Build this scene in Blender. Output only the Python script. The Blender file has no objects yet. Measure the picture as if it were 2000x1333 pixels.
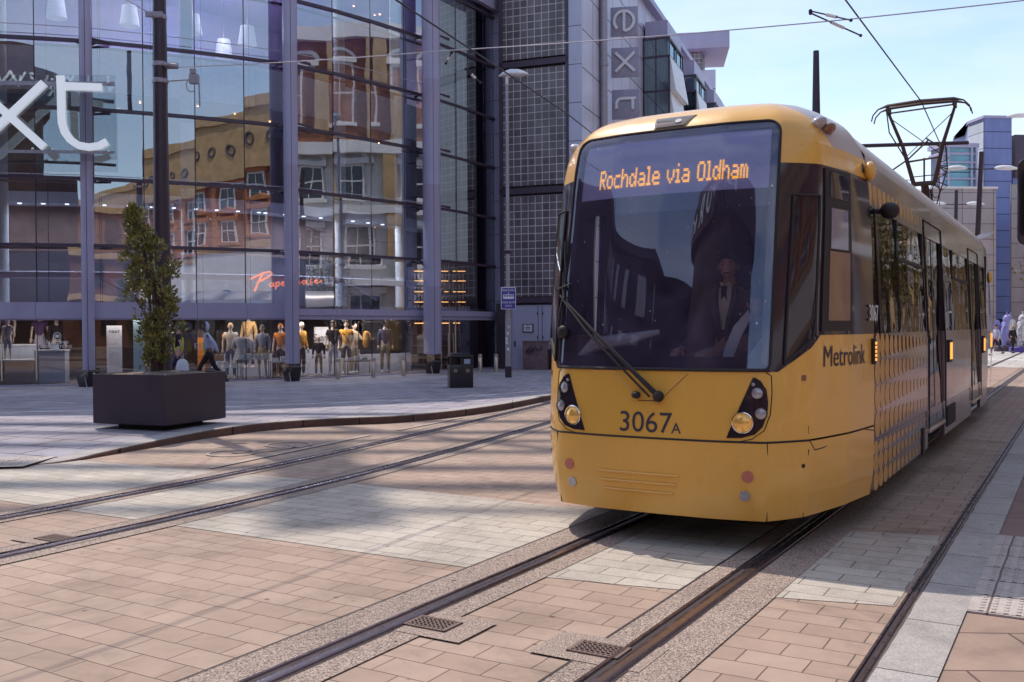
import bpy, bmesh, math, random
from mathutils import Vector, Matrix
R = math.radians
C = bpy.context.scene.collection
SC = bpy.context.scene
random.seed(7)

# ------------------------------------------------------------------ camera, sky, sun, exposure
cam_d = bpy.data.cameras.new("camera"); cam = bpy.data.objects.new("camera", cam_d); C.objects.link(cam)
SC.camera = cam
cam_d.sensor_width = 36.0; cam_d.lens = 34.2; cam_d.clip_start = 0.1; cam_d.clip_end = 2500
CAMROT = (Matrix.Rotation(R(90 - 0.8), 3, 'X') @ Matrix.Rotation(R(-0.3), 3, 'Z'))
cam.location = (0, 0, 1.7); cam.rotation_euler = CAMROT.to_euler()
CAMP = Vector((0, 0, 1.7))

SUN_EL, SUN_LEFT = 60.0, 33.0            # elevation; azimuth to the left of the view direction
sun_dir = Vector((-math.sin(R(SUN_LEFT)) * math.cos(R(SUN_EL)), math.cos(R(SUN_LEFT)) * math.cos(R(SUN_EL)), math.sin(R(SUN_EL))))
world = bpy.data.worlds.new("World"); SC.world = world; world.use_nodes = True
nt = world.node_tree; nt.nodes.clear()
out = nt.nodes.new('ShaderNodeOutputWorld'); bg = nt.nodes.new('ShaderNodeBackground')
sky = nt.nodes.new('ShaderNodeTexSky'); sky.sky_type = 'NISHITA'; sky.sun_disc = False
sky.sun_elevation = R(SUN_EL); sky.sun_rotation = R(-SUN_LEFT)
sky.air_density = 1.0; sky.dust_density = 0.9; sky.ozone_density = 3.0
tc = nt.nodes.new('ShaderNodeTexCoord'); mp = nt.nodes.new('ShaderNodeMapping')
mp.inputs['Scale'].default_value = (1.0, 1.6, 4.2); mp.inputs['Rotation'].default_value = (0, R(14), R(25))
no = nt.nodes.new('ShaderNodeTexNoise'); no.inputs['Scale'].default_value = 2.3; no.inputs['Detail'].default_value = 9; no.inputs['Roughness'].default_value = 0.58
rp = nt.nodes.new('ShaderNodeValToRGB'); rp.color_ramp.elements[0].position = 0.42; rp.color_ramp.elements[1].position = 0.72
tint = nt.nodes.new('ShaderNodeMix'); tint.data_type = 'RGBA'; tint.blend_type = 'MULTIPLY'; tint.inputs[0].default_value = 1.0
tint.inputs[7].default_value = (1.10, 1.0, 0.93, 1)
cl = nt.nodes.new('ShaderNodeMix'); cl.data_type = 'RGBA'; cl.inputs[7].default_value = (4.2, 4.55, 5.0, 1)
mul = nt.nodes.new('ShaderNodeMath'); mul.operation = 'MULTIPLY'; mul.inputs[1].default_value = 0.7
L = nt.links.new
L(tc.outputs['Generated'], mp.inputs[0]); L(mp.outputs[0], no.inputs[0]); L(no.outputs[0], rp.inputs[0]); L(rp.outputs[0], mul.inputs[0])
L(sky.outputs[0], tint.inputs[6]); L(tint.outputs[2], cl.inputs[6]); L(mul.outputs[0], cl.inputs[0]); L(cl.outputs[2], bg.inputs[0])
bg.inputs[1].default_value = 0.15
L(bg.outputs[0], out.inputs[0])
sun_d = bpy.data.lights.new("sun", 'SUN'); sun_d.energy = 2.2; sun_d.angle = R(0.55); sun_d.color = (1.0, 0.90, 0.78)
sun = bpy.data.objects.new("sun", sun_d); C.objects.link(sun); sun.location = (-30, 40, 60)
sun.rotation_euler = sun_dir.to_track_quat('Z', 'Y').to_euler()
SC.view_settings.view_transform = 'Standard'; SC.view_settings.look = 'None'; SC.view_settings.gamma = 1.0
SC.view_settings.exposure = 0.65; SC.view_settings.use_curve_mapping = False
try:
    SC.cycles.max_bounces = 10; SC.cycles.transparent_max_bounces = 16; SC.cycles.glossy_bounces = 5; SC.cycles.caustics_reflective = False; SC.cycles.caustics_refractive = False
except Exception: pass

# ------------------------------------------------------------------ photo measuring helpers (2000x1333 pixels)
def ray(px, py): return CAMROT @ Vector(((px - 1000) / 1900, (666.5 - py) / 1900, -1))
def at(px, py, Y):
    d = ray(px, py); return CAMP + d * (Y / d.y)
def gnd(px, py, z=0.0):
    d = ray(px, py); return CAMP + d * ((z - 1.7) / d.z)
def zat(px, py, Y): return at(px, py, Y).z

# tram frame: x to the tram's right, y to its rear
YAW = R(30.6); TD = Vector((math.sin(YAW), math.cos(YAW), 0)); TR = Vector((math.cos(YAW), -math.sin(YAW), 0)); TO = Vector((1.939, 8.974, 0))
def tw(x, y, z=0): return TO + TR * x + TD * y + Vector((0, 0, z))
def tl(p):
    d = Vector(p) - TO; return Vector((d.dot(TR), d.dot(TD), d.z))

# ------------------------------------------------------------------ materials
MATS = {}
def newmat(name):
    m = bpy.data.materials.new(name); m.use_nodes = True; n = m.node_tree.nodes; n.clear(); MATS[name] = m
    o = n.new('ShaderNodeOutputMaterial'); return m, n, m.node_tree.links.new, o
def mat(name, col, rough=0.6, metal=0.0, var=0.12, scale=6.0, bump=0.0, bscale=60.0, coat=0.0, spec=0.5, emit=None, es=1.0, rvar=0.0, streak=0.0):
    m, n, lk, o = newmat(name)
    p = n.new('ShaderNodeBsdfPrincipled'); lk(p.outputs[0], o.inputs[0])
    p.inputs['Roughness'].default_value = rough; p.inputs['Metallic'].default_value = metal
    p.inputs['Specular IOR Level'].default_value = spec; p.inputs['Coat Weight'].default_value = coat; p.inputs['Coat Roughness'].default_value = 0.05
    t = n.new('ShaderNodeTexCoord'); ns = n.new('ShaderNodeTexNoise'); ns.inputs['Scale'].default_value = scale; ns.inputs['Detail'].default_value = 8; ns.inputs['Roughness'].default_value = 0.65
    if streak:
        mpn = n.new('ShaderNodeMapping'); mpn.inputs['Scale'].default_value = (1, 1, streak); lk(t.outputs['Object'], mpn.inputs[0]); lk(mpn.outputs[0], ns.inputs[0])
    else: lk(t.outputs['Object'], ns.inputs[0])
    r = n.new('ShaderNodeMapRange'); r.inputs[1].default_value = 0.25; r.inputs[2].default_value = 0.75; r.inputs[3].default_value = 1 - var; r.inputs[4].default_value = 1 + var
    lk(ns.outputs[0], r.inputs[0])
    mx = n.new('ShaderNodeMix'); mx.data_type = 'RGBA'; mx.blend_type = 'MULTIPLY'; mx.inputs[0].default_value = 1; mx.inputs[6].default_value = (*col, 1)
    lk(r.outputs[0], mx.inputs[7]); lk(mx.outputs[2], p.inputs['Base Color'])
    if rvar:
        r2 = n.new('ShaderNodeMapRange'); r2.inputs[1].default_value = 0.3; r2.inputs[2].default_value = 0.7; r2.inputs[3].default_value = max(0.02, rough - rvar); r2.inputs[4].default_value = rough + rvar
        lk(ns.outputs[0], r2.inputs[0]); lk(r2.outputs[0], p.inputs['Roughness'])
    if bump:
        nb = n.new('ShaderNodeTexNoise'); nb.inputs['Scale'].default_value = bscale; nb.inputs['Detail'].default_value = 4; lk(t.outputs['Object'], nb.inputs[0])
        b = n.new('ShaderNodeBump'); b.inputs['Strength'].default_value = bump; b.inputs['Distance'].default_value = 0.02; lk(nb.outputs[0], b.inputs['Height']); lk(b.outputs[0], p.inputs['Normal'])
    if emit: p.inputs['Emission Color'].default_value = (*emit, 1); p.inputs['Emission Strength'].default_value = es
    return m
def glass(name, tcol, base=0.2, gain=0.8, gcol=(0.95, 0.97, 1), wob=0.02, wscale=0.6, rough=0.0, film=None):
    m, n, lk, o = newmat(name)
    tr = n.new('ShaderNodeBsdfTransparent'); tr.inputs[0].default_value = (*tcol, 1)
    gl = n.new('ShaderNodeBsdfGlossy'); gl.inputs[0].default_value = (*gcol, 1); gl.inputs['Roughness'].default_value = rough
    fr = n.new('ShaderNodeFresnel'); fr.inputs[0].default_value = 1.5
    ma = n.new('ShaderNodeMath'); ma.operation = 'MULTIPLY_ADD'; ma.inputs[1].default_value = gain; ma.inputs[2].default_value = base; ma.use_clamp = True
    mx = n.new('ShaderNodeMixShader')
    t = n.new('ShaderNodeTexCoord'); nb = n.new('ShaderNodeTexNoise'); nb.inputs['Scale'].default_value = wscale; nb.inputs['Detail'].default_value = 1.5; lk(t.outputs['Object'], nb.inputs[0])
    b = n.new('ShaderNodeBump'); b.inputs['Strength'].default_value = 1; b.inputs['Distance'].default_value = wob; lk(nb.outputs[0], b.inputs['Height']); lk(b.outputs[0], gl.inputs['Normal'])
    lk(fr.outputs[0], ma.inputs[0]); lk(ma.outputs[0], mx.inputs[0]); lk(tr.outputs[0], mx.inputs[1]); lk(gl.outputs[0], mx.inputs[2]); last = mx
    if film:       # tinted film painting uneven haze over the glass
        df = n.new('ShaderNodeBsdfDiffuse'); df.inputs[0].default_value = (*film[1], 1); m3 = n.new('ShaderNodeMixShader')
        nf = n.new('ShaderNodeTexNoise'); nf.inputs['Scale'].default_value = 2.2; nf.inputs['Detail'].default_value = 7; nf.inputs['Distortion'].default_value = 1.2; lk(t.outputs['Object'], nf.inputs[0])
        rf = n.new('ShaderNodeMapRange'); rf.inputs[1].default_value = 0.35; rf.inputs[2].default_value = 0.75; rf.inputs[3].default_value = film[0] * 0.6; rf.inputs[4].default_value = film[0] * 1.6; lk(nf.outputs[0], rf.inputs[0])
        lk(rf.outputs[0], m3.inputs[0]); lk(mx.outputs[0], m3.inputs[1]); lk(df.outputs[0], m3.inputs[2]); last = m3
    lk(last.outputs[0], o.inputs[0])
    return m
def paver(name, c1, c2, mortar, bw, rh, ms=0.008, var=0.12, nscale=3.0, speck=0.0, bump=0.25, rough=0.75, offset=0.5, rot=0.0, squash=1.0, jit=0.012, stains=1.35):
    m, n, lk, o = newmat(name)
    p = n.new('ShaderNodeBsdfPrincipled'); lk(p.outputs[0], o.inputs[0]); p.inputs['Specular IOR Level'].default_value = 0.35
    t = n.new('ShaderNodeTexCoord'); mp = n.new('ShaderNodeMapping'); mp.inputs['Rotation'].default_value = (0, 0, rot)
    dn = n.new('ShaderNodeTexNoise'); dn.inputs['Scale'].default_value = 2.2; lk(t.outputs['Object'], dn.inputs[0])
    dv = n.new('ShaderNodeVectorMath'); dv.operation = 'MULTIPLY_ADD'; dv.inputs[1].default_value = (jit * 2, jit * 2, 0); dv.inputs[2].default_value = (-jit, -jit, 0); lk(dn.outputs['Color'], dv.inputs[0])
    da = n.new('ShaderNodeVectorMath'); lk(t.outputs['Object'], da.inputs[0]); lk(dv.outputs[0], da.inputs[1]); lk(da.outputs[0], mp.inputs[0])
    br = n.new('ShaderNodeTexBrick'); lk(mp.outputs[0], br.inputs[0]); br.offset = offset; br.squash = squash; br.squash_frequency = 3
    br.inputs['Color1'].default_value = (*c1, 1); br.inputs['Color2'].default_value = (*c2, 1); br.inputs['Mortar'].default_value = (*mortar, 1)
    br.inputs['Scale'].default_value = 1; br.inputs['Mortar Size'].default_value = ms; br.inputs['Mortar Smooth'].default_value = 0.15; br.inputs['Brick Width'].default_value = bw; br.inputs['Row Height'].default_value = rh
    br.inputs['Bias'].default_value = -0.1
    n1 = n.new('ShaderNodeTexNoise'); n1.inputs['Scale'].default_value = nscale; n1.inputs['Detail'].default_value = 9; n1.inputs['Roughness'].default_value = 0.7; lk(t.outputs['Object'], n1.inputs[0])
    r = n.new('ShaderNodeMapRange'); r.inputs[1].default_value = 0.25; r.inputs[2].default_value = 0.75; r.inputs[3].default_value = 1 - var; r.inputs[4].default_value = 1 + var; lk(n1.outputs[0], r.inputs[0])
    mx = n.new('ShaderNodeMix'); mx.data_type = 'RGBA'; mx.blend_type = 'MULTIPLY'; mx.inputs[0].default_value = 1; lk(br.outputs[0], mx.inputs[6]); lk(r.outputs[0], mx.inputs[7])
    n0 = n.new('ShaderNodeTexNoise'); n0.inputs['Scale'].default_value = 0.35; n0.inputs['Detail'].default_value = 5; lk(t.outputs['Object'], n0.inputs[0])
    r0 = n.new('ShaderNodeMapRange'); r0.inputs[1].default_value = 0.3; r0.inputs[2].default_value = 0.7; r0.inputs[3].default_value = 0.86; r0.inputs[4].default_value = 1.1; lk(n0.outputs[0], r0.inputs[0])
    m0 = n.new('ShaderNodeMix'); m0.data_type = 'RGBA'; m0.blend_type = 'MULTIPLY'; m0.inputs[0].default_value = 1; lk(mx.outputs[2], m0.inputs[6]); lk(r0.outputs[0], m0.inputs[7])
    cur = m0.outputs[2]
    if stains:
        vo = n.new('ShaderNodeTexVoronoi'); vo.inputs['Scale'].default_value = 2.6; lk(t.outputs['Object'], vo.inputs['Vector'])
        rv = n.new('ShaderNodeMapRange'); rv.inputs[1].default_value = 0.035; rv.inputs[2].default_value = 0.06; rv.inputs[3].default_value = 1.0 - 0.45 * stains; rv.inputs[4].default_value = 1.0; lk(vo.outputs['Distance'], rv.inputs[0])
        ns2 = n.new('ShaderNodeTexNoise'); ns2.inputs['Scale'].default_value = 0.9; ns2.inputs['Detail'].default_value = 10; ns2.inputs['Roughness'].default_value = 0.75; ns2.inputs['Distortion'].default_value = 0.6; lk(t.outputs['Object'], ns2.inputs[0])
        rs2 = n.new('ShaderNodeMapRange'); rs2.inputs[1].default_value = 0.50; rs2.inputs[2].default_value = 0.72; rs2.inputs[3].default_value = 1.0; rs2.inputs[4].default_value = 1.0 - 0.30 * stains; lk(ns2.outputs[0], rs2.inputs[0])
        mm = n.new('ShaderNodeMath'); mm.operation = 'MULTIPLY'; lk(rv.outputs[0], mm.inputs[0]); lk(rs2.outputs[0], mm.inputs[1])
        ms2 = n.new('ShaderNodeMix'); ms2.data_type = 'RGBA'; ms2.blend_type = 'MULTIPLY'; ms2.inputs[0].default_value = 1; lk(cur, ms2.inputs[6]); lk(mm.outputs[0], ms2.inputs[7]); cur = ms2.outputs[2]
    n2 = n.new('ShaderNodeTexNoise'); n2.inputs['Scale'].default_value = 130; n2.inputs['Detail'].default_value = 2; lk(t.outputs['Object'], n2.inputs[0])
    if speck:
        r2 = n.new('ShaderNodeMapRange'); r2.inputs[1].default_value = 0.3; r2.inputs[2].default_value = 0.7; r2.inputs[3].default_value = 1 - speck; r2.inputs[4].default_value = 1 + speck; lk(n2.outputs[0], r2.inputs[0])
        m2 = n.new('ShaderNodeMix'); m2.data_type = 'RGBA'; m2.blend_type = 'MULTIPLY'; m2.inputs[0].default_value = 1; lk(cur, m2.inputs[6]); lk(r2.outputs[0], m2.inputs[7]); cur = m2.outputs[2]
    lk(cur, p.inputs['Base Color']); p.inputs['Roughness'].default_value = rough
    iv = n.new('ShaderNodeMath'); iv.operation = 'MULTIPLY_ADD'; iv.inputs[1].default_value = -1; lk(br.outputs['Fac'], iv.inputs[0])
    sc = n.new('ShaderNodeMath'); sc.operation = 'MULTIPLY'; sc.inputs[1].default_value = 0.35; lk(n2.outputs[0], sc.inputs[0]); lk(sc.outputs[0], iv.inputs[2])
    b = n.new('ShaderNodeBump'); b.inputs['Strength'].default_value = bump; b.inputs['Distance'].default_value = 0.01; lk(iv.outputs[0], b.inputs['Height']); lk(b.outputs[0], p.inputs['Normal'])
    return m
def panels(name, col, line, bw, rh, ms=0.02, axes='XZ', rough=0.5, metal=0.0, var=0.08, c2=None, offset=0.0, stain=0.12):
    """clad or coursed wall: joints drawn by a brick texture in object space on the wall's own plane"""
    m, n, lk, o = newmat(name)
    p = n.new('ShaderNodeBsdfPrincipled'); lk(p.outputs[0], o.inputs[0]); p.inputs['Roughness'].default_value = rough; p.inputs['Metallic'].default_value = metal
    t = n.new('ShaderNodeTexCoord'); s = n.new('ShaderNodeSeparateXYZ'); cb = n.new('ShaderNodeCombineXYZ'); lk(t.outputs['Object'], s.inputs[0])
    if axes == 'XZ': lk(s.outputs[0], cb.inputs[0])
    elif axes == 'YZ': lk(s.outputs[1], cb.inputs[0])
    else:
        ad = n.new('ShaderNodeMath'); lk(s.outputs[0], ad.inputs[0]); lk(s.outputs[1], ad.inputs[1]); lk(ad.outputs[0], cb.inputs[0])
    lk(s.outputs[2], cb.inputs[1])
    br = n.new('ShaderNodeTexBrick'); lk(cb.outputs[0], br.inputs[0]); br.offset = offset
    c2 = c2 or tuple(c * 0.9 for c in col)
    br.inputs['Color1'].default_value = (*col, 1); br.inputs['Color2'].default_value = (*c2, 1); br.inputs['Mortar'].default_value = (*line, 1)
    br.inputs['Scale'].default_value = 1; br.inputs['Mortar Size'].default_value = ms; br.inputs['Mortar Smooth'].default_value = 0.1; br.inputs['Brick Width'].default_value = bw; br.inputs['Row Height'].default_value = rh
    n1 = n.new('ShaderNodeTexNoise'); n1.inputs['Scale'].default_value = 1.6; n1.inputs['Detail'].default_value = 8
    mpn = n.new('ShaderNodeMapping'); mpn.inputs['Scale'].default_value = (1, 1, 0.3); lk(t.outputs['Object'], mpn.inputs[0]); lk(mpn.outputs[0], n1.inputs[0])
    r = n.new('ShaderNodeMapRange'); r.inputs[1].default_value = 0.25; r.inputs[2].default_value = 0.75; r.inputs[3].default_value = 1 - stain; r.inputs[4].default_value = 1 + stain; lk(n1.outputs[0], r.inputs[0])
    mx = n.new('ShaderNodeMix'); mx.data_type = 'RGBA'; mx.blend_type = 'MULTIPLY'; mx.inputs[0].default_value = 1; lk(br.outputs[0], mx.inputs[6]); lk(r.outputs[0], mx.inputs[7]); lk(mx.outputs[2], p.inputs['Base Color'])
    b = n.new('ShaderNodeBump'); b.inputs['Strength'].default_value = 0.5; b.inputs['Distance'].default_value = 0.02; b.invert = True; lk(br.outputs['Fac'], b.inputs['Height']); lk(b.outputs[0], p.inputs['Normal'])
    return m

# ------------------------------------------------------------------ mesh helpers
def V(*a): return Vector(a)
class MB:
    def __init__(s): s.v = []; s.f = []
    def add(s, vs, fs):
        k = len(s.v); s.v += [tuple(v) for v in vs]; s.f += [[i + k for i in f] for f in fs]; return s
    def box(s, c, d, rz=0.0, m=None):
        x, y, z = d[0] / 2, d[1] / 2, d[2] / 2; cr, sr = math.cos(rz), math.sin(rz); vs = []
        for sx, sy, sz in ((-1, -1, -1), (1, -1, -1), (1, 1, -1), (-1, 1, -1), (-1, -1, 1), (1, -1, 1), (1, 1, 1), (-1, 1, 1)):
            px, py, pz = sx * x, sy * y, sz * z; q = Vector((c[0] + px * cr - py * sr, c[1] + px * sr + py * cr, c[2] + pz)); vs.append(m @ q if m else q)
        return s.add(vs, [(3, 2, 1, 0), (4, 5, 6, 7), (0, 1, 5, 4), (1, 2, 6, 5), (2, 3, 7, 6), (3, 0, 4, 7)])
    def wall(s, a, b, z0, z1, th, out=0.0):
        """box standing on the line a-b (xy), thickness th to the right-hand side of a->b shifted by out"""
        a = Vector(a[:2]); b = Vector(b[:2]); d = (b - a).normalized(); n = Vector((d.y, -d.x))
        p = [a + n * out, b + n * out, b + n * (out + th), a + n * (out + th)]
        return s.prism(p, z0, z1)
    def prism(s, poly, z0, z1):
        area = sum(poly[i][0] * poly[(i + 1) % len(poly)][1] - poly[(i + 1) % len(poly)][0] * poly[i][1] for i in range(len(poly)))
        if area < 0: poly = poly[::-1]
        n = len(poly); vs = [(p[0], p[1], z0) for p in poly] + [(p[0], p[1], z1) for p in poly]
        return s.add(vs, [list(range(n))[::-1], list(range(n, 2 * n))] + [(i, (i + 1) % n, n + (i + 1) % n, n + i) for i in range(n)])
    def plate(s, poly, o, ux, uy, th):
        """2-D polygon drawn on the frame (o, ux, uy), thickened by th along ux x uy"""
        n = len(poly); w = ux.cross(uy).normalized() * th
        area = sum(poly[i][0] * poly[(i + 1) % n][1] - poly[(i + 1) % n][0] * poly[i][1] for i in range(n))
        if area < 0: poly = poly[::-1]
        a = [o + ux * p[0] + uy * p[1] for p in poly]; b = [q + w for q in a]
        return s.add(a + b, [list(range(n))[::-1], list(range(n, 2 * n))] + [(i, (i + 1) % n, n + (i + 1) % n, n + i) for i in range(n)])
    def tube(s, pts, r, n=8, caps=True):
        pts = [Vector(p) for p in pts]; rs = r if isinstance(r, (list, tuple)) else [r] * len(pts); k = len(s.v); up = None
        for i, p in enumerate(pts):
            d = (pts[min(i + 1, len(pts) - 1)] - pts[max(i - 1, 0)]).normalized()
            if up is None: up = Vector((0, 0, 1)) if abs(d.z) < 0.9 else Vector((1, 0, 0))
            x = d.cross(up).normalized(); y = x.cross(d).normalized(); up = y
            for j in range(n):
                a = 2 * math.pi * j / n; s.v.append(tuple(p + (x * math.cos(a) + y * math.sin(a)) * rs[i]))
        for i in range(len(pts) - 1):
            for j in range(n): s.f.append([k + i * n + j, k + i * n + (j + 1) % n, k + (i + 1) * n + (j + 1) % n, k + (i + 1) * n + j])
        if caps: s.f.append([k + j for j in range(n)][::-1]); s.f.append([k + (len(pts) - 1) * n + j for j in range(n)])
        return s
    def lathe(s, prof, c=(0, 0, 0), n=16, m=None):
        k = len(s.v)
        for r, z in prof:
            for j in range(n):
                a = 2 * math.pi * j / n; q = Vector((r * math.cos(a), r * math.sin(a), z)); q = (m @ q) if m else q; s.v.append(tuple(q + Vector(c)))
        for i in range(len(prof) - 1):
            for j in range(n): s.f.append([k + i * n + j, k + i * n + (j + 1) % n, k + (i + 1) * n + (j + 1) % n, k + (i + 1) * n + j])
        if prof[0][0] > 1e-6: s.f.append([k + j for j in range(n)][::-1])
        if prof[-1][0] > 1e-6: s.f.append([k + (len(prof) - 1) * n + j for j in range(n)])
        return s
    def ball(s, c, r, nu=16, nv=10, m=None):
        r = r if isinstance(r, (tuple, list)) else (r, r, r); rows = []
        k = len(s.v)
        for i in range(nv + 1):
            th = math.pi * i / nv
            for j in range(nu):
                a = 2 * math.pi * j / nu; q = Vector((r[0] * math.sin(th) * math.cos(a), r[1] * math.sin(th) * math.sin(a), r[2] * math.cos(th))); q = m @ q if m else q
                s.v.append(tuple(q + Vector(c)))
        for i in range(nv):
            for j in range(nu): s.f.append([k + (i + 1) * nu + j, k + (i + 1) * nu + (j + 1) % nu, k + i * nu + (j + 1) % nu, k + i * nu + j])
        return s
    def grid(s, rows, closed=False, flip=False):
        k = len(s.v); n = len(rows[0])
        for r in rows: s.v += [tuple(p) for p in r]
        for i in range(len(rows) - 1):
            for j in range(n if closed else n - 1):
                f = [k + i * n + j, k + i * n + (j + 1) % n, k + (i + 1) * n + (j + 1) % n, k + (i + 1) * n + j]; s.f.append(f[::-1] if flip else f)
        return s
    def quad(s, a, b, c, d): return s.add([a, b, c, d], [(0, 1, 2, 3)])
    def stroke(s, path, w, o, ux, uy, th):
        """flat ribbon of width w along a 2-D path on frame (o,ux,uy)"""
        P = [Vector(p) for p in path]; Lf = []; Rt = []
        for i, p in enumerate(P):
            a = P[max(i - 1, 0)]; b = P[min(i + 1, len(P) - 1)]; d = (b - a).normalized(); nn = Vector((-d.y, d.x))
            Lf.append(p + nn * w / 2); Rt.append(p - nn * w / 2)
        wv = ux.cross(uy).normalized() * th; T = lambda q: o + ux * q.x + uy * q.y
        n = len(P); a = [T(q) for q in Lf] + [T(q) for q in Rt]; b = [q + wv for q in a]; fs = []
        for i in range(n - 1):
            fs += [(i, i + 1, n + i + 1, n + i), (2 * n + i, 3 * n + i, 3 * n + i + 1, 2 * n + i + 1), (i, 2 * n + i, 2 * n + i + 1, i + 1), (n + i, n + i + 1, 3 * n + i + 1, 3 * n + i)]
        fs += [(0, n, 3 * n, 2 * n), (n - 1, 3 * n - 1, 4 * n - 1, 2 * n - 1)]
        return s.add(a + b, fs)
    def build(s, name, m, parent=None, smooth=False, bevel=0.0, seg=2, fix=True, angle=40, loc=None, rz=None):
        me = bpy.data.meshes.new(name); me.from_pydata(s.v, [], s.f); me.update()
        if fix or bevel:
            bm = bmesh.new(); bm.from_mesh(me)
            if fix: bmesh.ops.remove_doubles(bm, verts=bm.verts, dist=1e-5); bmesh.ops.recalc_face_normals(bm, faces=bm.faces)
            if bevel:
                es = [e for e in bm.edges if len(e.link_faces) == 2 and e.calc_face_angle(0) > R(35)]
                bmesh.ops.bevel(bm, geom=es, offset=bevel, segments=seg, affect='EDGES', clamp_overlap=True, profile=0.6)
            bm.to_mesh(me); bm.free()
        o = bpy.data.objects.new(name, me); C.objects.link(o)
        if m is not None: me.materials.append(MATS[m] if isinstance(m, str) else m)
        if smooth or bevel:
            for p in me.polygons: p.use_smooth = True
            try: me.set_sharp_from_angle(angle=R(angle))
            except Exception: pass
        if parent is not None: o.parent = parent
        if loc is not None: o.location = loc
        if rz is not None: o.rotation_euler = (0, 0, rz)
        return o
def many(name, m, parent, boxes, **k):
    """one part per box: (centre, size[, turn])"""
    r = []
    for bx_ in boxes: q = MB(); q.box(*bx_); r.append(q.build(name, m, parent, **k))
    return r
def tag(o, label=None, cat=None, group=None, kind=None):
    if label: o['label'] = label
    if cat: o['category'] = cat
    if group: o['group'] = group
    if kind: o['kind'] = kind
    return o
def empty(name, loc=(0, 0, 0), rz=0.0, label=None, cat=None, group=None):
    o = bpy.data.objects.new(name, None); C.objects.link(o); o.location = loc; o.rotation_euler = (0, 0, rz); o.empty_display_size = 0.2
    return tag(o, label, cat, group)
def dup(root, loc=None, rz=None, label=None, group=None):
    r = root.copy(); C.objects.link(r)
    if loc is not None: r.location = loc
    if rz is not None: r.rotation_euler = (0, 0, rz)
    if label: r['label'] = label
    if group: r['group'] = group
    for ch in list(root.children):
        c = ch.copy(); C.objects.link(c); c.parent = r
        for g in list(ch.children):
            d = g.copy(); C.objects.link(d); d.parent = c
    return r
def text(name, s, size, m, parent, o, ux, uy, th=0.004, spacing=1.0, weight=0.0, align='LEFT', sx=1.0):
    """lettering as mesh; ux = reading direction, uy = up"""
    cu = bpy.data.curves.new(name, 'FONT'); cu.body = s; cu.size = size; cu.extrude = th / 2; cu.space_character = spacing; cu.offset = weight; cu.align_x = align; cu.resolution_u = 5
    t = bpy.data.objects.new(name, cu); C.objects.link(t); bpy.context.view_layer.update()
    me = bpy.data.meshes.new_from_object(t.evaluated_get(bpy.context.evaluated_depsgraph_get())); bpy.data.objects.remove(t)
    ux = Vector(ux).normalized(); uy = Vector(uy).normalized(); w = ux.cross(uy)
    for v in me.vertices: v.co = Vector(o) + ux * v.co.x * sx + uy * v.co.y + w * (v.co.z + th / 2)
    me.materials.clear(); me.materials.append(MATS[m]); ob = bpy.data.objects.new(name, me); C.objects.link(ob); ob.parent = parent
    return ob
def evalmesh(ob):
    bpy.context.view_layer.update()
    me = bpy.data.meshes.new_from_object(ob.evaluated_get(bpy.context.evaluated_depsgraph_get())); return me
# ------------------------------------------------------------------ materials in use
mat('lilac_steel', (0.40, 0.37, 0.53), 0.42, 0.1, 0.10, 2.5, streak=0.25, rvar=0.1)
mat('dark_steel', (0.078, 0.054, 0.084), 0.4, 0.2, 0.15, 4)
mat('black_joint', (0.038, 0.024, 0.038), 0.6)
mat('pole_paint', (0.040, 0.024, 0.042), 0.38, 0.0, 0.2, 5, rvar=0.1)
mat('planter_paint', (0.040, 0.024, 0.042), 0.45, 0.0, 0.18, 2.2, bump=0.05, bscale=30, rvar=0.12)
mat('galv', (0.36, 0.34, 0.40), 0.5, 0.6, 0.25, 14)
mat('stainless', (0.55, 0.50, 0.46), 0.28, 0.9, 0.1, 9)
mat('chrome', (0.8, 0.8, 0.82), 0.12, 1.0, 0.05)
mat('rail_steel', (0.16, 0.12, 0.14), 0.30, 0.85, 0.25, 10, rvar=0.12)
mat('rail_worn', (0.42, 0.35, 0.36), 0.22, 0.9, 0.15, 12)
mat('rail_dark', (0.034, 0.022, 0.028), 0.7)
mat('grate_iron', (0.19, 0.13, 0.11), 0.7, 0.2, 0.3, 30); mat('grate_pit', (0.055, 0.035, 0.03), 0.9)
mat('white_paint', (0.78, 0.78, 0.80), 0.4)
mat('lamp_white', (0.80, 0.80, 0.84), 0.4)
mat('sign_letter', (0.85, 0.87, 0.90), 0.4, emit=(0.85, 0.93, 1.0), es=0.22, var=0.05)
mat('shade_fabric', (0.72, 0.72, 0.82), 0.8, emit=(0.8, 0.85, 1), es=0.12)
mat('ceiling_purple', (0.34, 0.25, 0.55), 0.8)
mat('interior_wall', (0.52, 0.55, 0.68), 0.8, var=0.2, scale=0.6)
mat('interior_dark', (0.13, 0.082, 0.08), 0.8, var=0.4, scale=1.2)
mat('sign_tile', (0.34, 0.32, 0.43), 0.5, 0.1)
mat('interior_white', (0.66, 0.70, 0.77), 0.7)
mat('interior_floor', (0.22, 0.19, 0.2), 0.5)
mat('pale_glow', (0.74, 0.80, 0.82), 0.8, var=0.15, scale=0.5, emit=(0.62, 0.75, 0.85), es=0.10)  # emission painted in to lift panels that get little light
mat('interior_purple', (0.22, 0.18, 0.30), 0.8, var=0.2, scale=0.4)
mat('concrete_slab', (0.40, 0.40, 0.46), 0.8)
mat('brown_wood', (0.22, 0.14, 0.11), 0.6, var=0.2, scale=3, streak=6)
mat('counter_blue', (0.38, 0.42, 0.55), 0.55)
mat('warm_strip', (1, 0.7, 0.35), 0.5, emit=(1.0, 0.50, 0.15), es=1.3)
mat('neon_orange', (0.8, 0.2, 0.08), 0.4, emit=(1.0, 0.22, 0.07), es=0.9)
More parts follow.
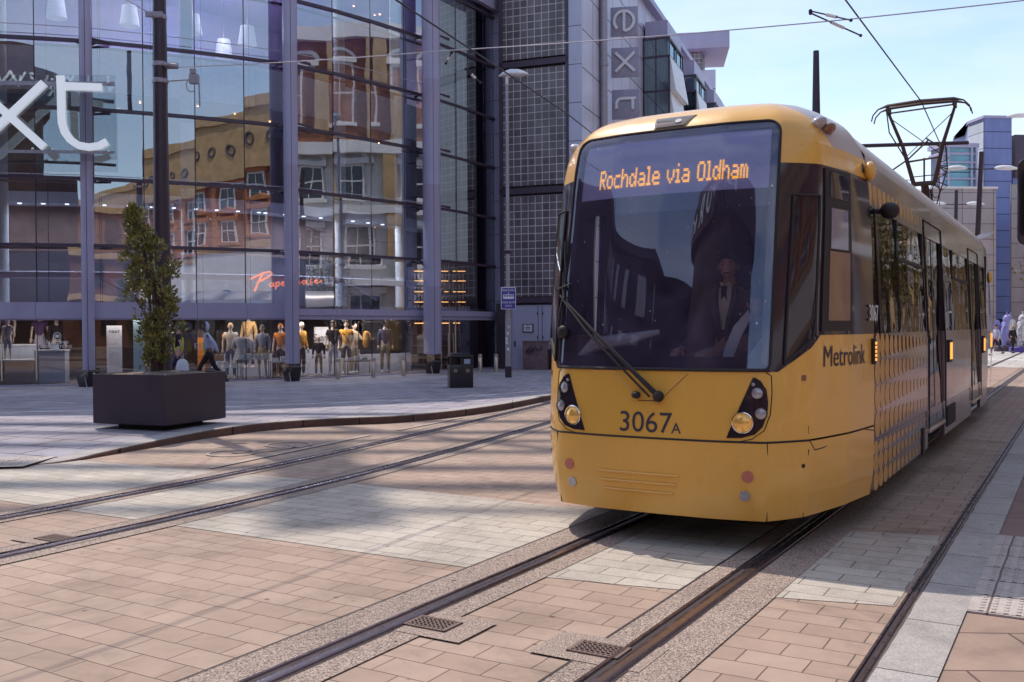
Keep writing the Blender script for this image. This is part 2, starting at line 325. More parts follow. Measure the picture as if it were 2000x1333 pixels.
mat('spark', (1, 0.85, 0.6), 0.5, emit=(1.0, 0.72, 0.38), es=6)
mat('paper_white', (0.70, 0.72, 0.80), 0.7)
mat('print_dark', (0.05, 0.04, 0.07), 0.6)
mat('print_white', (0.85, 0.85, 0.88), 0.5)
mat('sign_blue', (0.075, 0.055, 0.33), 0.4)
mat('door_lilac', (0.42, 0.40, 0.55), 0.5, var=0.08, scale=1.5, streak=0.4)
mat('cabinet_brown', (0.17, 0.10, 0.11), 0.6, var=0.3, scale=5)
mat('graffiti', (0.05, 0.03, 0.05), 0.6)
mat('bin_black', (0.020, 0.014, 0.018), 0.35, coat=0.3)
mat('gold_decal', (0.45, 0.36, 0.25), 0.5)
mat('soil', (0.19, 0.14, 0.12), 0.95, var=0.35, scale=25, bump=0.6)
mat('wire', (0.030, 0.022, 0.03), 0.5, 0.3)
mat('wire_pale', (0.50, 0.48, 0.55), 0.45, 0.5)
mat('insulator', (0.78, 0.74, 0.74), 0.35)
mat('corner_clad_skylit', (0.56, 0.57, 0.74), 0.42, 0.1, 0.10, 2.5, streak=0.25, rvar=0.1)  # paler copy of the lilac steel, sky light put into its colour
panels('grey_clad', (0.60, 0.58, 0.71), (0.03, 0.02, 0.04), 1.55, 1.42, 0.022, 'XZ', 0.42, 0.15)
panels('grey_clad_side', (0.50, 0.48, 0.58), (0.03, 0.02, 0.04), 1.3, 1.42, 0.022, 'YZ', 0.42, 0.15)
panels('glass_block', (0.20, 0.165, 0.19), (0.60, 0.57, 0.60), 0.285, 0.285, 0.015, 'XZ', 0.22, 0.0, c2=(0.12, 0.098, 0.115), stain=0.4)
panels('stone_clad', (0.48, 0.45, 0.46), (0.20, 0.18, 0.21), 2.4, 1.15, 0.03, 'XZ', 0.7)
panels('stone_clad_side', (0.48, 0.45, 0.46), (0.20, 0.18, 0.21), 2.4, 1.15, 0.03, 'YZ', 0.7)
panels('blue_clad', (0.20, 0.24, 0.50), (0.05, 0.05, 0.13), 2.6, 1.35, 0.035, 'XZ', 0.4, 0.1, c2=(0.18, 0.22, 0.46))
panels('blue_clad_side', (0.55, 0.56, 0.62), (0.2, 0.2, 0.26), 2.6, 1.35, 0.035, 'YZ', 0.5)
panels('teal_clad', (0.18, 0.40, 0.50), (0.05, 0.06, 0.12), 12.0, 1.55, 0.05, 'XZ', 0.3, 0.1)
panels('red_brick', (0.46, 0.17, 0.07), (0.17, 0.10, 0.07), 0.46, 0.15, 0.014, 'YZ', 0.8, c2=(0.25, 0.09, 0.05), offset=0.5, stain=0.3)
panels('red_brick_x', (0.24, 0.095, 0.052), (0.17, 0.10, 0.07), 0.46, 0.15, 0.014, 'XZ', 0.8, c2=(0.16, 0.06, 0.04), offset=0.5, stain=0.3)
mat('terracotta', (0.52, 0.21, 0.085), 0.75, var=0.3, scale=3, bump=0.3)
mat('cream_stone', (0.52, 0.36, 0.19), 0.75, var=0.3, scale=1.5, bump=0.3, bscale=20)
mat('pale_stone', (0.84, 0.84, 0.84), 0.75, var=0.15, scale=1.0, bump=0.2, bscale=20)
mat('dark_brick', (0.060, 0.034, 0.032), 0.8, var=0.3, scale=4)
mat('slate', (0.09, 0.08, 0.10), 0.6)
mat('window_dark', (0.02, 0.02, 0.03), 0.08, spec=0.8)
glass('store_glass', (0.82, 0.87, 0.95), base=0.33, gain=0.8, gcol=(0.92, 0.95, 1.0), wob=0.0032, wscale=0.7)
glass('shop_glass', (0.90, 0.92, 0.95), base=0.10, gain=0.8, gcol=(0.95, 0.96, 1.0), wob=0.002, wscale=0.5)
glass('bay_glass', (0.30, 0.46, 0.50), base=0.22, gain=0.8, gcol=(0.75, 0.9, 0.95), wob=0.02)
glass('sign_glass', (0.93, 0.96, 0.97), base=0.05, gain=0.7, wob=0.004)

# ------------------------------------------------------------------ ground
PINK1, PINK2, PINKM = (0.425, 0.312, 0.248), (0.36, 0.256, 0.20), (0.13, 0.085, 0.07)
paver('pink_paving', PINK1, PINK2, PINKM, 0.34, 0.205, 0.0044, var=0.13)
paver('granite_paving', (0.52, 0.465, 0.405), (0.44, 0.39, 0.335), (0.16, 0.13, 0.12), 0.42, 0.205, 0.0048, var=0.14, nscale=9, speck=0.30)
paver('granite_kerb', (0.43, 0.40, 0.385), (0.37, 0.34, 0.325), (0.10, 0.08, 0.08), 2.0, 0.92, 0.007, var=0.14, nscale=9, speck=0.28, offset=0)
paver('gravel_bed', (0.33, 0.255, 0.215), (0.33, 0.255, 0.215), (0.33, 0.255, 0.215), 50, 50, 0.0, var=0.35, nscale=45, speck=0.95, bump=1.0)
paver('flag_paving', (0.37, 0.34, 0.385), (0.30, 0.275, 0.32), (0.07, 0.05, 0.07), 0.85, 0.62, 0.016, var=0.16, nscale=2.2, speck=0.12, rot=R(20))
paver('pink_flags', (0.37, 0.265, 0.21), (0.31, 0.215, 0.172), (0.13, 0.08, 0.07), 0.95, 0.60, 0.008, var=0.14, rot=R(-28))
paver('dark_flags', (0.27, 0.175, 0.16), (0.22, 0.14, 0.13), (0.08, 0.05, 0.05), 0.9, 0.9, 0.010, var=0.14)
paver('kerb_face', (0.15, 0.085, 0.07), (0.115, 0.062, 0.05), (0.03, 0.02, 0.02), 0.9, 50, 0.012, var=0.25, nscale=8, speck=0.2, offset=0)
paver('tactile', (0.50, 0.445, 0.41), (0.46, 0.405, 0.38), (0.16, 0.12, 0.11), 0.40, 0.40, 0.008, var=0.12, nscale=9, speck=0.2, offset=0)
RZ = -YAW
def sheet(name, poly, z, m, kind='structure', label=None):
    """flat sheet given in tram-frame coordinates"""
    b = MB(); b.add([(p[0], p[1], z) for p in poly], [list(range(len(poly)))])
    o = b.build(name, m, loc=TO, rz=RZ, fix=False)
    if o.data.polygons[0].normal.z < 0: o.data.flip_normals()
    return tag(o, label, None, None, kind)
def track2(y):
    pts = [(-40, -4.4), (-10, -4.75), (-4, -4.80), (-2, -4.82), (0, -5.02), (2, -5.27), (6.7, -6.05), (9.6, -6.55), (14, -7.5), (20, -8.6), (30, -10.6), (60, -17)]
    for (a, xa), (b_, xb) in zip(pts, pts[1:]):
        if a <= y <= b_: return xa + (xb - xa) * (y - a) / (b_ - a)
    return pts[-1][1]
def track2s(y): return sum(track2(y + k) for k in (-2, -1, 0, 1, 2)) / 5
sheet('ground', [(-350, -200), (350, -200), (350, 420), (-350, 420)], -0.004, 'pink_paving')
sheet('granite_band', [(-9.2, -2.98), (-0.6, -2.96), (0.3, -2.84), (1.0, -2.70), (1.9, -2.48), (1.9, -0.20), (0.9, -0.46), (-1.35, -0.55), (-4.4, -0.45), (-9.2, -0.75)], 0.0, 'granite_paving')
sheet('road', [(1.9, 7), (40, 7), (60, 300), (-40, 300), (-12, 40), (-9.2, 20), (-8.6, 9)], 0.0, paver('road_paving', (0.46, 0.335, 0.28), (0.39, 0.28, 0.235), PINKM, 0.30, 0.16, 0.006, var=0.14))
sheet('far_paving', [(2.0, 34), (60, 34), (120, 300), (-40, 300), (-14, 40)], 0.006, paver('pale_paving', (0.56, 0.54, 0.52), (0.48, 0.46, 0.45), (0.3, 0.28, 0.27), 3.0, 2.2, 0.03))
def strip(name, cx, w0, w1, ys, z, m, kind='structure'):
    b = MB(); b.grid([[(cx(y) - w0, y, z), (cx(y) + w1, y, z)] for y in ys]); o = b.build(name, m, loc=TO, rz=RZ, fix=False, smooth=False)
    if o.data.polygons[0].normal.z < 0: o.data.flip_normals()
    return tag(o, None, None, None, kind)
Y1 = [-40, 60]; Y2 = [-40, -10] + [-8 + i for i in range(0, 40)] + [40, 60]
for (cx, w0, w1, ys) in ((lambda y: -0.505, 0.36, 0.24, Y1), (lambda y: 0.89, 0.24, 0.33, Y1), (lambda y: track2s(y) - 0.7, 0.30, 0.16, Y2), (lambda y: track2s(y) + 0.7, 0.27, 0.24, Y2)):
    strip('track_bed', cx, w0, w1, ys, 0.004, 'gravel_bed')
    strip('track_bed_joint', lambda y, c=cx, w=w0: c(y) - w, 0.010, 0.004, ys, 0.0065, 'rail_dark')
def rail(cx, ys, label):
    root = empty('tram_rail', TO, RZ, label, 'tram rail', 'rails set in the paving')
    def prof(pts, name, m):
        b = MB(); b.grid([[(cx(y) + px, y, pz) for px, pz in pts] for y in ys]); b.build(name, m, root, smooth=True, angle=30)
    prof([(-0.098, 0.0055), (-0.09, 0.0085), (0.062, 0.0085), (0.070, 0.0055)], 'rail_surround', 'rail_dark')
    prof([(-0.088, 0.007), (-0.085, 0.017), (-0.062, 0.019), (-0.058, 0.0095)], 'rail_lip', 'rail_steel')
    prof([(-0.022, 0.0095), (-0.018, 0.018), (-0.006, 0.022), (0.004, 0.0225)], 'rail_edge', 'rail_steel')
    prof([(0.0045, 0.0226), (0.030, 0.0228), (0.043, 0.0215)], 'rail_head', 'rail_worn')
    prof([(0.0435, 0.0214), (0.052, 0.017), (0.056, 0.0095)], 'rail_flank', 'rail_steel')
rail(lambda y: -0.505, Y1, 'dark steel rail running under the left wheels of the yellow tram')
rail(lambda y: 0.89, Y1, 'dark steel rail running under the driver side of the yellow tram')
rail(lambda y: track2s(y) - 0.7, Y2, 'curving rail of the empty track, the one nearer the kerb and planter')
rail(lambda y: track2s(y) + 0.7, Y2, 'curving rail of the empty track, the one nearer the yellow tram')
# platform side: slot drain, kerb slabs, tactile paving, flags
strip('platform_kerb', lambda y: 2.0 if y < 12 else 2.0 + (y - 12) * 0.06, 0.0, 0.29, [-40, -6, 0, 6, 12, 20, 34], 0.012, 'granite_kerb')
sheet('side_paving', [(2.29, -40), (30, -40), (30, -2.43), (2.29, -2.43)], 0.002, 'pink_flags')
sheet('side_paving', [(2.29, -2.43), (30, -2.43), (30, 34), (3.6, 34), (2.77, 20), (2.29, 12)], 0.001, 'dark_flags')
def slot_drain():
    root = empty('slot_drain', TO, RZ, 'long narrow black slot drain between the pink pavers and the granite kerb', 'drain')
    ys = [-40, -6, 0, 6, 12, 20, 34]; f = lambda y: 0 if y < 12 else (y - 12) * 0.06
    for a, b_, z, m, nm in ((1.93, 1.943, 0.015, 'rail_steel', 'drain_lip'), (1.943, 1.967, 0.004, 'rail_dark', 'drain_slot'), (1.967, 1.98, 0.015, 'rail_steel', 'drain_lip')):
        q = MB(); q.grid([[(a + f(y), y, z - 0.012), (a + f(y), y, z), (b_ + f(y), y, z), (b_ + f(y), y, z - 0.012)] for y in ys]); q.build(nm, m, root)
slot_drain()
tp = MB(); tp.box((2.29 + 0.8, -1.21, 0.008), (1.6, 2.42, 0.012)); tact = tp.build('tactile_paving', 'tactile', loc=TO, rz=RZ); tag(tact, kind='structure')
tb = MB()
for i in range(24):
    for j in range(36):
        x = 2.36 + i * 0.066; y = -2.38 + j * 0.066
        if x > 3.5: continue
        tb.lathe([(0.018, 0.014), (0.015, 0.019), (0.0, 0.020)], (x, y, 0), 6)
tag(tb.build('tactile_studs', 'tactile', loc=TO, rz=RZ, smooth=True), kind='structure')
# drain grates
def grate(px, py, label, rz=0):
    p = tl(gnd(px, py)); root = empty('drain_grate', tw(p.x, p.y, 0.006), RZ + rz, label, 'drain grate', 'drain grates beside the rails')
    a = MB(); a.add([(-.31, -.2, 0.001), (.31, -.2, 0.001), (.31, .2, 0.001), (-.31, .2, 0.001)], [(0, 1, 2, 3)]); a.build('concrete_collar', 'gravel_bed', root)
    b = MB(); w, d = 0.135, 0.085
    for s in (-1, 1): b.box((s * w, 0, 0.006), (0.02, 2 * d + 0.02, 0.010)); b.box((0, s * d, 0.006), (2 * w + 0.02, 0.02, 0.009))
    b.build('grate_frame', 'grate_iron', root)
    c = MB(); c.box((0, 0, 0.0025), (2 * w, 2 * d, 0.003)); c.build('grate_pit', 'grate_pit', root)
    e = MB()
    for i in range(9): e.box((-w + 0.015 + i * 0.030, 0, 0.007), (0.011, 2 * d, 0.007))
    for j in range(5): e.box((0, -d + 0.02 + j * 0.032, 0.0075), (2 * w, 0.011, 0.006))
    e.build('grate_bars', 'grate_iron', root)
grate(845, 1222, 'small iron drain grate beside the left rail in front of the tram')
grate(1170, 1273, 'iron drain grate beside the right rail, nearest the camera')
grate(108, 1054, 'iron drain grate between the rails of the empty curving track')

# raised pavement in front of the shop
KERB = [(-16, 10.2), (-9, 11.2), (-6.35, 12.1), (-5.75, 12.45), (-5.45, 13.2), (-4.85, 14.9), (-4.35, 15.9), (-3.75, 16.6), (-3.0, 17.05), (-1.85, 17.6), (-0.45, 19.5), (0.85, 22.5), (2.9, 28), (6.2, 38), (13.2, 58), (22, 85)]
KZ = [0.006, 0.006, 0.006, 0.02, 0.06, 0.11] + [0.125] * 10
far = [(-60, 10.2), (-60, 12), (-60, 14), (-60, 16), (-60, 18), (-60, 20), (-60, 24), (-60, 27), (-60, 30), (-60, 34), (-60, 38), (-60, 42), (-60, 48), (-60, 58), (-60, 70), (-60, 90)]
def resample(vals, k=4):
    n = len(vals); o = []
    for i in range(n - 1):
        a, b_, c, d = vals[max(0, i - 1)], vals[i], vals[i + 1], vals[min(n - 1, i + 2)]
        for j in range(k):
            t = j / k; o.append(b_ + (c - b_) * t if False else 0.5 * ((2 * b_) + (c - a) * t + (2 * a - 5 * b_ + 4 * c - d) * t * t + (3 * b_ - a - 3 * c + d) * t ** 3))
    return o + [vals[-1]]
KERB = list(zip(resample([p[0] for p in KERB]), resample([p[1] for p in KERB]))); KZ = [max(0.004, z) for z in resample(KZ)]; far = list(zip(resample([p[0] for p in far]), resample([p[1] for p in far])))
b = MB()
def inset(i, d):
    a = Vector(KERB[max(i - 1, 0)]); c = Vector(KERB[min(i + 1, len(KERB) - 1)]); t = (c - a).normalized(); n = Vector((-t.y, t.x)); return Vector(KERB[i]) + n * d
rows = []
for i, (p, z) in enumerate(zip(KERB, KZ)):
    q = inset(i, 0.30); zz = z if z > 0.1 else z + (0.12 - z) * 0.25
    f = Vector(far[i]); rows.append([(q.x, q.y, z), (q.x * 0.8 + f.x * 0.2, q.y * 0.8 + f.y * 0.2, min(0.125, zz + 0.02)), (f.x, f.y, 0.125)])
b.grid(rows); tag(b.build('pavement', 'flag_paving', fix=True), kind='structure')
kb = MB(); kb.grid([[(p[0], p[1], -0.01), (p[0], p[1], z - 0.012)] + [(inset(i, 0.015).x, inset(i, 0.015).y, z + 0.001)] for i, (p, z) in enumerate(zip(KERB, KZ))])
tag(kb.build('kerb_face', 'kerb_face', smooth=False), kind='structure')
kt = MB(); kt.grid([[(inset(i, 0.015).x, inset(i, 0.015).y, z + 0.001), (inset(i, 0.31).x, inset(i, 0.31).y, z + 0.004)] for i, (p, z) in enumerate(zip(KERB, KZ))])
tag(kt.build('kerb_stone', 'granite_kerb', smooth=False), kind='structure')
tk = MB()
for i in range(46):
    for j in range(12):
        x = -9.3 + i * 0.07; y = 11.55 + j * 0.07 + (x + 9.3) * 0.13
        tk.lathe([(0.02, 0.030), (0.016, 0.037), (0, 0.038)], (x, y, 0), 6)
tag(tk.build('tactile_studs', 'tactile', smooth=True), kind='structure')
tq = MB(); tq.add([(-9.4, 11.45, 0.030), (-6.0, 11.9, 0.030), (-6.0, 12.8, 0.034), (-9.4, 12.4, 0.030)], [(0, 1, 2, 3)]); tag(tq.build('tactile_paving', 'tactile'), kind='structure')
# worn white cycle marking on the road by the kerb
cm = MB(); o0 = tw(-7.15, 1.3, 0.006); ux = TR; uy = TD
def ring(c, r): return [(c[0] + r * math.cos(2 * math.pi * k / 20), c[1] + r * math.sin(2 * math.pi * k / 20)) for k in range(21)]
for pth in (ring((0, -0.55), 0.32), ring((0, 0.55), 0.32), [(0, -0.55), (0.3, -0.15), (0.3, 0.35), (0, 0.55)], [(0, -0.55), (0.05, 0), (0.3, 0.35)], [(0.3, 0.35), (0.5, 0.5)]):
    cm.stroke(pth, 0.05, o0, ux, uy, 0.002)
for k, (a, b_) in enumerate((((-6.3, -0.4), (-6.9, 3.4)), ((-6.95, 4.2), (-7.25, 6.6)))):
    cm.stroke([a, b_], 0.09, TO + V(0, 0, 0.006), TR, TD, 0.002)
tag(cm.build('road_marking', paver('worn_paint', (0.50, 0.41, 0.36), (0.46, 0.37, 0.32), (0.4, 0.36, 0.33), 3, 3, 0.0, speck=0.3, nscale=14)), kind='structure')

# ------------------------------------------------------------------ the glass store
def bw(mb, name, m, parent, **k):
    o = mb.build(name, m, parent, **k); o.matrix_parent_inverse = parent.matrix_basis.inverted(); return o
FB = Vector((-6.79, 30.0))
def walk(p, segs, sgn):
    pts = [p.copy()]
    for w, a in segs:
        p = p + Vector((math.cos(R(a)), math.sin(R(a)))) * w * sgn; pts.append(p.copy())
    return pts
BC = walk(FB, [(1.53, 43.5), (1.53, 47), (1.53, 50), (1.53, 53)], 1)
CD = walk(BC[-1], [(1.33, 57), (1.33, 59), (1.3, 61)], 1)
AB = walk(FB, [(1.42, 31), (1.42, 28), (1.42, 25), (1.42, 22)], -1)[::-1]
LA = walk(AB[0], [(1.41, 14), (1.41, 11), (1.41, 9), (1.41, 7), (1.41, 5), (1.41, 3)], -1)[::-1]
BAYS = [LA, AB, BC, CD]
def fac_y(px):
    """depth of the shop front seen at photo column px"""
    k = (px - 1000) / 1900
    for bay in BAYS:
        for a, b_ in zip(bay, bay[1:]):
            fa = a.x - k * a.y; fb = b_.x - k * b_.y
            if fa <= 0 <= fb: t = fa / (fa - fb); return a.y + (b_.y - a.y) * t
    return 30.0
store = empty('department_store', (FB.x, FB.y, 0.12), 0, 'large curved glass shop with lilac steel columns and lit window displays', 'shop building')
ZL = [2.27, 4.07, 5.95, 7.9, 9.8, 11.8, 13.7, 15.6, 17.2]
def nrm(a, b_): d = (b_ - a).normalized(); return Vector((d.y, -d.x))
for bi, bay in enumerate(BAYS):
    lo = 2.27
    for zi in range(len(ZL) - 1):
        g = MB()
        for a, b_ in zip(bay, bay[1:]):
            d = (b_ - a).normalized() * 0.012
            jt = random.uniform(-0.010, 0.010); n2 = nrm(a, b_)
            a2 = a + d + n2 * (0.02 + jt); b2 = b_ - d + n2 * (0.02 - jt)
            g.quad((a2.x, a2.y, ZL[zi] + 0.05), (b2.x, b2.y, ZL[zi] + 0.05), (b2.x, b2.y, ZL[zi + 1] - 0.05), (a2.x, a2.y, ZL[zi + 1] - 0.05))
        bw(g, 'window', 'store_glass', store, fix=False)
    g = MB()   # ground-floor shop window
    for a, b_ in zip(bay, bay[1:]):
        d = (b_ - a).normalized() * 0.01; a2 = a + d; b2 = b_ - d
        g.quad((a2.x, a2.y, 0.16), (b2.x, b2.y, 0.16), (b2.x, b2.y, 1.98), (a2.x, a2.y, 1.98))
    bw(g, 'shop_window', 'shop_glass', store, fix=False)
    m1 = MB()
    for i, p in enumerate(bay):
        n = nrm(bay[max(i - 1, 0)], bay[min(i + 1, len(bay) - 1)])
        q = p + n * 0.004
        m1.box((q.x, q.y, 9.7), (0.028, 0.028, 15.0), math.atan2(n.x, -n.y))
        m1.box((q.x, q.y, 1.1), (0.02, 0.02, 1.9), math.atan2(n.x, -n.y))
        # tension rods inside the glass
        q = p - n * 0.35; m1.tube([(q.x + 0.25, q.y, 2.3), (q.x + 0.25, q.y, 17)], 0.010, 5)
    bw(m1, 'mullion', 'black_joint', store)
    for zi, z in enumerate(ZL):
        tr = MB()
        for a, b_ in zip(bay, bay[1:]):
            if zi == 0: continue
            tr.wall(a, b_, z - 0.045, z + 0.045, 0.08, 0.012)
            if zi % 2 == 1 or zi > 0:
                n = nrm(a, b_); pa = a - n * 0.45; pb = b_ - n * 0.45
                tr.tube([(pa.x, pa.y, z - 0.04), (pb.x, pb.y, z - 0.04)], 0.045, 6)
        if zi: bw(tr, 'transom', 'dark_steel', store)
    sp = MB(); th = 0.42 if bi < 2 else 0.16
    for a, b_ in zip(bay, bay[1:]):
        sp.wall(a, b_, 2.27 - th + (0.16 if bi < 2 else 0), 2.27 + 0.04 + (0.16 if bi < 2 else 0), 0.16, 0.01)
    bw(sp, 'spandrel_beam', 'lilac_steel', store)
    hd = MB(); hs = MB()
    for a, b_ in zip(bay, bay[1:]):
        hd.wall(a, b_, 1.97 if bi < 2 else 1.98, 2.03 if bi < 2 else 2.10, 0.10, 0.02); hs.wall(a, b_, 0.10, 0.17, 0.06, 0.005)
    bw(hs, 'shop_sill', 'lilac_steel', store)
    bw(hd, 'shopfront_head', 'lilac_steel', store)
    tie = MB()
    for z in (5.98, 10.05):
        for a, b_ in zip(bay, bay[1:]):
            n = nrm(a, b_); pa = a + n * 0.45; pb = b_ + n * 0.45
            tie.tube([(pa.x, pa.y, z), (pb.x, pb.y, z)], 0.012, 5)
    if bi < 3: bw(tie, 'tie_rod', 'wire_pale', store)
# columns in front of the glass
def column(px, r, y, zb, ztop=17.6):
    x = (px - 1000) / 1900 * y; c = MB(); prof = []
    c.lathe([(r * 0.62, zb), (r, zb + 0.03), (r, 3.1), (r * 1.02, 3.12), (r, 3.16), (r, 6.6), (r * 1.02, 6.62), (r, 6.66), (r, 10.2), (r * 1.02, 10.22), (r, 10.26), (r, 13.6), (r * 1.02, 13.62), (r, 13.66), (r, ztop)], (x, y, 0), 24)
    col_ = bw(c, 'column', 'lilac_steel', store, smooth=True, angle=25)
    k = MB()
    for z in (4.03, 5.91, 7.86, 9.76, 11.76, 13.66):
        k.tube([(x - r, y + 0.05, z), (x - r - 0.28, y + 0.5, z)], [0.03, 0.05], 6); k.tube([(x + r, y + 0.05, z), (x + r + 0.28, y + 0.5, z)], [0.03, 0.05], 6)
        k.tube([(x, y + r - 0.02, z), (x, y + 0.75, z)], 0.06, 6)
    k.build('column_bracket', 'dark_steel', col_)
    s_ = MB(); s_.box((x + r * 0.30, y - r * 0.955, 8.9), (0.012, 0.012, 16.6)); s_.build('column_seam', 'black_joint', col_)
    return x, y
COLS = [column(173, 0.165, 27.0, 0.55), column(571, 0.215, 29.3, 0.62), column(845, 0.31, 33.6, 0.78)]
# roof edge, end pilaster and floors
rf = MB()
for bay in BAYS:
    for a, b_ in zip(bay, bay[1:]): rf.wall(a, b_, 17.2, 18.0, 0.5, -0.1)
bw(rf, 'roof_edge', 'lilac_steel', store)
D = CD[-1]
pl = MB(); nd = nrm(CD[-2], CD[-1]); dd = (CD[-1] - CD[-2]).normalized()
for z in [0.12 + 1.3 * i for i in range(13)]:
    p0 = D + dd * 0.02; pl.wall(p0, p0 + dd * 0.55, z + 0.012, z + 1.288, 0.42, 0.0)
bw(pl, 'pilaster', 'lilac_steel', store)
pk = MB(); p0 = D + dd * 0.05; pk.wall(p0, p0 + dd * 0.5, 0.12, 17, 0.36, 0.02); bw(pk, 'pilaster_core', 'black_joint', store)
hb = MB()   # solid header at the top of the end bay
for a, b_ in zip(CD, CD[1:]): hb.wall(a, b_, 13.9, 14.9, 0.2, 0.12)
bw(hb, 'header_panel', 'lilac_steel', store)
def offs(pts, d, z):
    o = []
    for i, p in enumerate(pts):
        n = nrm(pts[max(i - 1, 0)], pts[min(i + 1, len(pts) - 1)]); q = p - n * d; o.append((q.x, q.y))
    return o
ALL = LA + AB[1:] + BC[1:] + CD[1:]
def slab(z0, z1, din, m, name, depth=13):
    f = offs(ALL, din, 0); back = [(f[-1][0] - 3, f[-1][1] + 9), (-24, 46)]
    s = MB(); s.prism(f + back, z0, z1); return bw(s, name, m, store)
slab(0.06, 0.15, 0.02, 'interior_floor', 'floor')
slab(2.14, 2.42, 0.35, 'concrete_slab', 'floor')
slab(5.55, 5.9, 2.6, 'interior_wall', 'floor')
slab(9.0, 9.5, 2.8, 'concrete_slab', 'floor')
slab(13.9, 14.3, 0.8, 'ceiling_purple', 'ceiling')
slab(17.0, 17.3, 0.3, 'dark_steel', 'roof')
bk = MB(); f = offs(ALL, 9.0, 0)
for a, b_ in zip(f, f[1:]): bk.wall(a, b_, 9.4, 17, -0.2)
bw(bk, 'back_wall', 'ceiling_purple', store)
bk = MB(); f = offs(ALL, 6.5, 0)
for a, b_ in zip(f, f[1:]): bk.wall(a, b_, 5.9, 9.2, -0.2)
bw(bk, 'back_wall', 'interior_dark', store)
bk = MB(); f = offs(ALL, 3.4, 0)
for a, b_ in zip(f, f[1:]): bk.wall(a, b_, 4.15, 5.56, -0.15)
bw(bk, 'bulkhead', 'interior_dark', store)
bk = MB(); f = offs(ALL, 5.5, 0)
for a, b_ in zip(f, f[1:]): bk.wall(a, b_, 2.42, 5.5, -0.2)
bw(bk, 'back_wall', 'interior_wall', store)
bk = MB(); f = offs(ALL, 5.5, 0)
for a, b_ in zip(f, f[1:]): bk.wall(a, b_, 0.15, 2.15, -0.2)
bw(bk, 'back_wall', 'interior_dark', store)
rw = MB()
for a, b_ in (((CD[-1].x - .1, CD[-1].y + .1), (-3.62, 46.6)), ((-3.62, 46.6), (-23.8, 45.8)), ((-23.8, 45.8), (LA[0].x - .1, LA[0].y + .2))): rw.wall(a, b_, 0.12, 17.0, -0.2)
bw(rw, 'rear_wall', 'interior_purple', store)
ib = MB()   # white balustrades, bulkheads and inner columns on the upper floors
f = offs(ALL, 2.7, 0)
for a, b_ in zip(f, f[1:]): ib.wall(a, b_, 9.0, 10.3, 0.08)
bw(ib, 'balustrade', 'interior_white', store)
ic = MB(); f = offs(ALL, 1.6, 0)
for i in (4, 8, 12, 14): ic.tube([(f[i][0], f[i][1], 2.42), (f[i][0], f[i][1], 14)], 0.2, 12)
bw(ic, 'inner_column', 'interior_white', store, smooth=True)
pr = MB(); f = offs(ALL, 1.2, 0)
for i, (a, b_) in enumerate(zip(f, f[1:])):
    pr.tube([(a[0], a[1], 3.3), (b_[0], b_[1], 3.3)], 0.11, 8)
    if i % 3 == 0: pr.tube([(a[0], a[1], 3.3), (a[0] + 0.9, a[1] + 0.6, 2.7)], 0.07, 6)
bw(pr, 'inner_truss', 'lilac_steel', store, smooth=True)
pnl = MB(); f = offs(ALL, 0.9, 0)   # tall pale wall panels behind the end bays, given a faint glow
for (i, z0, z1) in ((13, 9.9, 15.2),):
    a, b_ = Vector(f[i]), Vector(f[i + 1]); pnl.wall(a + (b_ - a) * 0.15, b_ - (b_ - a) * 0.62, z0, z1, 0.06)
pnl.wall(CD[0] + (CD[1] - CD[0]) * .15, CD[2] - (CD[2] - CD[1]) * .05, 4.2, 13.6, 0.04, -0.4)
bw(pnl, 'wall_panel', 'pale_glow', store)
sk = MB(); f = offs(ALL, 4.0, 0)
for i, p in enumerate(f[:-1]):
    for k in range(3):
        t = (k + 0.5) / 3; x = p[0] + (f[i + 1][0] - p[0]) * t; y = p[1] + (f[i + 1][1] - p[1]) * t
        for z in (13.86, 8.96, 5.5): 
            if random.random() < 0.3: sk.lathe([(0.0, z), (0.022, z)], (x + random.uniform(-.5, .5), y + random.uniform(-1, 1), 0), 8)
bw(sk, 'downlight', 'spark', store)
# entrance doors in the end bay, lit shelves behind
en = MB()
a, b_ = CD[0], CD[1]
dr = MB(); n = nrm(CD[0], CD[1]); p0 = CD[0] + (CD[1] - CD[0]) * 0.2
for t in (0.25, 0.62, 0.9):
    q = CD[0] + (CD[1] - CD[0]) * t + n * 0.02; dr.box((q.x, q.y, 1.05), (0.05, 0.05, 1.86))
for t in (0.5, 0.72):
    q = CD[0] + (CD[1] - CD[0]) * t + n * 0.09; dr.tube([(q.x, q.y, 0.7), (q.x, q.y, 1.5)], 0.018, 6)
bw(dr, 'entrance_door', 'stainless', store)
dk = MB(); dk.wall(CD[1] + (CD[2] - CD[1]) * 0.25, CD[3], 0.16, 1.97, 0.03, -0.10); dk.wall(CD[2], CD[3], 2.4, 13.9, 0.05, -0.5)
bw(dk, 'dark_panel', 'dark_steel', store)
# ------------------------------------------------------------------ the tram
mat('tram_yellow', (0.82, 0.445, 0.085), 0.27, 0.0, 0.10, 1.1, coat=0.45, rvar=0.08, streak=0.4)
mat('tram_yellow_dot', (0.66, 0.34, 0.06), 0.34, 0.0, 0.05, 1.3, coat=0.2)
mat('tram_silver', (0.33, 0.295, 0.34), 0.17, 0.8, 0.06, 1.0, bump=0.05, bscale=2.4, coat=0.3, rvar=0.05)
mat('tram_roof', (0.50, 0.47, 0.48), 0.38, 0.35, 0.1, 1.5)
mat('tram_black', (0.032, 0.021, 0.034), 0.08, 0.0, 0.2, 2, coat=0.2, bump=0.006, bscale=1.5)
mat('tram_rubber', (0.018, 0.012, 0.015), 0.6)
mat('tram_under', (0.02, 0.014, 0.016), 0.8)
mat('display_sky_sheen', (0.60, 0.57, 0.92), 0.35, 0.0, 0.2, 1.5, emit=(0.36, 0.38, 0.70), es=0.04)  # pale lilac and faint glow stand in for reflected sky
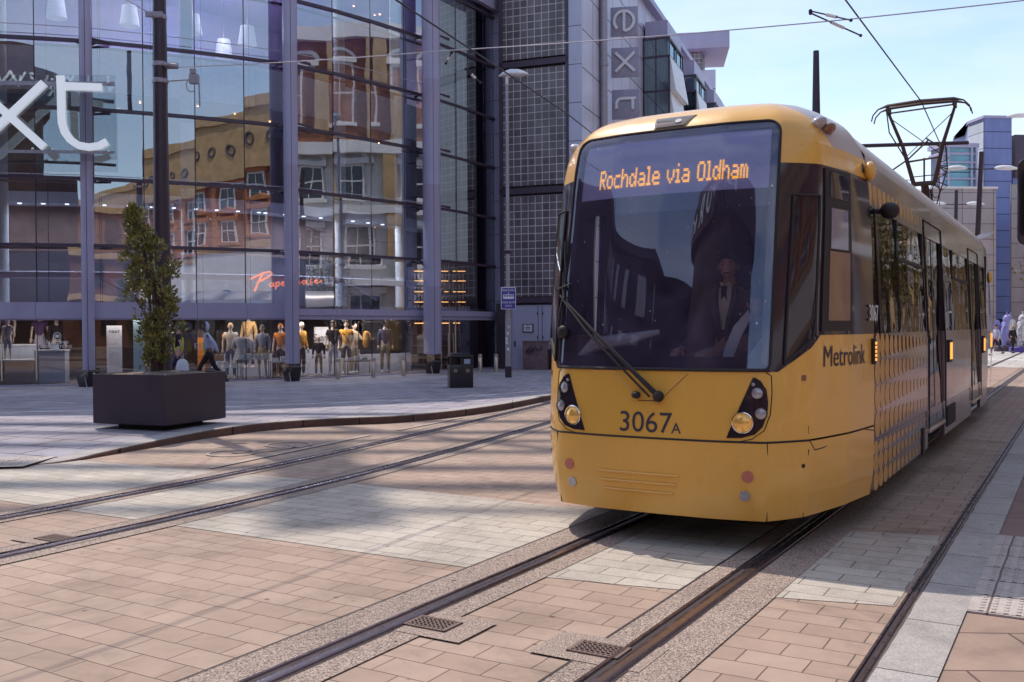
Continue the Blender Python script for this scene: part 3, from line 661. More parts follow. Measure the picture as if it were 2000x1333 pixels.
mat('led_amber', (0.35, 0.18, 0.03), 0.5, emit=(1.0, 0.46, 0.03), es=1.0)
mat('led_orange', (0.8, 0.3, 0.08), 0.4, emit=(1.0, 0.36, 0.05), es=1.0)
mat('lamp_lens', (0.42, 0.40, 0.44), 0.15, 0.3, 0.5, 90, coat=0.6)
mat('lamp_red', (0.52, 0.16, 0.12), 0.25, 0.0, 0.2, 60, coat=0.5)
mat('lamp_brown', (0.22, 0.09, 0.05), 0.2, 0.0, 0.3, 40, coat=0.6)
mat('head_lamp', (0.55, 0.30, 0.08), 0.12, 0.75, 0.6, 30, coat=0.8, emit=(1.0, 0.55, 0.15), es=0.12)
mat('cab_grey', (0.075, 0.05, 0.07), 0.7)
mat('cab_dash', (0.30, 0.27, 0.40), 0.55, var=0.2)
mat('seat_blue', (0.06, 0.06, 0.16), 0.8)
mat('panto_brown', (0.085, 0.050, 0.045), 0.5, 0.4, 0.2, 8)
mat('numeral_white', (0.75, 0.74, 0.72), 0.5)
mat('crease_shade', (0.30, 0.17, 0.05), 0.6)  # brown for the shade painted under the hood crease
glass('windscreen_glass', (0.80, 0.79, 0.86), base=0.085, gain=0.85, gcol=(0.84, 0.86, 1.0), wob=0.004, wscale=0.9, film=(0.06, (0.46, 0.38, 0.74)))  # violet film stands in for hazy light on the screen
glass('saloon_glass', (0.30, 0.27, 0.30), base=0.13, gain=0.75, gcol=(0.92, 0.92, 0.95), wob=0.022, wscale=1.1)
tram = empty('tram', TO, RZ, 'large yellow and silver light rail tram with lit orange destination letters', 'tram')
TN = [0, .17, .34, .47, .72, 1.0]
LV = [  # z, half outline (x, y)
 (0.25, [(0, -1.665), (.45, -1.65), (.85, -1.57), (1.05, -1.25), (1.20, -.62), (1.29, .05)]),
 (0.45, [(0, -1.70), (.45, -1.685), (.86, -1.605), (1.085, -1.28), (1.24, -.64), (1.318, .05)]),
 (0.84, [(0, -1.71), (.45, -1.695), (.865, -1.61), (1.105, -1.29), (1.255, -.64), (1.325, .05)]),
 (1.36, [(0, -1.66), (.45, -1.645), (.865, -1.56), (1.11, -1.26), (1.25, -.62), (1.325, .05)]),
 (2.00, [(0, -1.55), (.45, -1.535), (.865, -1.45), (1.115, -1.19), (1.245, -.59), (1.315, .05)]),
 (2.60, [(0, -1.435), (.45, -1.42), (.86, -1.335), (1.115, -1.09), (1.235, -.56), (1.295, .05)]),
 (3.10, [(0, -1.325), (.45, -1.31), (.855, -1.225), (1.09, -1.00), (1.20, -.50), (1.25, .05)]),
 (3.32, [(0, -1.22), (.45, -1.205), (.83, -1.12), (1.02, -.90), (1.10, -.46), (1.155, .05)]),
 (3.46, [(0, -1.04), (.43, -1.025), (.75, -.94), (.90, -.75), (.98, -.38), (1.03, .05)]),
 (3.535, [(0, -.80), (.38, -.785), (.61, -.71), (.74, -.56), (.82, -.28), (.86, .05)]),
 (3.56, [(0, -.50), (.26, -.48), (.40, -.43), (.5, -.34), (.56, -.16), (.60, .05)])]
def cub(p0, p1, p2, p3, x0, x1, x2, x3, x):
    h = x2 - x1; t = (x - x1) / h; m1 = (p2 - p0) / (x2 - x0) if x2 != x0 else 0; m2 = (p3 - p1) / (x3 - x1) if x3 != x1 else 0
    return (2*t**3 - 3*t*t + 1) * p1 + (t**3 - 2*t*t + t) * h * m1 + (-2*t**3 + 3*t*t) * p2 + (t**3 - t*t) * h * m2
def spl(xs, ps, x):
    n = len(xs); x = max(xs[0], min(xs[-1], x)); i = max(0, min(n - 2, next((k for k in range(n - 1) if x <= xs[k + 1]), n - 2)))
    a = max(0, i - 1); d = min(n - 1, i + 2)
    return cub(ps[a], ps[i], ps[i + 1], ps[d], xs[a], xs[i], xs[i + 1], xs[d], x)
def spm(xs, ps, x):
    i = max(0, min(len(xs) - 2, next((k for k in range(len(xs) - 1) if x <= xs[k + 1]), len(xs) - 2))); f = (x - xs[i]) / (xs[i + 1] - xs[i])
    return 0.3 * spl(xs, ps, x) + 0.7 * (ps[i] + (ps[i + 1] - ps[i]) * f)
def S(t, z, off=0.0):
    """point of the cab's skin at girth t (-1 left rear .. 0 nose .. 1 right rear) and height z"""
    s = -1 if t < 0 else 1; a = abs(t)
    i = max(0, min(len(LV) - 2, next((k for k in range(len(LV) - 1) if z <= LV[k + 1][0]), len(LV) - 2)))
    def xy(tt):
        xs = []; ys = []
        for k in (max(0, i - 1), i, i + 1, min(len(LV) - 1, i + 2)):
            P = LV[k][1]; xs.append(spm(TN, [q[0] for q in P], tt)); ys.append(spm(TN, [q[1] for q in P], tt))
        zs = [LV[max(0, i - 1)][0], LV[i][0], LV[i + 1][0], LV[min(len(LV) - 1, i + 2)][0]]
        return cub(*xs, *zs, z), cub(*ys, *zs, z)
    x, y = xy(a); p = V(s * x, y, z)
    if off:
        e = 0.01; a0, a1 = max(0, a - e), min(1, a + e); q0, q1 = xy(a0), xy(a1)
        n = Vector((q1[1] - q0[1], -(q1[0] - q0[0]))); n.normalize(); p += V(s * n.x, n.y, 0) * off
    return p
def patch(name, zs, tl_, tr_, nt_, m, off=0.0, parent=None, mirror=False, smooth=True, thick=0.0, flip=False):
    """skin piece between girth tl_(z) and tr_(z)"""
    b = MB(); s = -1 if mirror else 1
    rows = [[S(s * (tl_(z) + (tr_(z) - tl_(z)) * k / nt_), z, off) for k in range(nt_ + 1)] for z in zs]
    b.grid(rows, flip=mirror)
    if thick:
        n = nt_ + 1; edge = rows[0] + [r[-1] for r in rows[1:]] + rows[-1][::-1][1:] + [r[0] for r in rows[::-1][1:-1]]
        cz = sum((Vector(p) for p in edge), V(0, 0, 0)) / len(edge); inn = [Vector(p) + (V(0, 0.4, p[2]) - Vector(p)).normalized() * thick for p in edge]
        k = len(b.v); b.v += [tuple(p) for p in edge] + [tuple(p) for p in inn]; ne = len(edge)
        for i in range(ne): b.f.append([k + i, k + (i + 1) % ne, k + ne + (i + 1) % ne, k + ne + i])
    return b.build(name, m, parent or tram, smooth=smooth, angle=50)
def fr(a, b_, n): return [a + (b_ - a) * i / n for i in range(n + 1)]
cst = lambda v: (lambda z: v)
# yellow lower front: skirt/bumper, hood and cab sides
bump = patch('bumper', fr(0.25, 0.832, 8), cst(-1), cst(1), 72, 'tram_yellow', thick=0.05)
hood = patch('front_panel', fr(0.848, 1.36, 8), cst(-1), cst(1), 72, 'tram_yellow')
WB = lambda z: 0.37 + 0.15 * (z - 1.36) / 0.27
for mir in (False, True): patch('cab_side_panel', fr(1.36, 1.63, 4), WB, cst(1.0), 20, 'tram_yellow', mirror=mir)
# black surround of the windscreen and cab windows
WT = 0.345
def WTz(z):       # windscreen half width (girth) with rounded corners
    r = 0.10; t = WT
    if z > 3.30 - r: d = z - (3.30 - r); t = WT - 0.040 * (1 - math.sqrt(max(0, 1 - (d / r) ** 2)))
    if z < 1.37 + 0.05: d = 1.42 - z; t = WT - 0.012 * (d / 0.05) ** 2
    return t
def TB(z):
    P = [(3.10, 0.62), (3.20, 0.565), (3.30, 0.50), (3.42, 0.42), (3.57, 0.30)]
    return spl([p[0] for p in P], [p[1] for p in P], z)
for mir in (False, True):
    patch('window_surround', fr(1.36, 1.63, 6), lambda z: WT, WB, 6, 'tram_black', 0.002, mirror=mir)
    patch('window_surround', fr(1.63, 2.95, 14), lambda z: WT, cst(1.0), 28, 'tram_black', 0.002, mirror=mir)
    patch('cab_cowl', fr(2.95, 3.12, 4), lambda z: WT, cst(1.0), 28, 'tram_yellow', mirror=mir)
    patch('cab_cowl', [3.12, 3.15, 3.18, 3.205, 3.23, 3.25, 3.27, 3.285, 3.295, 3.30], WTz, TB, 14, 'tram_yellow', mirror=mir)
    patch('roof_shoulder', fr(3.12, 3.30, 6), TB, cst(1.0), 16, 'tram_roof', mirror=mir)
    patch('roof_shoulder', fr(3.30, 3.56, 8), TB, cst(1.0), 16, 'tram_roof', mirror=mir)
patch('cab_cowl', fr(3.30, 3.56, 10), lambda z: -TB(z), TB, 40, 'tram_yellow')
b = MB(); e = [S(t, 3.56) for t in fr(-1, 1, 48)]; b.add([V(0, 0.05, 3.565)] + e, [(0, i + 1, i + 2) for i in range(48)]); b.build('roof_cap', 'tram_roof', tram, smooth=True)
# windscreen
wz = [1.37, 1.385, 1.40, 1.42] + fr(1.5, 3.15, 16) + [3.17, 3.2, 3.23, 3.26, 3.28, 3.293, 3.30]
ws = patch('windscreen', wz, lambda z: -WTz(z), WTz, 40, 'windscreen_glass', 0.004)
def ribbon(name, pts, w, m, off, parent=None, mirror=False):
    """thin seal or shut line laid along (t,z) points of the skin"""
    s = -1 if mirror else 1; b = MB(); pp = [S(s * t, z, off) for t, z in pts]
    b.tube(pp, w / 2, 6); return b.build(name, m, parent or tram, smooth=True)
edge = [(-WTz(z), z) for z in wz] + [(WTz(z), z) for z in wz[::-1]]
top = [(-WTz(3.30) + 2 * WTz(3.30) * k / 20, 3.30) for k in range(21)]
ribbon('windscreen_seal', [(-WTz(z), z) for z in wz] + top[1:-1] + [(WTz(z), z) for z in wz[::-1]], 0.022, 'tram_rubber', 0.006)
ribbon('windscreen_seal', [(t, 1.372) for t in fr(-WT, WT, 30)], 0.03, 'tram_rubber', 0.004)
# black mask printed on the glass above and beside the driver's view
msk = patch('windscreen_mask', fr(2.62, 2.76, 2), cst(-0.34), cst(0.34), 30, 'tram_black', -0.02)
patch('windscreen_mask', fr(3.235, 3.30, 3), lambda z: -WTz(z), WTz, 30, 'tram_black', -0.02)
for mir in (False, True): patch('windscreen_mask', fr(1.40, 3.25, 14), cst(0.318), cst(0.345), 4, 'tram_black', -0.02, mirror=mir)
patch('windscreen_mask', fr(1.37, 1.47, 2), cst(-0.34), cst(0.34), 30, 'tram_black', -0.02)
# destination display: lilac face with painted sky sheen, amber dot-matrix letters
dsp = patch('destination_display', fr(2.76, 3.235, 4), cst(-0.318), cst(0.318), 30, 'display_sky_sheen', -0.035)
FONT = {'R': ["11110","10001","10001","11110","10100","10010","10001"], 'o': ["00000","00000","01110","10001","10001","10001","01110"], 'c': ["00000","00000","01111","10000","10000","10000","01111"],
 'h': ["10000","10000","10110","11001","10001","10001","10001"], 'd': ["00001","00001","01101","10011","10001","10011","01101"], 'a': ["00000","00000","01110","00001","01111","10001","01111"],
 'l': ["110","010","010","010","010","010","111"], 'e': ["00000","00000","01110","10001","11111","10000","01111"], 'v': ["00000","00000","10001","10001","10001","01010","00100"],
 'i': ["010","000","110","010","010","010","111"], 'O': ["01110","10001","10001","10001","10001","10001","01110"], 'm': ["00000","00000","11010","10101","10101","10101","10101"], ' ': ["000"] * 7}
cols = []
for ch in "Rochdale via Oldham":
    g = FONT[ch]; w = len(g[0])
    for k in range(w): cols.append([g[r][k] for r in range(7)])
    cols.append(['0'] * 7)
led = MB(); N = len(cols); t0, t1 = -0.242, 0.255; zt, zb = 3.005, 2.845
for i, c in enumerate(cols):
    for r in range(7):
        if c[r] == '1':
            for su in (0, 1):
                for sv in (0, 1):
                    t = t0 + (t1 - t0) * (i + 0.25 + 0.5 * su) / N; z = zt - (zt - zb) * (r + 0.25 + 0.5 * sv) / 7
                    dt = 0.0014; dz = 0.0037
                    led.add([S(t - dt, z - dz, -0.030), S(t + dt, z - dz, -0.030), S(t + dt, z + dz, -0.030), S(t - dt, z + dz, -0.030)], [(0, 1, 2, 3)])
led.build('destination_letters', 'led_amber', dsp, fix=False)
mat('cab_window', (0.030, 0.020, 0.026), 0.04, coat=0.3, var=0.3, scale=1.5)
# beacon pod above the screen
def tz_poly(name, pts, m, off, th=0.012, parent=None, n=1):
    c = (sum(p[0] for p in pts) / len(pts), sum(p[1] for p in pts) / len(pts)); b = MB()
    dense = []
    for (a, b2) in zip(pts, pts[1:] + pts[:1]):
        for k in range(4): dense.append((a[0] + (b2[0] - a[0]) * k / 4, a[1] + (b2[1] - a[1]) * k / 4))
    rings = []
    for f in (1.0, 0.75, 0.5, 0.25): rings.append([S(c[0] + (t - c[0]) * f, c[1] + (z - c[1]) * f, off + th) for t, z in dense])
    rim = [S(t, z, off - 0.004) for t, z in dense]
    nn = len(dense); b.grid([rim] + rings, closed=True); k = len(b.v); b.v.append(tuple(S(c[0], c[1], off + th)))
    base = 4 * nn
    for i in range(nn): b.f.append([base + i, base + (i + 1) % nn, k])
    return b.build(name, m, parent or tram, smooth=True, angle=35)
pod = tz_poly('beacon_pod', [(-0.062, 3.32), (0.038, 3.32), (0.062, 3.425), (-0.072, 3.425)], 'tram_rubber', 0.0, 0.008)
tz_poly('beacon_glass', [(-0.056, 3.328), (0.034, 3.328), (0.056, 3.418), (-0.065, 3.418)], 'cab_window', 0.009, 0.003, pod)
def disc(t, z, r, name, m, off, parent=None, th=0.012, rim=None, dome=0.0):
    p = S(t, z, off); e = 0.01; n = (S(t, z, off + 0.05) - p).normalized(); dz = (S(t, z + e, off) - S(t, z - e, off)).normalized(); dx = dz.cross(n).normalized() ; n = dx.cross(dz).normalized() * (1 if dx.cross(dz).dot(n) > 0 else -1)
    M = Matrix((dx, dz, n)).transposed()
    b = MB(); b.lathe([(r, -0.03), (r, th)] + ([(r * 0.7, th + dome * 0.6), (r * 0.35, th + dome * 0.9), (0, th + dome)] if dome else [(0, th)]), p, 20, M)
    return b.build(name, m, parent or tram, smooth=True, angle=40)
disc(0.012, 3.372, 0.028, 'beacon_lamp', 'lamp_lens', 0.011, pod, 0.006)
# marker light pairs on the roof corners
for s in (-1, 1):
    for (t, z, m) in ((0.52, 3.30, 'lamp_lens'), (0.60, 3.27, 'lamp_brown')):
        p = S(s * t, z, 0.01); b = MB(); b.ball(p, (0.075, 0.10, 0.045), 14, 8, Matrix.Rotation(s * R(-32), 3, 'Y')); b.build('marker_light', m, tram, smooth=True)
random.seed(4); sp_ = MB()
for k in range(55):
    t, z = random.uniform(-.3, .33), random.uniform(1.6, 3.25); r_ = random.uniform(.0016, .0034) * (1 + (random.random() > .9)); c_ = S(t, z, .007)
    sp_.add([c_] + [S(t + .6 * r_ * math.cos(a), z + r_ * random.uniform(.7, 2.2) * math.sin(a), .007) for a in fr(0, 5.24, 5)], [(0, i + 1, (i + 1) % 6 + 1) for i in range(6)])
tag(sp_.build('windscreen_specks', 'lamp_lens', ws, fix=False), kind='stuff')
# hood shut lines, V-shaped wiper recess with its painted shade line, vents
ribbon('shut_shade_line', [(t, 0.840) for t in fr(-0.47, 0.47, 40)], 0.016, 'tram_rubber', -0.001)
for mir in (False, True):
    ribbon('shut_shade_line', [(0.47, 0.840), (0.50, 0.76), (0.55, 0.765), (0.80, 0.84), (0.86, 0.845), (1.0, 0.80)], 0.010, 'tram_rubber', -0.001, mirror=mir)
    ribbon('shut_shade_line', [(0.335, 1.355), (0.352, 1.33), (0.355, 1.2), (0.352, 1.05), (0.335, 0.93), (0.30, 0.865), (0.26, 0.842)], 0.008, 'tram_rubber', -0.001, mirror=mir)
    ribbon('shut_shade_line', [(0.345, 0.835), (0.345, 0.25)], 0.007, 'tram_rubber', -0.001, mirror=mir)
    ribbon('shut_shade_line', [(0.468, 0.77), (0.468, 0.25)], 0.009, 'tram_rubber', -0.001, mirror=mir)
    ribbon('shut_shade_line', [(1.0, 0.27), (1.0, 3.05)], 0.012, 'tram_rubber', -0.001, mirror=mir)
vv = [(-0.125, 1.352), (-0.045, 1.135), (0.02, 1.135), (0.105, 1.352)]
ribbon('shut_shade_line', [(t + 0.0025, z - 0.010) for t, z in vv], 0.005, 'crease_shade', 0.002)  # dark line painted below the V crease as its shade
ribbon('hood_crease', [(-0.20, 1.352)] + vv + [(0.19, 1.352)], 0.012, 'tram_yellow', 0.0)
ribbon('hood_crease', [(-0.045, 1.128), (0.02, 1.128)], 0.006, 'tram_rubber', 0.002)
for k, (z, a, c) in enumerate(((0.560, -0.17, 0.085), (0.490, -0.163, 0.075), (0.420, -0.155, 0.065))):
    ribbon('bumper_rib', [(t, z) for t in fr(a, c, 12)], 0.022, 'tram_yellow', 0.004)
# headlight clusters
def headlight(s):
    pts = [(0.305, 1.318), (0.322, 1.292), (0.338, 1.23), (0.344, 1.14), (0.342, 1.05), (0.330, 0.955), (0.308, 0.90), (0.27, 0.872), (0.225, 0.868), (0.262, 1.10), (0.298, 1.318)]
    pts = [(s * t, z) for t, z in pts]
    if s < 0: pts = pts[::-1]
    hl = tz_poly('headlight_cluster', pts, 'tram_black', 0.0, 0.006)
    for (t, z, r, nm, m, dm) in ((0.272, 0.985, 0.070, 'headlamp', 'head_lamp', 0.02), (0.312, 1.205, 0.042, 'indicator_lamp', 'lamp_lens', 0.008), (0.324, 1.055, 0.042, 'indicator_lamp', 'lamp_lens', 0.008), (0.300, 1.268, 0.014, 'small_lamp', 'lamp_lens', 0.003)):
        o = disc(s * t, z, r, nm, m, 0.006, hl, 0.006, dome=dm)
        p = S(s * t, z, 0.016); e = 0.01; dz = V(0, 0, 1); n = (S(s * t, z, 0.06) - p).normalized(); dx = dz.cross(n)
        q = MB(); q.tube([p + dx * (r * 1.08) * math.cos(a) + dz * (r * 1.08) * math.sin(a) for a in fr(0, 2 * math.pi, 24)], r * 0.09, 6); q.build('lamp_bezel', 'chrome' if r > 0.05 else 'tram_rubber', hl, smooth=True)
headlight(1); headlight(-1)
for s in (-1, 1):
    disc(s * 0.288, 0.585, 0.044, 'reflector', 'lamp_red', 0.0, None, 0.008); disc(s * 0.279, 0.44, 0.040, 'fog_lamp', 'lamp_lens', 0.0, None, 0.006)
    p_ = disc(s * 0.452, 0.65, 0.016, 'lock', 'tram_rubber', 0.0, None, 0.004)
# wiper
wp = MB(); piv = S(0.025, 1.165, 0.04); tip = S(-0.36, 1.98, 0.05); tip2 = S(-0.335, 1.40, 0.05)
wp.tube([piv, S(-0.08, 1.42, 0.075), S(-0.20, 1.68, 0.06), S(-0.345, 1.965, 0.05)], [0.022, 0.018, 0.014, 0.010], 8)
wp.tube([S(0.0, 1.16, 0.05), S(-0.10, 1.41, 0.085), S(-0.22, 1.67, 0.07), S(-0.33, 1.93, 0.06)], 0.009, 6)
wp.ball(piv, (0.045, 0.045, 0.045), 12, 8); wp.ball(S(-0.045, 1.17, 0.035), (0.04, 0.03, 0.03), 10, 6)
wiper = wp.build('wiper', 'tram_rubber', tram, smooth=True)
q = MB(); q.tube([S(-0.345, z, 0.022 + 0.02 * math.sin(k)) for k, z in enumerate(fr(1.60, 2.42, 8))], 0.011, 6); q.tube([S(-0.325, 1.94, 0.06), S(-0.345, 2.03, 0.03), S(-0.35, 2.16, 0.025)], 0.008, 6)
q.tube([S(-0.365, 2.02, 0.05), S(-0.305, 2.06, 0.05)], 0.008, 5); q.build('wiper_blade', 'tram_rubber', wiper, smooth=True)
q = MB(); q.ball(S(-0.325, 1.66, 0.04), (0.05, 0.035, 0.055), 12, 8); q.build('camera_housing', 'tram_rubber', tram, smooth=True)
# cab side windows
def sidewin(name, pts, m, mir, off=0.006, th=0.004, parent=None):
    s = -1 if mir else 1; P = [(s * t, z) for t, z in pts]; P = P[::-1] if mir else P
    return tz_poly(name, P, m, off, th, parent)
mat('cab_window', (0.030, 0.020, 0.026), 0.04, coat=0.3, var=0.3, scale=1.5)
mat('cab_glass', (0.20, 0.18, 0.25), 0.08, coat=0.4, var=0.2, scale=2)
mat('cab_blind', (0.27, 0.15, 0.085), 0.5, coat=0.4, var=0.25, scale=2.5, streak=0.3)
for mir in (False, True):
    wpts = [(0.385, 1.42), (0.466, 1.60), (0.478, 1.75), (0.478, 2.70), (0.392, 2.70), (0.385, 1.42)]; dp = []
    for (a_, b_) in zip(wpts, wpts[1:]): dp += [(a_[0] + (b_[0] - a_[0]) * k / 8, a_[1] + (b_[1] - a_[1]) * k / 8) for k in range(8)]
    ribbon('window_seal', dp + [wpts[0]], 0.022, 'tram_rubber', 0.012, mirror=mir)
    w = sidewin('cab_window', [(0.385, 1.42), (0.466, 1.60), (0.478, 1.75), (0.478, 2.70), (0.392, 2.70)], 'cab_window', mir)
    f = sidewin('window_frame', [(0.515, 1.66), (0.735, 1.66), (0.735, 2.93), (0.515, 2.93)], 'tram_rubber', mir, 0.004, 0.012)
    sidewin('cab_window', [(0.55, 2.70), (0.71, 2.70), (0.71, 2.905), (0.55, 2.905)], 'cab_window', mir, 0.017, 0.003, f)
    sidewin('cab_window', [(0.555, 1.74), (0.715, 1.74), (0.715, 2.28), (0.555, 2.28)], 'cab_blind', mir, 0.017, 0.003, f)
    sidewin('cab_window', [(0.56, 2.30), (0.70, 2.30), (0.70, 2.62), (0.56, 2.62)], 'cab_glass', mir, 0.017, 0.003, f)
    p = S(-0.99 if mir else 0.99, 2.98, 0.03); b = MB(); p.z += 0.04; b.ball(p, (0.05, 0.085, 0.085), 16, 12); b.build('horn_dome', 'tram_yellow', tram, smooth=True)
    b = MB(); q = S(-0.985 if mir else 0.985, 1.48, 0.012); b.box(q, (0.03, 0.09, 0.22)); ind = b.build('side_indicator', 'tram_rubber', tram, bevel=0.01)
    b = MB(); [b.box((q.x + (-0.016 if mir else 0.016), q.y, q.z - 0.07 + k * 0.035), (0.01, 0.05, 0.022)) for k in range(5)]; b.build('indicator_lens', 'led_orange', ind)
    sidewin('door_switch', [(0.44, 1.29), (0.452, 1.29), (0.452, 1.33), (0.44, 1.33)], 'lamp_brown', mir, 0.001, 0.006)
# fleet numbers and name
def text_on_skin(name, s_, size, m, t, z, off, parent=tram, rise=0.0, sx=1.0):
    p = S(t, z, off); ux = (S(t + 0.02, z + rise * 0.02, off) - S(t - 0.02, z - rise * 0.02, off)).normalized(); uy = V(0, 0, 1); uy = (uy - ux * ux.dot(uy)).normalized()
    return text(name, s_, size, m, parent, p, ux, uy, 0.002, sx=sx)
def curved_text(name, s_, size, m, t, z, off, parent=tram):
    o = text(name, s_, size, m, parent, (0, 0, 0), (1, 0, 0), (0, 0, 1), 0.002)
    c = S(t, z); e = (S(t + 0.01, z) - S(t - 0.01, z)); dt = 0.02 / e.length
    for v in o.data.vertices: q = S(t + v.co.x * dt, z + v.co.z, off - v.co.y * 0.5); v.co = q
    return o
curved_text('fleet_number', '3067', 0.225, 'print_dark', -0.105, 0.885, 0.003)
curved_text('fleet_letter', 'A', 0.115, 'print_dark', 0.062, 0.885, 0.003)
curved_text('operator_name', 'Metrolink', 0.235, 'print_dark', 0.535, 1.385, 0.004)
text('side_number', '3067', 0.20, 'numeral_white', tram, (1.3215, -0.13, 1.74), (0.0, 1, 0), (-0.03, 0, 1), 0.003)
b = MB()
for t, z in ((0.80, 3.02), (0.80, 2.985)): pass
tri = [(0.93, 3.0), (0.965, 3.0), (0.948, 3.075)]
for a, c in zip(tri, tri[1:] + tri[:1]): b.tube([S(a[0], a[1], 0.004), S(c[0], c[1], 0.004)], 0.004, 4)
b.tube([S(0.948, 3.05, 0.004), S(0.945, 3.03, 0.004), S(0.951, 3.028, 0.004), S(0.948, 3.008, 0.004)], 0.003, 4)
b.build('warning_sign', 'print_dark', tram)
# ---- saloon sections
def section(y0, y1, wins, doors, root, first=True):
    X = lambda z: 1.325 if z <= 1.4 else 1.325 - (z - 1.4) * 0.045
    op = sorted(wins + doors)
    for s in (1, -1):
        def sidewall(name, ya, yb, za, zb, m, out=0.0, th=0.05):
            b = MB(); n = 4; rows = []
            for k in range(n + 1):
                z = za + (zb - za) * k / n; rows.append((X(z) + out, z))
            vs = []; 
            for (x, z) in rows: vs += [V(s * x, ya, z), V(s * x, yb, z), V(s * (x - th), yb, z), V(s * (x - th), ya, z)]
            fs = []
            for k in range(n):
                for j in range(4): fs.append((4 * k + j, 4 * k + (j + 1) % 4, 4 * k + 4 + (j + 1) % 4, 4 * k + 4 + j))
            fs += [(0, 1, 2, 3), (4 * n, 4 * n + 1, 4 * n + 2, 4 * n + 3)]
            b.add(vs, fs); return b.build(name, m, root)
        solid = []; y = y0
        for a, c in sorted(doors): solid.append((y, a)); y = c
        solid.append((y, y1))
        for a, c in solid:
            sidewall('side_panel', a, c, 0.72, 1.63, 'tram_silver'); sidewall('skirt', a, c, 0.28, 0.705, 'tram_silver', -0.012)
        sidewall('sill', y0, y1, 0.55, 0.72, 'tram_silver', -0.016)
        sidewall('cantrail', y0, y1, 2.74, 3.12, 'tram_silver')
        ribs = MB(); y = y0
        for a, c in op + [(y1, y1)]:
            if a - y > 0.02: sidewall('window_pillar', y, a, 1.63, 2.74, 'tram_black')
            y = c
        for a, c in wins:
            q = MB(); q.quad(V(s * (X(1.63) - 0.008), a, 1.63), V(s * (X(1.63) - 0.008), c, 1.63), V(s * (X(2.74) - 0.008), c, 2.74), V(s * (X(2.74) - 0.008), a, 2.74)); w = q.build('window', 'saloon_glass', root, fix=False)
            if c - a > 1.0:
                q = MB(); zz = 2.36; q.box((s * (X(zz) - 0.004), (a + c) / 2 + 0.45, zz), (0.02, (c - a) - 1.0, 0.035)); q.box((s * (X(2.55) - 0.004), a + 0.95, 2.55), (0.02, 0.035, 0.38)); q.box((s * (X(2.55) - 0.004), c - 0.06, 2.55), (0.02, 0.10, 0.38)); q.build('window_frame', 'tram_rubber', w)
        for a, c in doors:
            mid = (a + c) / 2
            for (da, dc) in ((a + 0.03, mid - 0.008), (mid + 0.008, c - 0.03)):
                f = MB()
                for (ya, yb, za, zb) in ((da, da + 0.05, 0.50, 2.86), (dc - 0.05, dc, 0.50, 2.86), (da + 0.05, dc - 0.05, 0.50, 0.62), (da + 0.05, dc - 0.05, 2.76, 2.86)):
                    f.add([V(s * (X(za) - 0.012), ya, za), V(s * (X(za) - 0.012), yb, za), V(s * (X(zb) - 0.012), yb, zb), V(s * (X(zb) - 0.012), ya, zb), V(s * (X(za) - 0.05), ya, za), V(s * (X(za) - 0.05), yb, za), V(s * (X(zb) - 0.05), yb, zb), V(s * (X(zb) - 0.05), ya, zb)],
                          [(0, 1, 2, 3), (7, 6, 5, 4), (0, 4, 5, 1), (1, 5, 6, 2), (2, 6, 7, 3), (3, 7, 4, 0)])
                d = f.build('door', 'tram_black', root)
                q = MB(); q.quad(V(s * (X(.62) - 0.02), da + .05, .62), V(s * (X(.62) - 0.02), dc - .05, .62), V(s * (X(2.76) - 0.02), dc - .05, 2.76), V(s * (X(2.76) - 0.02), da + .05, 2.76)); q.build('door_glass', 'saloon_glass', d, fix=False)
            fr_ = MB()
            fr_.tube([V(s * (X(.5) + .004), a, .50), V(s * (X(1.4) + .004), a, 1.4), V(s * (X(2.9) + .004), a, 2.92), V(s * (X(2.9) + .004), c, 2.92), V(s * (X(1.4) + .004), c, 1.4), V(s * (X(.5) + .004), c, .5)], 0.009, 6); fr_.build('door_frame', 'tram_rubber', root, smooth=True)
            st = MB(); st.box((s * 1.30, mid, 0.47), (0.07, c - a - 0.1, 0.05)); st.build('door_step', 'stainless', root, bevel=0.008)
            for yy in (c + 0.42,):
                q = MB(); q.box((s * 1.33, yy, 1.36), (0.03, 0.34, 0.30)); pn = q.build('door_control', 'tram_rubber', root, bevel=0.015)
                q = MB(); q.box((s * 1.345, yy - 0.07, 1.36), (0.012, 0.09, 0.22)); q.box((s * 1.345, yy + 0.07, 1.36), (0.012, 0.09, 0.22)); q.build('lit_button', 'led_orange', pn)
    # roof, floor, ceiling
    rp = [(X(3.12), 3.12), (1.245, 3.17), (1.155, 3.30), (1.03, 3.44), (0.86, 3.525), (0.60, 3.56), (0, 3.57)]; rp = rp + [(-x, z) for x, z in rp[::-1][1:]]
    q = MB(); q.grid([[V(x, y, z) for x, z in rp] for y in (y0, (y0 + y1) / 2, y1)]); q.build('roof', 'tram_roof', root, smooth=True, angle=60)
    q = MB(); q.box((0, (y0 + y1) / 2, 0.86), (2.5, y1 - y0, 0.10)); q.build('floor', 'cab_grey', root)
    q = MB(); q.box((0, (y0 + y1) / 2, 2.98), (2.4, y1 - y0, 0.06)); q.build('ceiling', 'interior_white', root)
    q = MB(); q.box((0, (y0 + y1) / 2, 0.42), (2.2, y1 - y0 - 0.3, 0.40)); q.build('underframe', 'tram_under', root)
    q = MB()
    for k, yy in enumerate(fr(y0 + 1.3, y1 - 0.6, int((y1 - y0) / 0.95))):
        for xx in (-0.95, -0.48, 0.48, 0.95):
            if any(a - 0.3 < yy < c + 0.3 for a, c in doors): continue
            q.box((xx, yy, 1.30), (0.42, 0.44, 0.08)); q.box((xx, yy + 0.22, 1.62), (0.42, 0.07, 0.66))
    q.build('seats', 'seat_blue', root, bevel=0.02)
    q = MB()
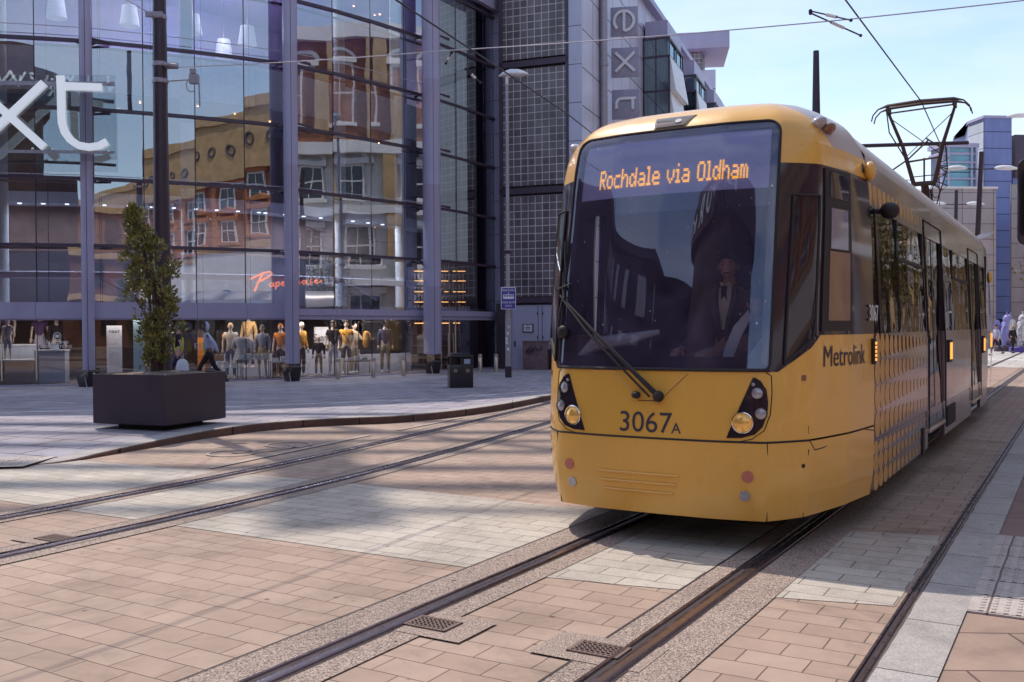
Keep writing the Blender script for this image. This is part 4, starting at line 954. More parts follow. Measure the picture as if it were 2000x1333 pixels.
    for a, c in doors:
        for xx in (-0.6, 0.6):
            for yy in (a - 0.1, c + 0.1): q.tube([(xx, yy, 0.9), (xx, yy, 2.95)], 0.018, 6)
    if doors: q.build('grab_poles', 'tram_yellow', root)
section(0.06, 11.15, [(0.12, 0.42), (0.55, 3.30), (5.10, 8.15), (9.95, 11.0)], [(3.42, 4.95), (8.28, 9.82)], tram)
q = MB(); q.box((0, 0.12, 2.0), (2.45, 0.05, 2.2)); q.build('cab_bulkhead', 'cab_grey', tram)
bl = MB(); prof = [(1.20, 0.5), (1.20, 3.0), (1.0, 3.35), (-1.0, 3.35), (-1.20, 3.0), (-1.20, 0.5)]
rows = []
for k in range(13):
    yy = 11.15 + 0.5 * k / 12; d = 0.05 if k % 2 else 0.0; rows.append([V(x * (1 - d), yy, z if z < 1 else z - d) for x, z in prof])
bl.grid(rows, closed=True); bl.build('bellows', 'tram_rubber', tram)
rear = empty('rear_section', (0, 11.65, 0), R(4.2)); rear.parent = tram
def rear_section():
    b = MB()
    sec = [(1.31, 0.28), (1.325, 0.72), (1.325, 1.63)]; 
    for s in (1, -1): b.grid([[V(s * x, y, z) for x, z in sec] for y in (0, 10)], flip=s < 0)
    b.build('side_panel', 'tram_silver', rear)
    b = MB()
    for s in (1, -1): b.grid([[V(s * 1.31, y, 1.63), V(s * 1.27, y, 2.74)] for y in (0, 10)])
    b.build('window_band', 'tram_black', rear)
    b = MB(); rp = [(1.27, 2.74), (1.25, 3.12), (1.155, 3.30), (1.03, 3.44), (0.86, 3.525), (0, 3.57)]; rp = rp + [(-x, z) for x, z in rp[::-1][1:]]
    b.grid([[V(x, y, z) for x, z in rp] for y in (0, 10)]); b.build('roof', 'tram_roof', rear, smooth=True, angle=60)
    b = MB(); b.box((0, 0.02, 1.7), (2.5, 0.04, 2.6)); b.build('end_wall', 'tram_rubber', rear)
    b = MB(); b.box((1.34, 1.2, 1.40), (0.03, 0.3, 0.28)); b.build('lit_button', 'led_orange', rear)
    b = MB(); b.ball((1.30, 0.5, 2.62), (0.05, 0.12, 0.12), 12, 8); b.build('horn_dome', 'tram_yellow', rear, smooth=True)
    b = MB(); b.plate([(0, 0), (0.26, 0.07), (0.34, 0.16), (0.12, 0.13), (-0.05, 0.05)], V(1.04, 0.6, 3.33), V(1, 0, 0), V(0, 0, 1), 0.25); b.build('roof_fairing', 'white_paint', rear)
rear_section()
# yellow dot pattern fading along the side
dots = MB(); dd_ = []
def dotrow(z, rz_, x, step=0.235, n=14, y00=0.20):
    for k in range(n):
        f = 1 - k / n; yy = y00 + k * step; 
        if 3.40 < yy < 4.97: continue
        g_ = 0.10 + 0.92 * f; ry = 0.119 * g_; rr = rz_ * (0.30 + 0.72 * f); c = V(x, yy, z)
        dots.add([c] + [c + V(0, ry * math.cos(a), rr * math.sin(a)) for a in fr(0, 2 * math.pi * 15 / 16, 15)], [(0, i + 1, (i + 1) % 16 + 1) for i in range(16)])
for z in (0.84, 1.07, 1.30, 1.52): dotrow(z, 0.116, 1.3275, y00=0.20 )
for z in (0.345, 0.50, 0.63): dotrow(z, 0.085 if z < 0.6 else 0.06, 1.3150, n=14)
dots.build('dot_pattern', 'tram_yellow_dot', tram, fix=False)
d2 = MB(); dots = d2
for z in (2.88,): 
    for k in range(14):
        f = 1 - k / 14; yy = 0.22 + k * 0.235; c = V(1.3255 - (z - 1.4) * 0.045, yy, z)
        d2.add([c] + [c + V(-0.15 * 0.045 * math.sin(a) * (0.4 + .6 * f), 0.10 * (0.3 + 0.7 * f) * math.cos(a), 0.13 * (0.4 + 0.6 * f) * math.sin(a)) for a in fr(0, 2 * math.pi * 15 / 16, 15)], [(0, i + 1, (i + 1) % 16 + 1) for i in range(16)])
d2.build('dot_pattern', 'tram_yellow_dot', tram, fix=False)
q = MB(); q.box((1.318, 5.6, 0.50), (0.02, 0.9, 0.26)); q.build('vent_grille', 'tram_under', tram); q = MB(); q.box((1.318, 3.0, 0.40), (0.02, 0.14, 0.30)); q.build('recess', 'tram_rubber', tram)
# mirrors / cameras
q = MB(); q.ball(S(0.99, 2.72) + V(0.10, 0.42, 0), (0.085, 0.095, 0.075), 16, 10); q.tube([S(0.99, 2.72) + V(-0.02, 0.42, 0), S(0.99, 2.72) + V(0.1, 0.42, 0)], 0.022, 8); q.build('mirror_pod', 'tram_rubber', tram, smooth=True)
# underside and wheels
q = MB(); q.prism([(-1.05, -1.1), (-0.7, -1.35), (0.7, -1.35), (1.05, -1.1), (1.1, 0.1), (-1.1, 0.1)], 0.20, 0.8); q.build('underframe', 'tram_under', tram)
for yy in (1.2, 3.0):
    for s in (-1, 1):
        q = MB(); q.lathe([(0.30, -0.06), (0.31, -0.04), (0.29, 0.05), (0.12, 0.06), (0, 0.06)], (s * 0.72, yy, 0.32), 20, Matrix.Rotation(R(90), 3, 'Y')); q.build('wheel', 'rail_steel', tram, smooth=True)
# cab interior
q = MB(); q.prism([(-1.0, -1.35), (-0.6, -1.5), (0.6, -1.5), (1.0, -1.35), (1.1, -0.95), (-1.1, -0.95)], 1.18, 1.33); dash = q.build('dashboard', 'cab_dash', tram, bevel=0.03)
q = MB(); q.prism([(-0.35, -1.25), (0.75, -1.25), (0.75, -0.95), (-0.35, -0.95)], 1.33, 1.42); q.build('console', 'cab_grey', dash, bevel=0.02)
q = MB(); q.box((0, -0.6, 0.92), (2.2, 1.4, 0.06)); q.build('cab_floor', 'cab_grey', tram)
q = MB(); q.prism([(-1.0, -1.1), (1.0, -1.1), (1.1, 0.1), (-1.1, 0.1)], 3.05, 3.1); q.build('cab_ceiling', 'cab_grey', tram)
q = MB(); q.box((0.25, -0.42, 1.44), (0.5, 0.5, 0.12)); q.box((0.25, -0.15, 1.85), (0.5, 0.10, 0.8)); q.box((0.25, -0.15, 2.32), (0.28, 0.09, 0.2)); q.build('driver_seat', 'seat_blue', tram, bevel=0.04)
q = MB(); pa = [(0, 0), (0.02, 0.16), (0.09, 0.34), (0.20, 0.47), (0.22, 0.40), (0.16, 0.28), (0.10, 0.12), (0.06, 0.02)]
q.plate(pa, V(0.42, -1.28, 1.36), V(0.95, 0.1, 0).normalized(), V(0, 0.1, 1).normalized(), 0.02); q.plate([(x + 0.10 + y * 0.15, y * 0.8) for x, y in pa], V(0.48, -1.25, 1.34), V(0.95, 0.1, 0).normalized(), V(0, 0.1, 1).normalized(), 0.02); q.build('pale_panel', 'paper_white', tram)  # two pale leaf-shaped plates on the dash beside the driver
q = MB(); q.tube([S(-0.30, 1.44, -0.12), S(-0.24, 1.56, -0.13), S(-0.12, 1.60, -0.16), S(-0.02, 1.66, -0.2)], [0.03, 0.06, 0.05, 0.02], 8); q.build('dash_cloth', 'paper_white', tram, smooth=True)
# pantograph
pg = empty('pantograph', (0, 12.9, 3.57)); pg.parent = tram
kz = 1.05; bz = 2.60
q = MB(); q.box((0, 0.2, 0.10), (1.3, 1.2, 0.08)); [q.tube([(x, y, -0.05), (x, y, 0.12)], 0.05, 8) for x in (-.5, .5) for y in (-.3, .7)]; q.build('base_frame', 'panto_brown', pg)
q = MB(); q.tube([(0, 0.9, 0.15), (0, 0.05, kz)], [0.085, 0.075], 10); q.tube([(0.10, 0.95, 0.15), (0.10, 0.2, kz - 0.1)], 0.02, 6); q.build('lower_arm', 'panto_brown', pg, smooth=True)
q = MB(); q.tube([(-0.22, 0, kz), (0.22, 0, kz)], 0.05, 8)
for s in (-1, 1):
    q.tube([(s * 0.20, 0, kz), (s * 0.38, -0.2, kz + 0.75), (s * 0.62, -0.42, bz - 0.13)], [0.045, 0.038, 0.028], 8); q.tube([(s * 0.62, -0.42, bz - 0.2), (-s * 0.33, -0.15, kz + 0.55)], 0.009, 5)
    q.tube([(s * 0.20, 0.02, kz - 0.02)] + [(s * 0.22 + 0.07 * math.cos(a), 0.02, kz - 0.17 + 0.14 * math.sin(a)) for a in fr(1.5, 7.5, 12)], 0.010, 5)
q.tube([(-0.30, -0.12, kz + 0.45), (0.30, -0.12, kz + 0.5)], 0.022, 6); q.tube([(-0.9, -0.1, kz + 0.12), (-0.30, -0.12, kz + 0.5), (0.12, -0.2, kz + 0.86)], 0.018, 6); q.tube([(0.05, -0.2, kz + 0.9), (0.38, -0.15, kz + 0.65)], 0.016, 6)
q.tube([(-0.85, -0.1, kz + 0.15), (-0.2, 0, kz + 0.08)], 0.008, 5); q.tube([(-0.2, 0, kz + 0.15), (0.45, 0, kz + 0.17)], 0.012, 5); q.tube([(0.0, 0, kz), (0.0, 0, kz + 0.5)], 0.02, 6); q.ball((0, 0, kz + 0.5), 0.03, 8, 6)
q.build('upper_arm', 'panto_brown', pg, smooth=True)
q = MB()
for dy in (-0.16, 0.12):
    q.tube([(-0.93, dy - .42, bz - 0.28), (-0.90, dy - .42, bz - 0.16), (-0.80, dy - .42, bz - 0.05), (-0.62, dy - .42, bz + 0.005), (0, dy - .42, bz + 0.03), (0.62, dy - .42, bz + 0.005), (0.80, dy - .42, bz - 0.05), (0.90, dy - .42, bz - 0.16), (0.93, dy - .42, bz - 0.28)], [0.014, 0.014, 0.016, 0.03, 0.034, 0.03, 0.016, 0.014, 0.014], 6)
for s in (-1, 1): q.box((s * 0.62, -0.44, bz - 0.07), (0.05, 0.36, 0.12))
q.tube([(-0.62, -0.42, bz - 0.12), (0.62, -0.42, bz - 0.08)], 0.018, 6)
q.build('contact_bar', 'panto_brown', pg, smooth=True)
q = MB(); q.tube([(-0.66, -0.42, bz - 0.1), (-0.62, -0.36, bz - 0.5), (-0.25, -0.1, kz + 0.35)], 0.014, 6)
q.tube([(0.20, 0, kz - 0.05)] + [(0.32 + 0.12 * math.sin(k * 1.9), 0.1 + 0.02 * k, kz - 0.15 + 0.09 * k * (1 if k < 7 else 0.7)) for k in range(12)], 0.014, 5); q.tube([(0.38, 0.1, kz + 0.9), (0.42, 0.2, kz + 0.3), (0.30, 0.2, kz - 0.1), (0.15, 0.4, kz - 0.55)], 0.013, 5); q.build('cable', 'panto_brown', pg, smooth=True)
# ------------------------------------------------------------------ glass-block and street buildings
def lbw(mb, name, m, parent, **k): return mb.build(name, m, parent, **k)     # coordinates local to the building's Empty
P0 = Vector((-0.42, 37.35)); GA = R(-21)
gbk = empty('corner_building', (P0.x, P0.y, 0.12), GA, 'grey corner block with glass brick wall above lilac service doors', 'building')
GW = 2.75; EZ = 17.2
b = MB(); b.box((GW / 2, 0.35, 9.0), (GW + 0.1, 0.5, 16.6)); b.build('wall_core', 'dark_steel', gbk)
for z0, z1 in ((2.75, 6.55), (6.95, 11.35), (11.75, 16.2)):
    b = MB(); b.box((GW / 2, 0.05, (z0 + z1) / 2), (GW - 0.12, 0.14, z1 - z0)); b.build('glass_block_panel', 'glass_block', gbk)
many('band_beam', 'dark_steel', gbk, [((GW / 2, 0.02, z), (GW, 0.2, 0.22)) for z in (2.62, 6.75, 11.55, 16.4)])
b = MB(); b.box((0.07, 0.03, 8.5), (0.14, 0.22, 17)); b.box((GW - 0.03, 0.03, 8.5), (0.1, 0.22, 17)); b.build('edge_trim', 'dark_steel', gbk)
b = MB(); b.box((1.55, 0.04, 1.22), (2.3, 0.1, 2.44)); sd = b.build('service_door', 'door_lilac', gbk)
b = MB(); b.box((1.52, -0.015, 1.2), (0.012, 0.02, 2.4)); b.box((1.68, -0.015, 1.2), (0.012, 0.02, 2.4)); b.box((0.42, -0.015, 1.2), (0.012, 0.02, 2.4)); b.box((1.55, -0.015, 2.44), (2.3, 0.03, 0.03)); b.build('door_gap', 'black_joint', sd)
b = MB(); [b.box((x, -0.02, z), (0.03, 0.03, 0.09)) for x in (1.49, 1.71) for z in (0.5, 1.2, 2.1)]; b.box((0.58, -0.03, 0.95), (0.05, 0.05, 0.22)); b.build('hinges', 'dark_steel', sd)
b = MB(); b.box((0.12, 0.0, 1.25), (0.5, 0.3, 2.5)); b.build('door_pier', 'black_joint', gbk)
nb = empty('notice_board', (0, 0, 0), 0, 'small framed white notice fixed to the lilac service doors', 'notice')
pn = gbk.matrix_basis @ V(1.12, -0.03, 1.55); nb.location = pn; nb.rotation_euler = (0, 0, GA)
b = MB(); b.box((0, 0, 0), (0.42, 0.04, 0.32)); b.build('frame', 'dark_steel', nb)
b = MB(); b.box((0, -0.022, 0), (0.34, 0.01, 0.25)); pp = b.build('sheet', 'paper_white', nb)
b = MB(); b.box((0, -0.03, 0.085), (0.06, 0.004, 0.03)); [b.box((0, -0.03, 0.03 - k * 0.035), (0.24 - 0.03 * (k % 2), 0.004, 0.012 if k else 0.022)) for k in range(4)]; b.build('print', 'print_dark', pp)
cb_ = empty('street_cabinet', gbk.matrix_basis @ V(1.62, -0.45, 0), GA, 'low brown utility cabinet with scribbled graffiti in front of the lilac doors', 'cabinet')
b = MB(); b.box((0, 0, 0.52), (0.98, 0.45, 1.02)); b.build('cabinet_body', 'cabinet_brown', cb_, bevel=0.02)
b = MB(); b.box((0, 0, 1.05), (1.02, 0.5, 0.05)); b.build('cabinet_lid', 'cabinet_brown', cb_, bevel=0.01)
b = MB(); random.seed(3)
for k in range(9):
    cx, cz = random.uniform(-.28, .2), random.uniform(.45, .85); b.tube([(cx + 0.13 * math.cos(a * 1.0 + k) * random.uniform(.6, 1.1), -0.232, cz + 0.11 * math.sin(a * 1.3 + k)) for a in fr(0, 6, 14)], 0.007, 4)
b.build('graffiti_scrawl', 'graffiti', cb_)
b = MB(); b.box((0.52, -0.1, 0.9), (0.12, 0.12, 0.28)); b.build('meter_box', 'galv', cb_, bevel=0.01)
cb2 = empty('street_cabinet', gbk.matrix_basis @ V(2.55, -0.4, 0), GA, 'narrow grey utility cabinet beside the doors, half behind the tram', 'cabinet')
b = MB(); b.box((0, 0, 0.52), (0.5, 0.4, 1.0)); b.build('cabinet_body', 'door_lilac', cb2, bevel=0.03); b = MB(); b.box((0, 0, 1.04), (0.54, 0.44, 0.04)); b.build('cabinet_lid', 'dark_steel', cb2)

E2 = gbk.matrix_basis @ V(GW + 0.02, 0, 0); SA = math.atan2(0.938, 0.347)
stb = empty('street_building', (E2.x + .47, E2.y - .174, 0.0), SA, 'long grey panel-clad building along the street with projecting glazed bays', 'building')
# local x along the street (away), local -y towards the street
b = MB()
for zi in range(12):
    z0 = 0.1 + zi * 1.42; b.prism([(-0.03, -0.02), (-0.03, 0.5), (0.0, 0.5), (0.0, -0.02)], z0 + 0.012, z0 + 1.408)
b.build('corner_panel', 'corner_clad_skylit', stb)
b = MB(); b.prism([(0, 0), (44, 0), (44, 8), (1.6, 8), (1.6, .52), (0, .52)], 0, 17); wall = b.build('wall', 'grey_clad', stb)
b = MB(); b.box((22.9, 4.0, 17.12), (43, 8.7, 0.30)); b.build('roof_edge', 'lilac_steel', stb, bevel=0.04)
b = MB(); b.tube([(2.6, -0.15, 0), (2.6, -0.15, 17)], 0.16, 12); [b.tube([(2.6, -0.15, z), (2.6, -0.15, z + 0.1)], 0.185, 12) for z in (3, 6, 9, 12, 15)]; b.build('drainpipe', 'galv', stb, smooth=True)
for i, x in enumerate((10.3, 17.6, 24.6, 31.0)):
    d = 1.25; w = 3.4
    b = MB(); b.box((x + w / 2, -d / 2, 9.0), (w, d - 0.1, 12.2)); bay = b.build('bay_window', 'bay_glass', stb)
    b = MB()
    for z in (3.0, 5.0, 7.0, 9.0, 11.0, 12.7, 14.3, 15.15): b.box((x + w / 2, -d / 2, z), (w + 0.06, d + 0.06, 0.10))
    for xx, yy in ((x, -0.05), (x, -d / 2), (x, -d), (x + w, -d), (x + w / 2, -d)): b.box((xx, yy, 9.1), (0.06, 0.06, 12.2))
    b.build('bay_frame', 'dark_steel', bay)
    b = MB(); b.box((x + w / 2 + 0.1, -d / 2, 15.6), (w, d - 0.2, 0.8)); b.build('bay_cap', 'lilac_steel', bay)
    b = MB(); b.box((x + w / 2 + 0.05, -d / 2 + 0.1, 9), (w - 0.3, d - 0.4, 12)); b.build('bay_interior', 'interior_dark', bay)
    # pale blinds stepping out on the street face
    b = MB()
    for k, z in enumerate((4.0, 6.0, 8.0, 10.0, 11.9, 13.5)): b.add([V(x + 0.05, -d - 0.02, z + 0.85), V(x + w - 0.05, -d - 0.02, z + 0.85), V(x + w - 0.05, -d - 0.30, z - 0.8), V(x + 0.05, -d - 0.30, z - 0.8), V(x + 0.05, -d - 0.02, z - 0.8), V(x + w - 0.05, -d - 0.02, z - 0.8)], [(0, 1, 2, 3), (0, 3, 4), (1, 5, 2), (3, 2, 5, 4), (0, 4, 5, 1)])
    b.build('window_louvre', 'white_paint', bay)
# blade sign with turned letters
tile_y = 39.6
signs = empty('vertical_sign', (0, 0, 0), 0, 'vertical row of square grey tiles with turned silver letters e x t', 'shop sign')
for (px, py, sz, ch) in ((1219, 42, 53, 'e'), (1221, 122, 54, 'x'), (1222, 204, 54, 't')):
    c = at(px, py, tile_y); w = sz * tile_y / 1900; n_ux = V(0.985, -0.17, 0); uz = V(0, 0, 1)
    b = MB(); hw = w / 2; b.plate([(-hw, -hw * 1.06), (hw, -hw * 1.06), (hw, hw * 1.06), (-hw, hw * 1.06)], c - V(0, 0, 0), n_ux, uz, -0.10); tile = b.build('sign_tile', 'sign_tile', signs, bevel=0.015)
    o = c - n_ux.cross(uz) * -0.0 + n_ux.cross(uz) * 0.03; b = MB(); sw = w * 0.10; r = w * 0.36
    # letters turned a quarter clockwise: letter-right -> down, letter-up -> right
    lx, ly = -uz, n_ux
    if ch == 'e':
        pts = [(r * math.cos(a), r * math.sin(a)) for a in fr(0.0, 2 * math.pi - 0.75, 26)]
        b.stroke(pts, sw, o, lx, ly, 0.06); b.stroke([(-r, 0), (r, 0)], sw, o + n_ux.cross(uz) * 0.004, lx, ly, 0.06)
    elif ch == 'x':
        b.stroke([(-r * .95, -r * .95), (r * .95, r * .95)], sw, o, lx, ly, 0.06); b.stroke([(-r * .95, r * .95), (r * .95, -r * .95)], sw, o + n_ux.cross(uz) * 0.004, lx, ly, 0.06)
    else:
        b.stroke([(-r * 0.55, r * 1.05), (-r * 0.55, -r * 0.35)] + [(-r * 0.05 - r * 0.5 * math.cos(a), -r * 0.4 - r * 0.5 * math.sin(a)) for a in fr(0.1, 1.4, 8)] + [(r * 0.45, -r * 0.9)], sw, o, lx, ly, 0.06)
        b.stroke([(-r * 0.55, r * 0.72), (r * 0.55, r * 0.72)], sw, o + n_ux.cross(uz) * 0.004, lx, ly, 0.06)
    b.build('letter', 'lamp_white', tile)
# roof tower with overhanging flat roof at the far end
tY = 66.0
twr = empty('roof_tower', at(1365, 300, tY), R(-8), 'square rooftop tower with a wide overhanging flat roof beyond the glazed bays', 'building')
zt = zat(1350, 74, tY); z_o = twr.location.z
b = MB(); b.box((0.15, 1.2, zt - z_o - 0.55), (3.6, 5.0, 1.1)); b.build('overhang_roof', 'lilac_steel', twr, bevel=0.05)
b = MB(); b.box((-0.75, 1.2, zt - z_o - 2.0), (1.9, 3.4, 2.4)); b.build('tower_glazing', 'glass_block', twr)
b = MB(); b.box((0.2, 2.0, zt - z_o - 2.0), (0.5, 2.6, 2.4)); b.box((0.15, 1.9, -zt * 0 - 3.0 + (zat(1380, 140, tY) - z_o) - 3.0), (1.9, 4.5, 12.0)); b.build('tower_wall', 'grey_clad', twr)

# ------------------------------------------------------------------ buildings at the far right
def block(name, label, pxl, pxr, pyt, Y, depth, m, ms, yaw=0, z0=0.0, cat='building', pyt_r=None):
    a = at(pxl, 640, Y); c = at(pxr, 640, Y); zt_ = zat((pxl + pxr) / 2, pyt, Y); w = c.x - a.x
    root = empty(name, (a.x, Y, 0), yaw, label, cat)
    q = MB(); q.box((w / 2, depth / 2, (zt_ + z0) / 2), (w, depth, zt_ - z0)); q.build('wall', m, root)
    return root, w, zt_
stn, w, zt_ = block('stone_building', 'pale stone-clad block beyond the tram at the end of the street', 1818, 1950, 368, 72, 14, 'stone_clad', None, R(4))
q = MB(); q.box((w / 2, 7, zt_ + 0.06), (w + 0.2, 14.2, 0.16)); q.build('parapet', 'pale_stone', stn)
q = MB(); q.box((w * 0.62, -0.02, 3.0), (0.9, 0.1, 4.5)); q.build('downpipe', 'galv', stn)
tea, w, zt_ = block('teal_building', 'teal glazed rooftop box above the pale stone block', 1838, 1908, 288, 78, 1.6, 'teal_clad', None, R(5), 8)
q = MB(); q.box((w / 2, .8, zt_ + 0.15), (w + 0.4, 2.0, 0.35)); q.box((w / 2, .8, zt_ - 0.5), (w + 0.3, 1.8, 0.2)); q.build('cornice', 'lilac_steel', tea)
q = MB(); [q.box((w * f, -0.08, (zt_ + 8) / 2), (0.16, 0.2, zt_ - 8)) for f in (0.0, 0.18, 0.86, 1.0)]; [q.box((w / 2, -0.08, z), (w, 0.16, 0.14)) for z in fr(9.5, zt_ - 1.2, 4)]; q.build('frame', 'lilac_steel', tea)
blu = empty('blue_building', (at(1921, 640, 80).x, 80, 0), R(5), 'tall blue-clad tower with a slanting pale side, at the far right', 'building')
zt_ = zat(1950, 231, 80); w = at(1978, 640, 80).x - at(1921, 640, 80).x
q = MB(); q.prism([(0.02, 0), (w, 0), (w, 9), (3.4, 9), (0.02, 2.3)], 0, zt_); q.build('wall', 'blue_clad', blu)
q = MB(); q.prism([(-0.02, 0.02), (0.018, 0.02), (0.018, 2.32), (-0.02, 2.32)], 0, zt_ - 0.3); q.build('side_wall', 'blue_clad_side', blu)
q = MB(); q.prism([(-0.05, -0.06), (w + .05, -0.06), (w + .05, 9), (3.4, 9.1), (-0.05, 2.4)], zt_, zt_ + .22); q.build('parapet', 'lilac_steel', blu)
q = MB(); q.box((w / 2 + 0.1, -0.03, 1.1), (w - 0.6, 0.1, 2.2)); q.build('base_window', 'window_dark', blu)
b2 = empty('set_back_building', (at(1977, 640, 84).x, 84, 0), R(5), 'blue set-back wing with a dark louvred top at the picture edge', 'building')
q = MB(); q.box((4, 5, 7.2), (8, 10, 14.4)); q.build('wall', 'blue_clad', b2); q = MB(); q.box((4, 4.6, 16.2), (8, 10, 3.6)); q.build('louvred_top', 'dark_steel', b2)
b3 = empty('entrance_block', (at(1974, 640, 76).x, 76, 0), R(-20), 'pale stepped stone pier with tall glazing beside the blue tower', 'building')
zt_ = zat(1980, 360, 76)
q = MB(); q.box((0.45, .2, zt_ / 2), (0.9, .6, zt_)); q.box((3.4, 1.2, zt_ * 0.45), (5.0, 1.2, zt_ * 0.9)); q.build('wall', 'stone_clad', b3)
q = MB(); q.box((2.2, 0.45, 5), (2.2, 0.2, 8)); fg = q.build('tall_window', 'window_dark', b3)
q = MB(); [q.box((2.2, 0.33, z), (2.2, 0.06, 0.08)) for z in fr(1.5, 8.5, 7)]; [q.box((x, 0.33, 5), (0.08, 0.07, 8)) for x in (1.2, 1.9, 2.6, 3.2)]; q.build('window_frame', 'lamp_white', fg)

# ------------------------------------------------------------------ buildings across the square (they show as reflections)
def facade_row(root, axis, u0, u1, face, nsign, bayw, zs, mw, mt, hole='window_dark'):
    """windows with sashes on a wall plane; axis 'y': wall runs along y at x=face"""
    n = int((u1 - u0) / bayw); proto = None
    for zi, (z0, z1, arch) in enumerate(zs):
        proto = None
        for i in range(n):
            u = u0 + (i + 0.5) * bayw
            if proto is None:
                q = MB(); q.box((nsign * 0.02, 0, (z0 + z1) / 2), (0.10, bayw * 0.42, z1 - z0)); w_ = q.build('window', hole, root)
                q = MB(); hw = bayw * 0.21
                for (yy, zz, sy, sz) in ((-hw, (z0 + z1) / 2, 0.12, z1 - z0 + .1), (hw, (z0 + z1) / 2, 0.12, z1 - z0 + .1), (0, z0, bayw * .42 + .1, 0.12), (0, z1, bayw * .42 + .1, 0.14), (0, (z0 + z1) / 2, bayw * .42, 0.09), (0, (z0 + z1) / 2, 0.06, z1 - z0)): q.box((nsign * 0.06, yy, zz), (0.12, sy, sz))
                f_ = q.build('sash', 'white_paint', w_)
                q = MB(); q.box((nsign * 0.1, 0, z1 + 0.25), (0.3, bayw * 0.6, 0.35)); q.box((nsign * 0.12, 0, z0 - 0.12), (0.34, bayw * 0.6, 0.2))
                if arch: q.tube([(nsign * 0.05, hw * 1.3 * math.cos(a), z1 + 0.3 + hw * 0.9 * math.sin(a)) for a in fr(0, math.pi, 10)], 0.16, 6)
                s_ = q.build('surround', mt, w_)
                w_.location = (face, u, 0); proto = w_
            else:
                c = proto.copy(); C.objects.link(c); c.location = (face, u, 0)
                for ch in proto.children: d = ch.copy(); C.objects.link(d); d.parent = c
FX = 21.5
bk_ = empty('brick_building', (0, 0, 0), 0, 'red brick and cream stone Victorian building reflected in the shop glass', 'building')
q = MB(); q.box((FX + 5, -27.5, 8.7), (10, 80, 17.4)); q.build('wall', 'red_brick', bk_)
q = MB(); q.box((FX - 0.15, -27.5, 3.8), (0.5, 80.1, 7.6)); q.build('ground_floor', 'pale_stone', bk_); q = MB(); q.box((FX - 0.12, -27.5, 15.2), (0.4, 80.1, 4.0)); q.build('attic_storey', 'cream_stone', bk_); q = MB(); [q.lathe([(.42, -.1), (.42, .06), (.30, .06), (.26, -.05), (0, -.05)], (FX - .36, -64 + k * 1.9, 14.9), 12, Matrix.Rotation(R(-90), 3, 'Y')) for k in range(39)]; q.build('roundels', 'slate', bk_)
many('stone_band', 'cream_stone', bk_, [((FX - 0.15, -27.5, z), (0.7, 80.2, h)) for z, h in ((4.0, 0.4), (7.6, 0.5), (13.1, 0.6), (17.4, 0.7))])
many('pilaster', 'terracotta', bk_, [((FX - 0.1, -43 + k * 3.7, 11), (0.35, 0.6, 12.4)) for k in range(16)])
facade_row(bk_, 'y', -58.2, 12.2, FX - 0.02, -1, 3.7, [(4.9, 7.0, False), (8.3, 10.0, True), (10.9, 12.5, False), (15.6, 16.7, False)], None, 'terracotta')
many('shop_window', 'window_dark', bk_, [((FX - 0.35, -43.4 + (k + .5) * 3.7, 2.2), (0.2, 2.5, 3.4)) for k in range(15)])
pb_ = empty('stone_bank', (0, 0, 0), 0, 'pale classical stone building with pilasters reflected in the curved glass', 'building')
q = MB(); q.box((FX + 7.5, 28.3, 10), (10, 31, 20)); q.build('wall', 'pale_stone', pb_)
many('cornice', 'pale_stone', pb_, [((FX + 2.3, 28.3, z), (1.0, 31.2, h)) for z, h in ((4.6, 0.5), (9.0, 0.5), (12.9, 0.8), (20, 0.9))])
q = MB(); q.box((FX + 2.40, 28.3, 16.4), (0.24, 31.1, 6.6)); q.build('brick_storey', 'red_brick', pb_)
many('pilaster', 'cream_stone', pb_, [((FX + 2.2, 13.6 + k * 3.45, 10), (0.75, 0.8, 19.4)) for k in range(9)])
facade_row(pb_, 'y', 13.3, 42.0, FX + 2.4, -1, 3.45, [(1.2, 3.8, False), (5.6, 8.0, False), (9.8, 11.8, True), (14.4, 18.0, True)], None, 'pale_stone')
dkb = empty('dark_warehouse', (0, 0, 0), 0, 'dark brick corner building with curved roof reflected in the tram windscreen', 'building')
q = MB(); q.box((-29, -3, 7.0), (14, 30, 14)); q.build('wall', 'dark_brick', dkb)
q = MB(); q.tube([(-17.0, -18, 0), (-17.0, -18, 17.4)], 7.0, 28); q.tube([(-17, -18, 16.4), (-17, -18, 18.6)], 7.4, 28); q.lathe([(5, 18.6), (4.4, 20.4), (0, 21.2)], (-17, -18, 0), 24); q.box((-24, -20, 7), (12, 8, 14)); q.build('corner_turret', 'dark_brick', dkb, smooth=True)
many('window', 'lamp_white', dkb, [((-21.95, -7.5 + k * 1.1, z), (0.1, 0.35, h)) for k in range(8) for z, h in ((12.0, 1.7), (9.6, .8))])
q = MB(); q.box((-22.0, -3, 14.1), (0.6, 30.2, 0.6)); q.build('cornice', 'slate', dkb)
for k, ch in enumerate('PRINTWORKS'):
    a = R(30 + 11 * k); text('lettering', ch, 1.5, 'pale_glow', dkb, (-17 + 7.43 * math.cos(a), -18 + 7.43 * math.sin(a), 16.8), (math.sin(a), -math.cos(a), 0) if False else (-math.sin(a), math.cos(a), 0), (0, 0, 1), 0.05, align='CENTER')
bh = empty('square_building', (0, 0, 0), 0, 'brick building behind the viewer facing the square, seen only in reflections', 'building')
q = MB(); q.box((2, -48, 7), (46, 8, 14)); q.build('wall', 'red_brick_x', bh); many('stone_band', 'cream_stone', bh, [((2, -43.9, z), (46.2, 0.6, 0.7)) for z in (4.8, 9.2, 13.8)])
q = MB(); many('window', 'window_dark', bh, [((-19.5 + k * 3.3, -43.95, z), (1.5, 0.2, 2.4)) for k in range(14) for z in (2.4, 7.2, 11.6)])

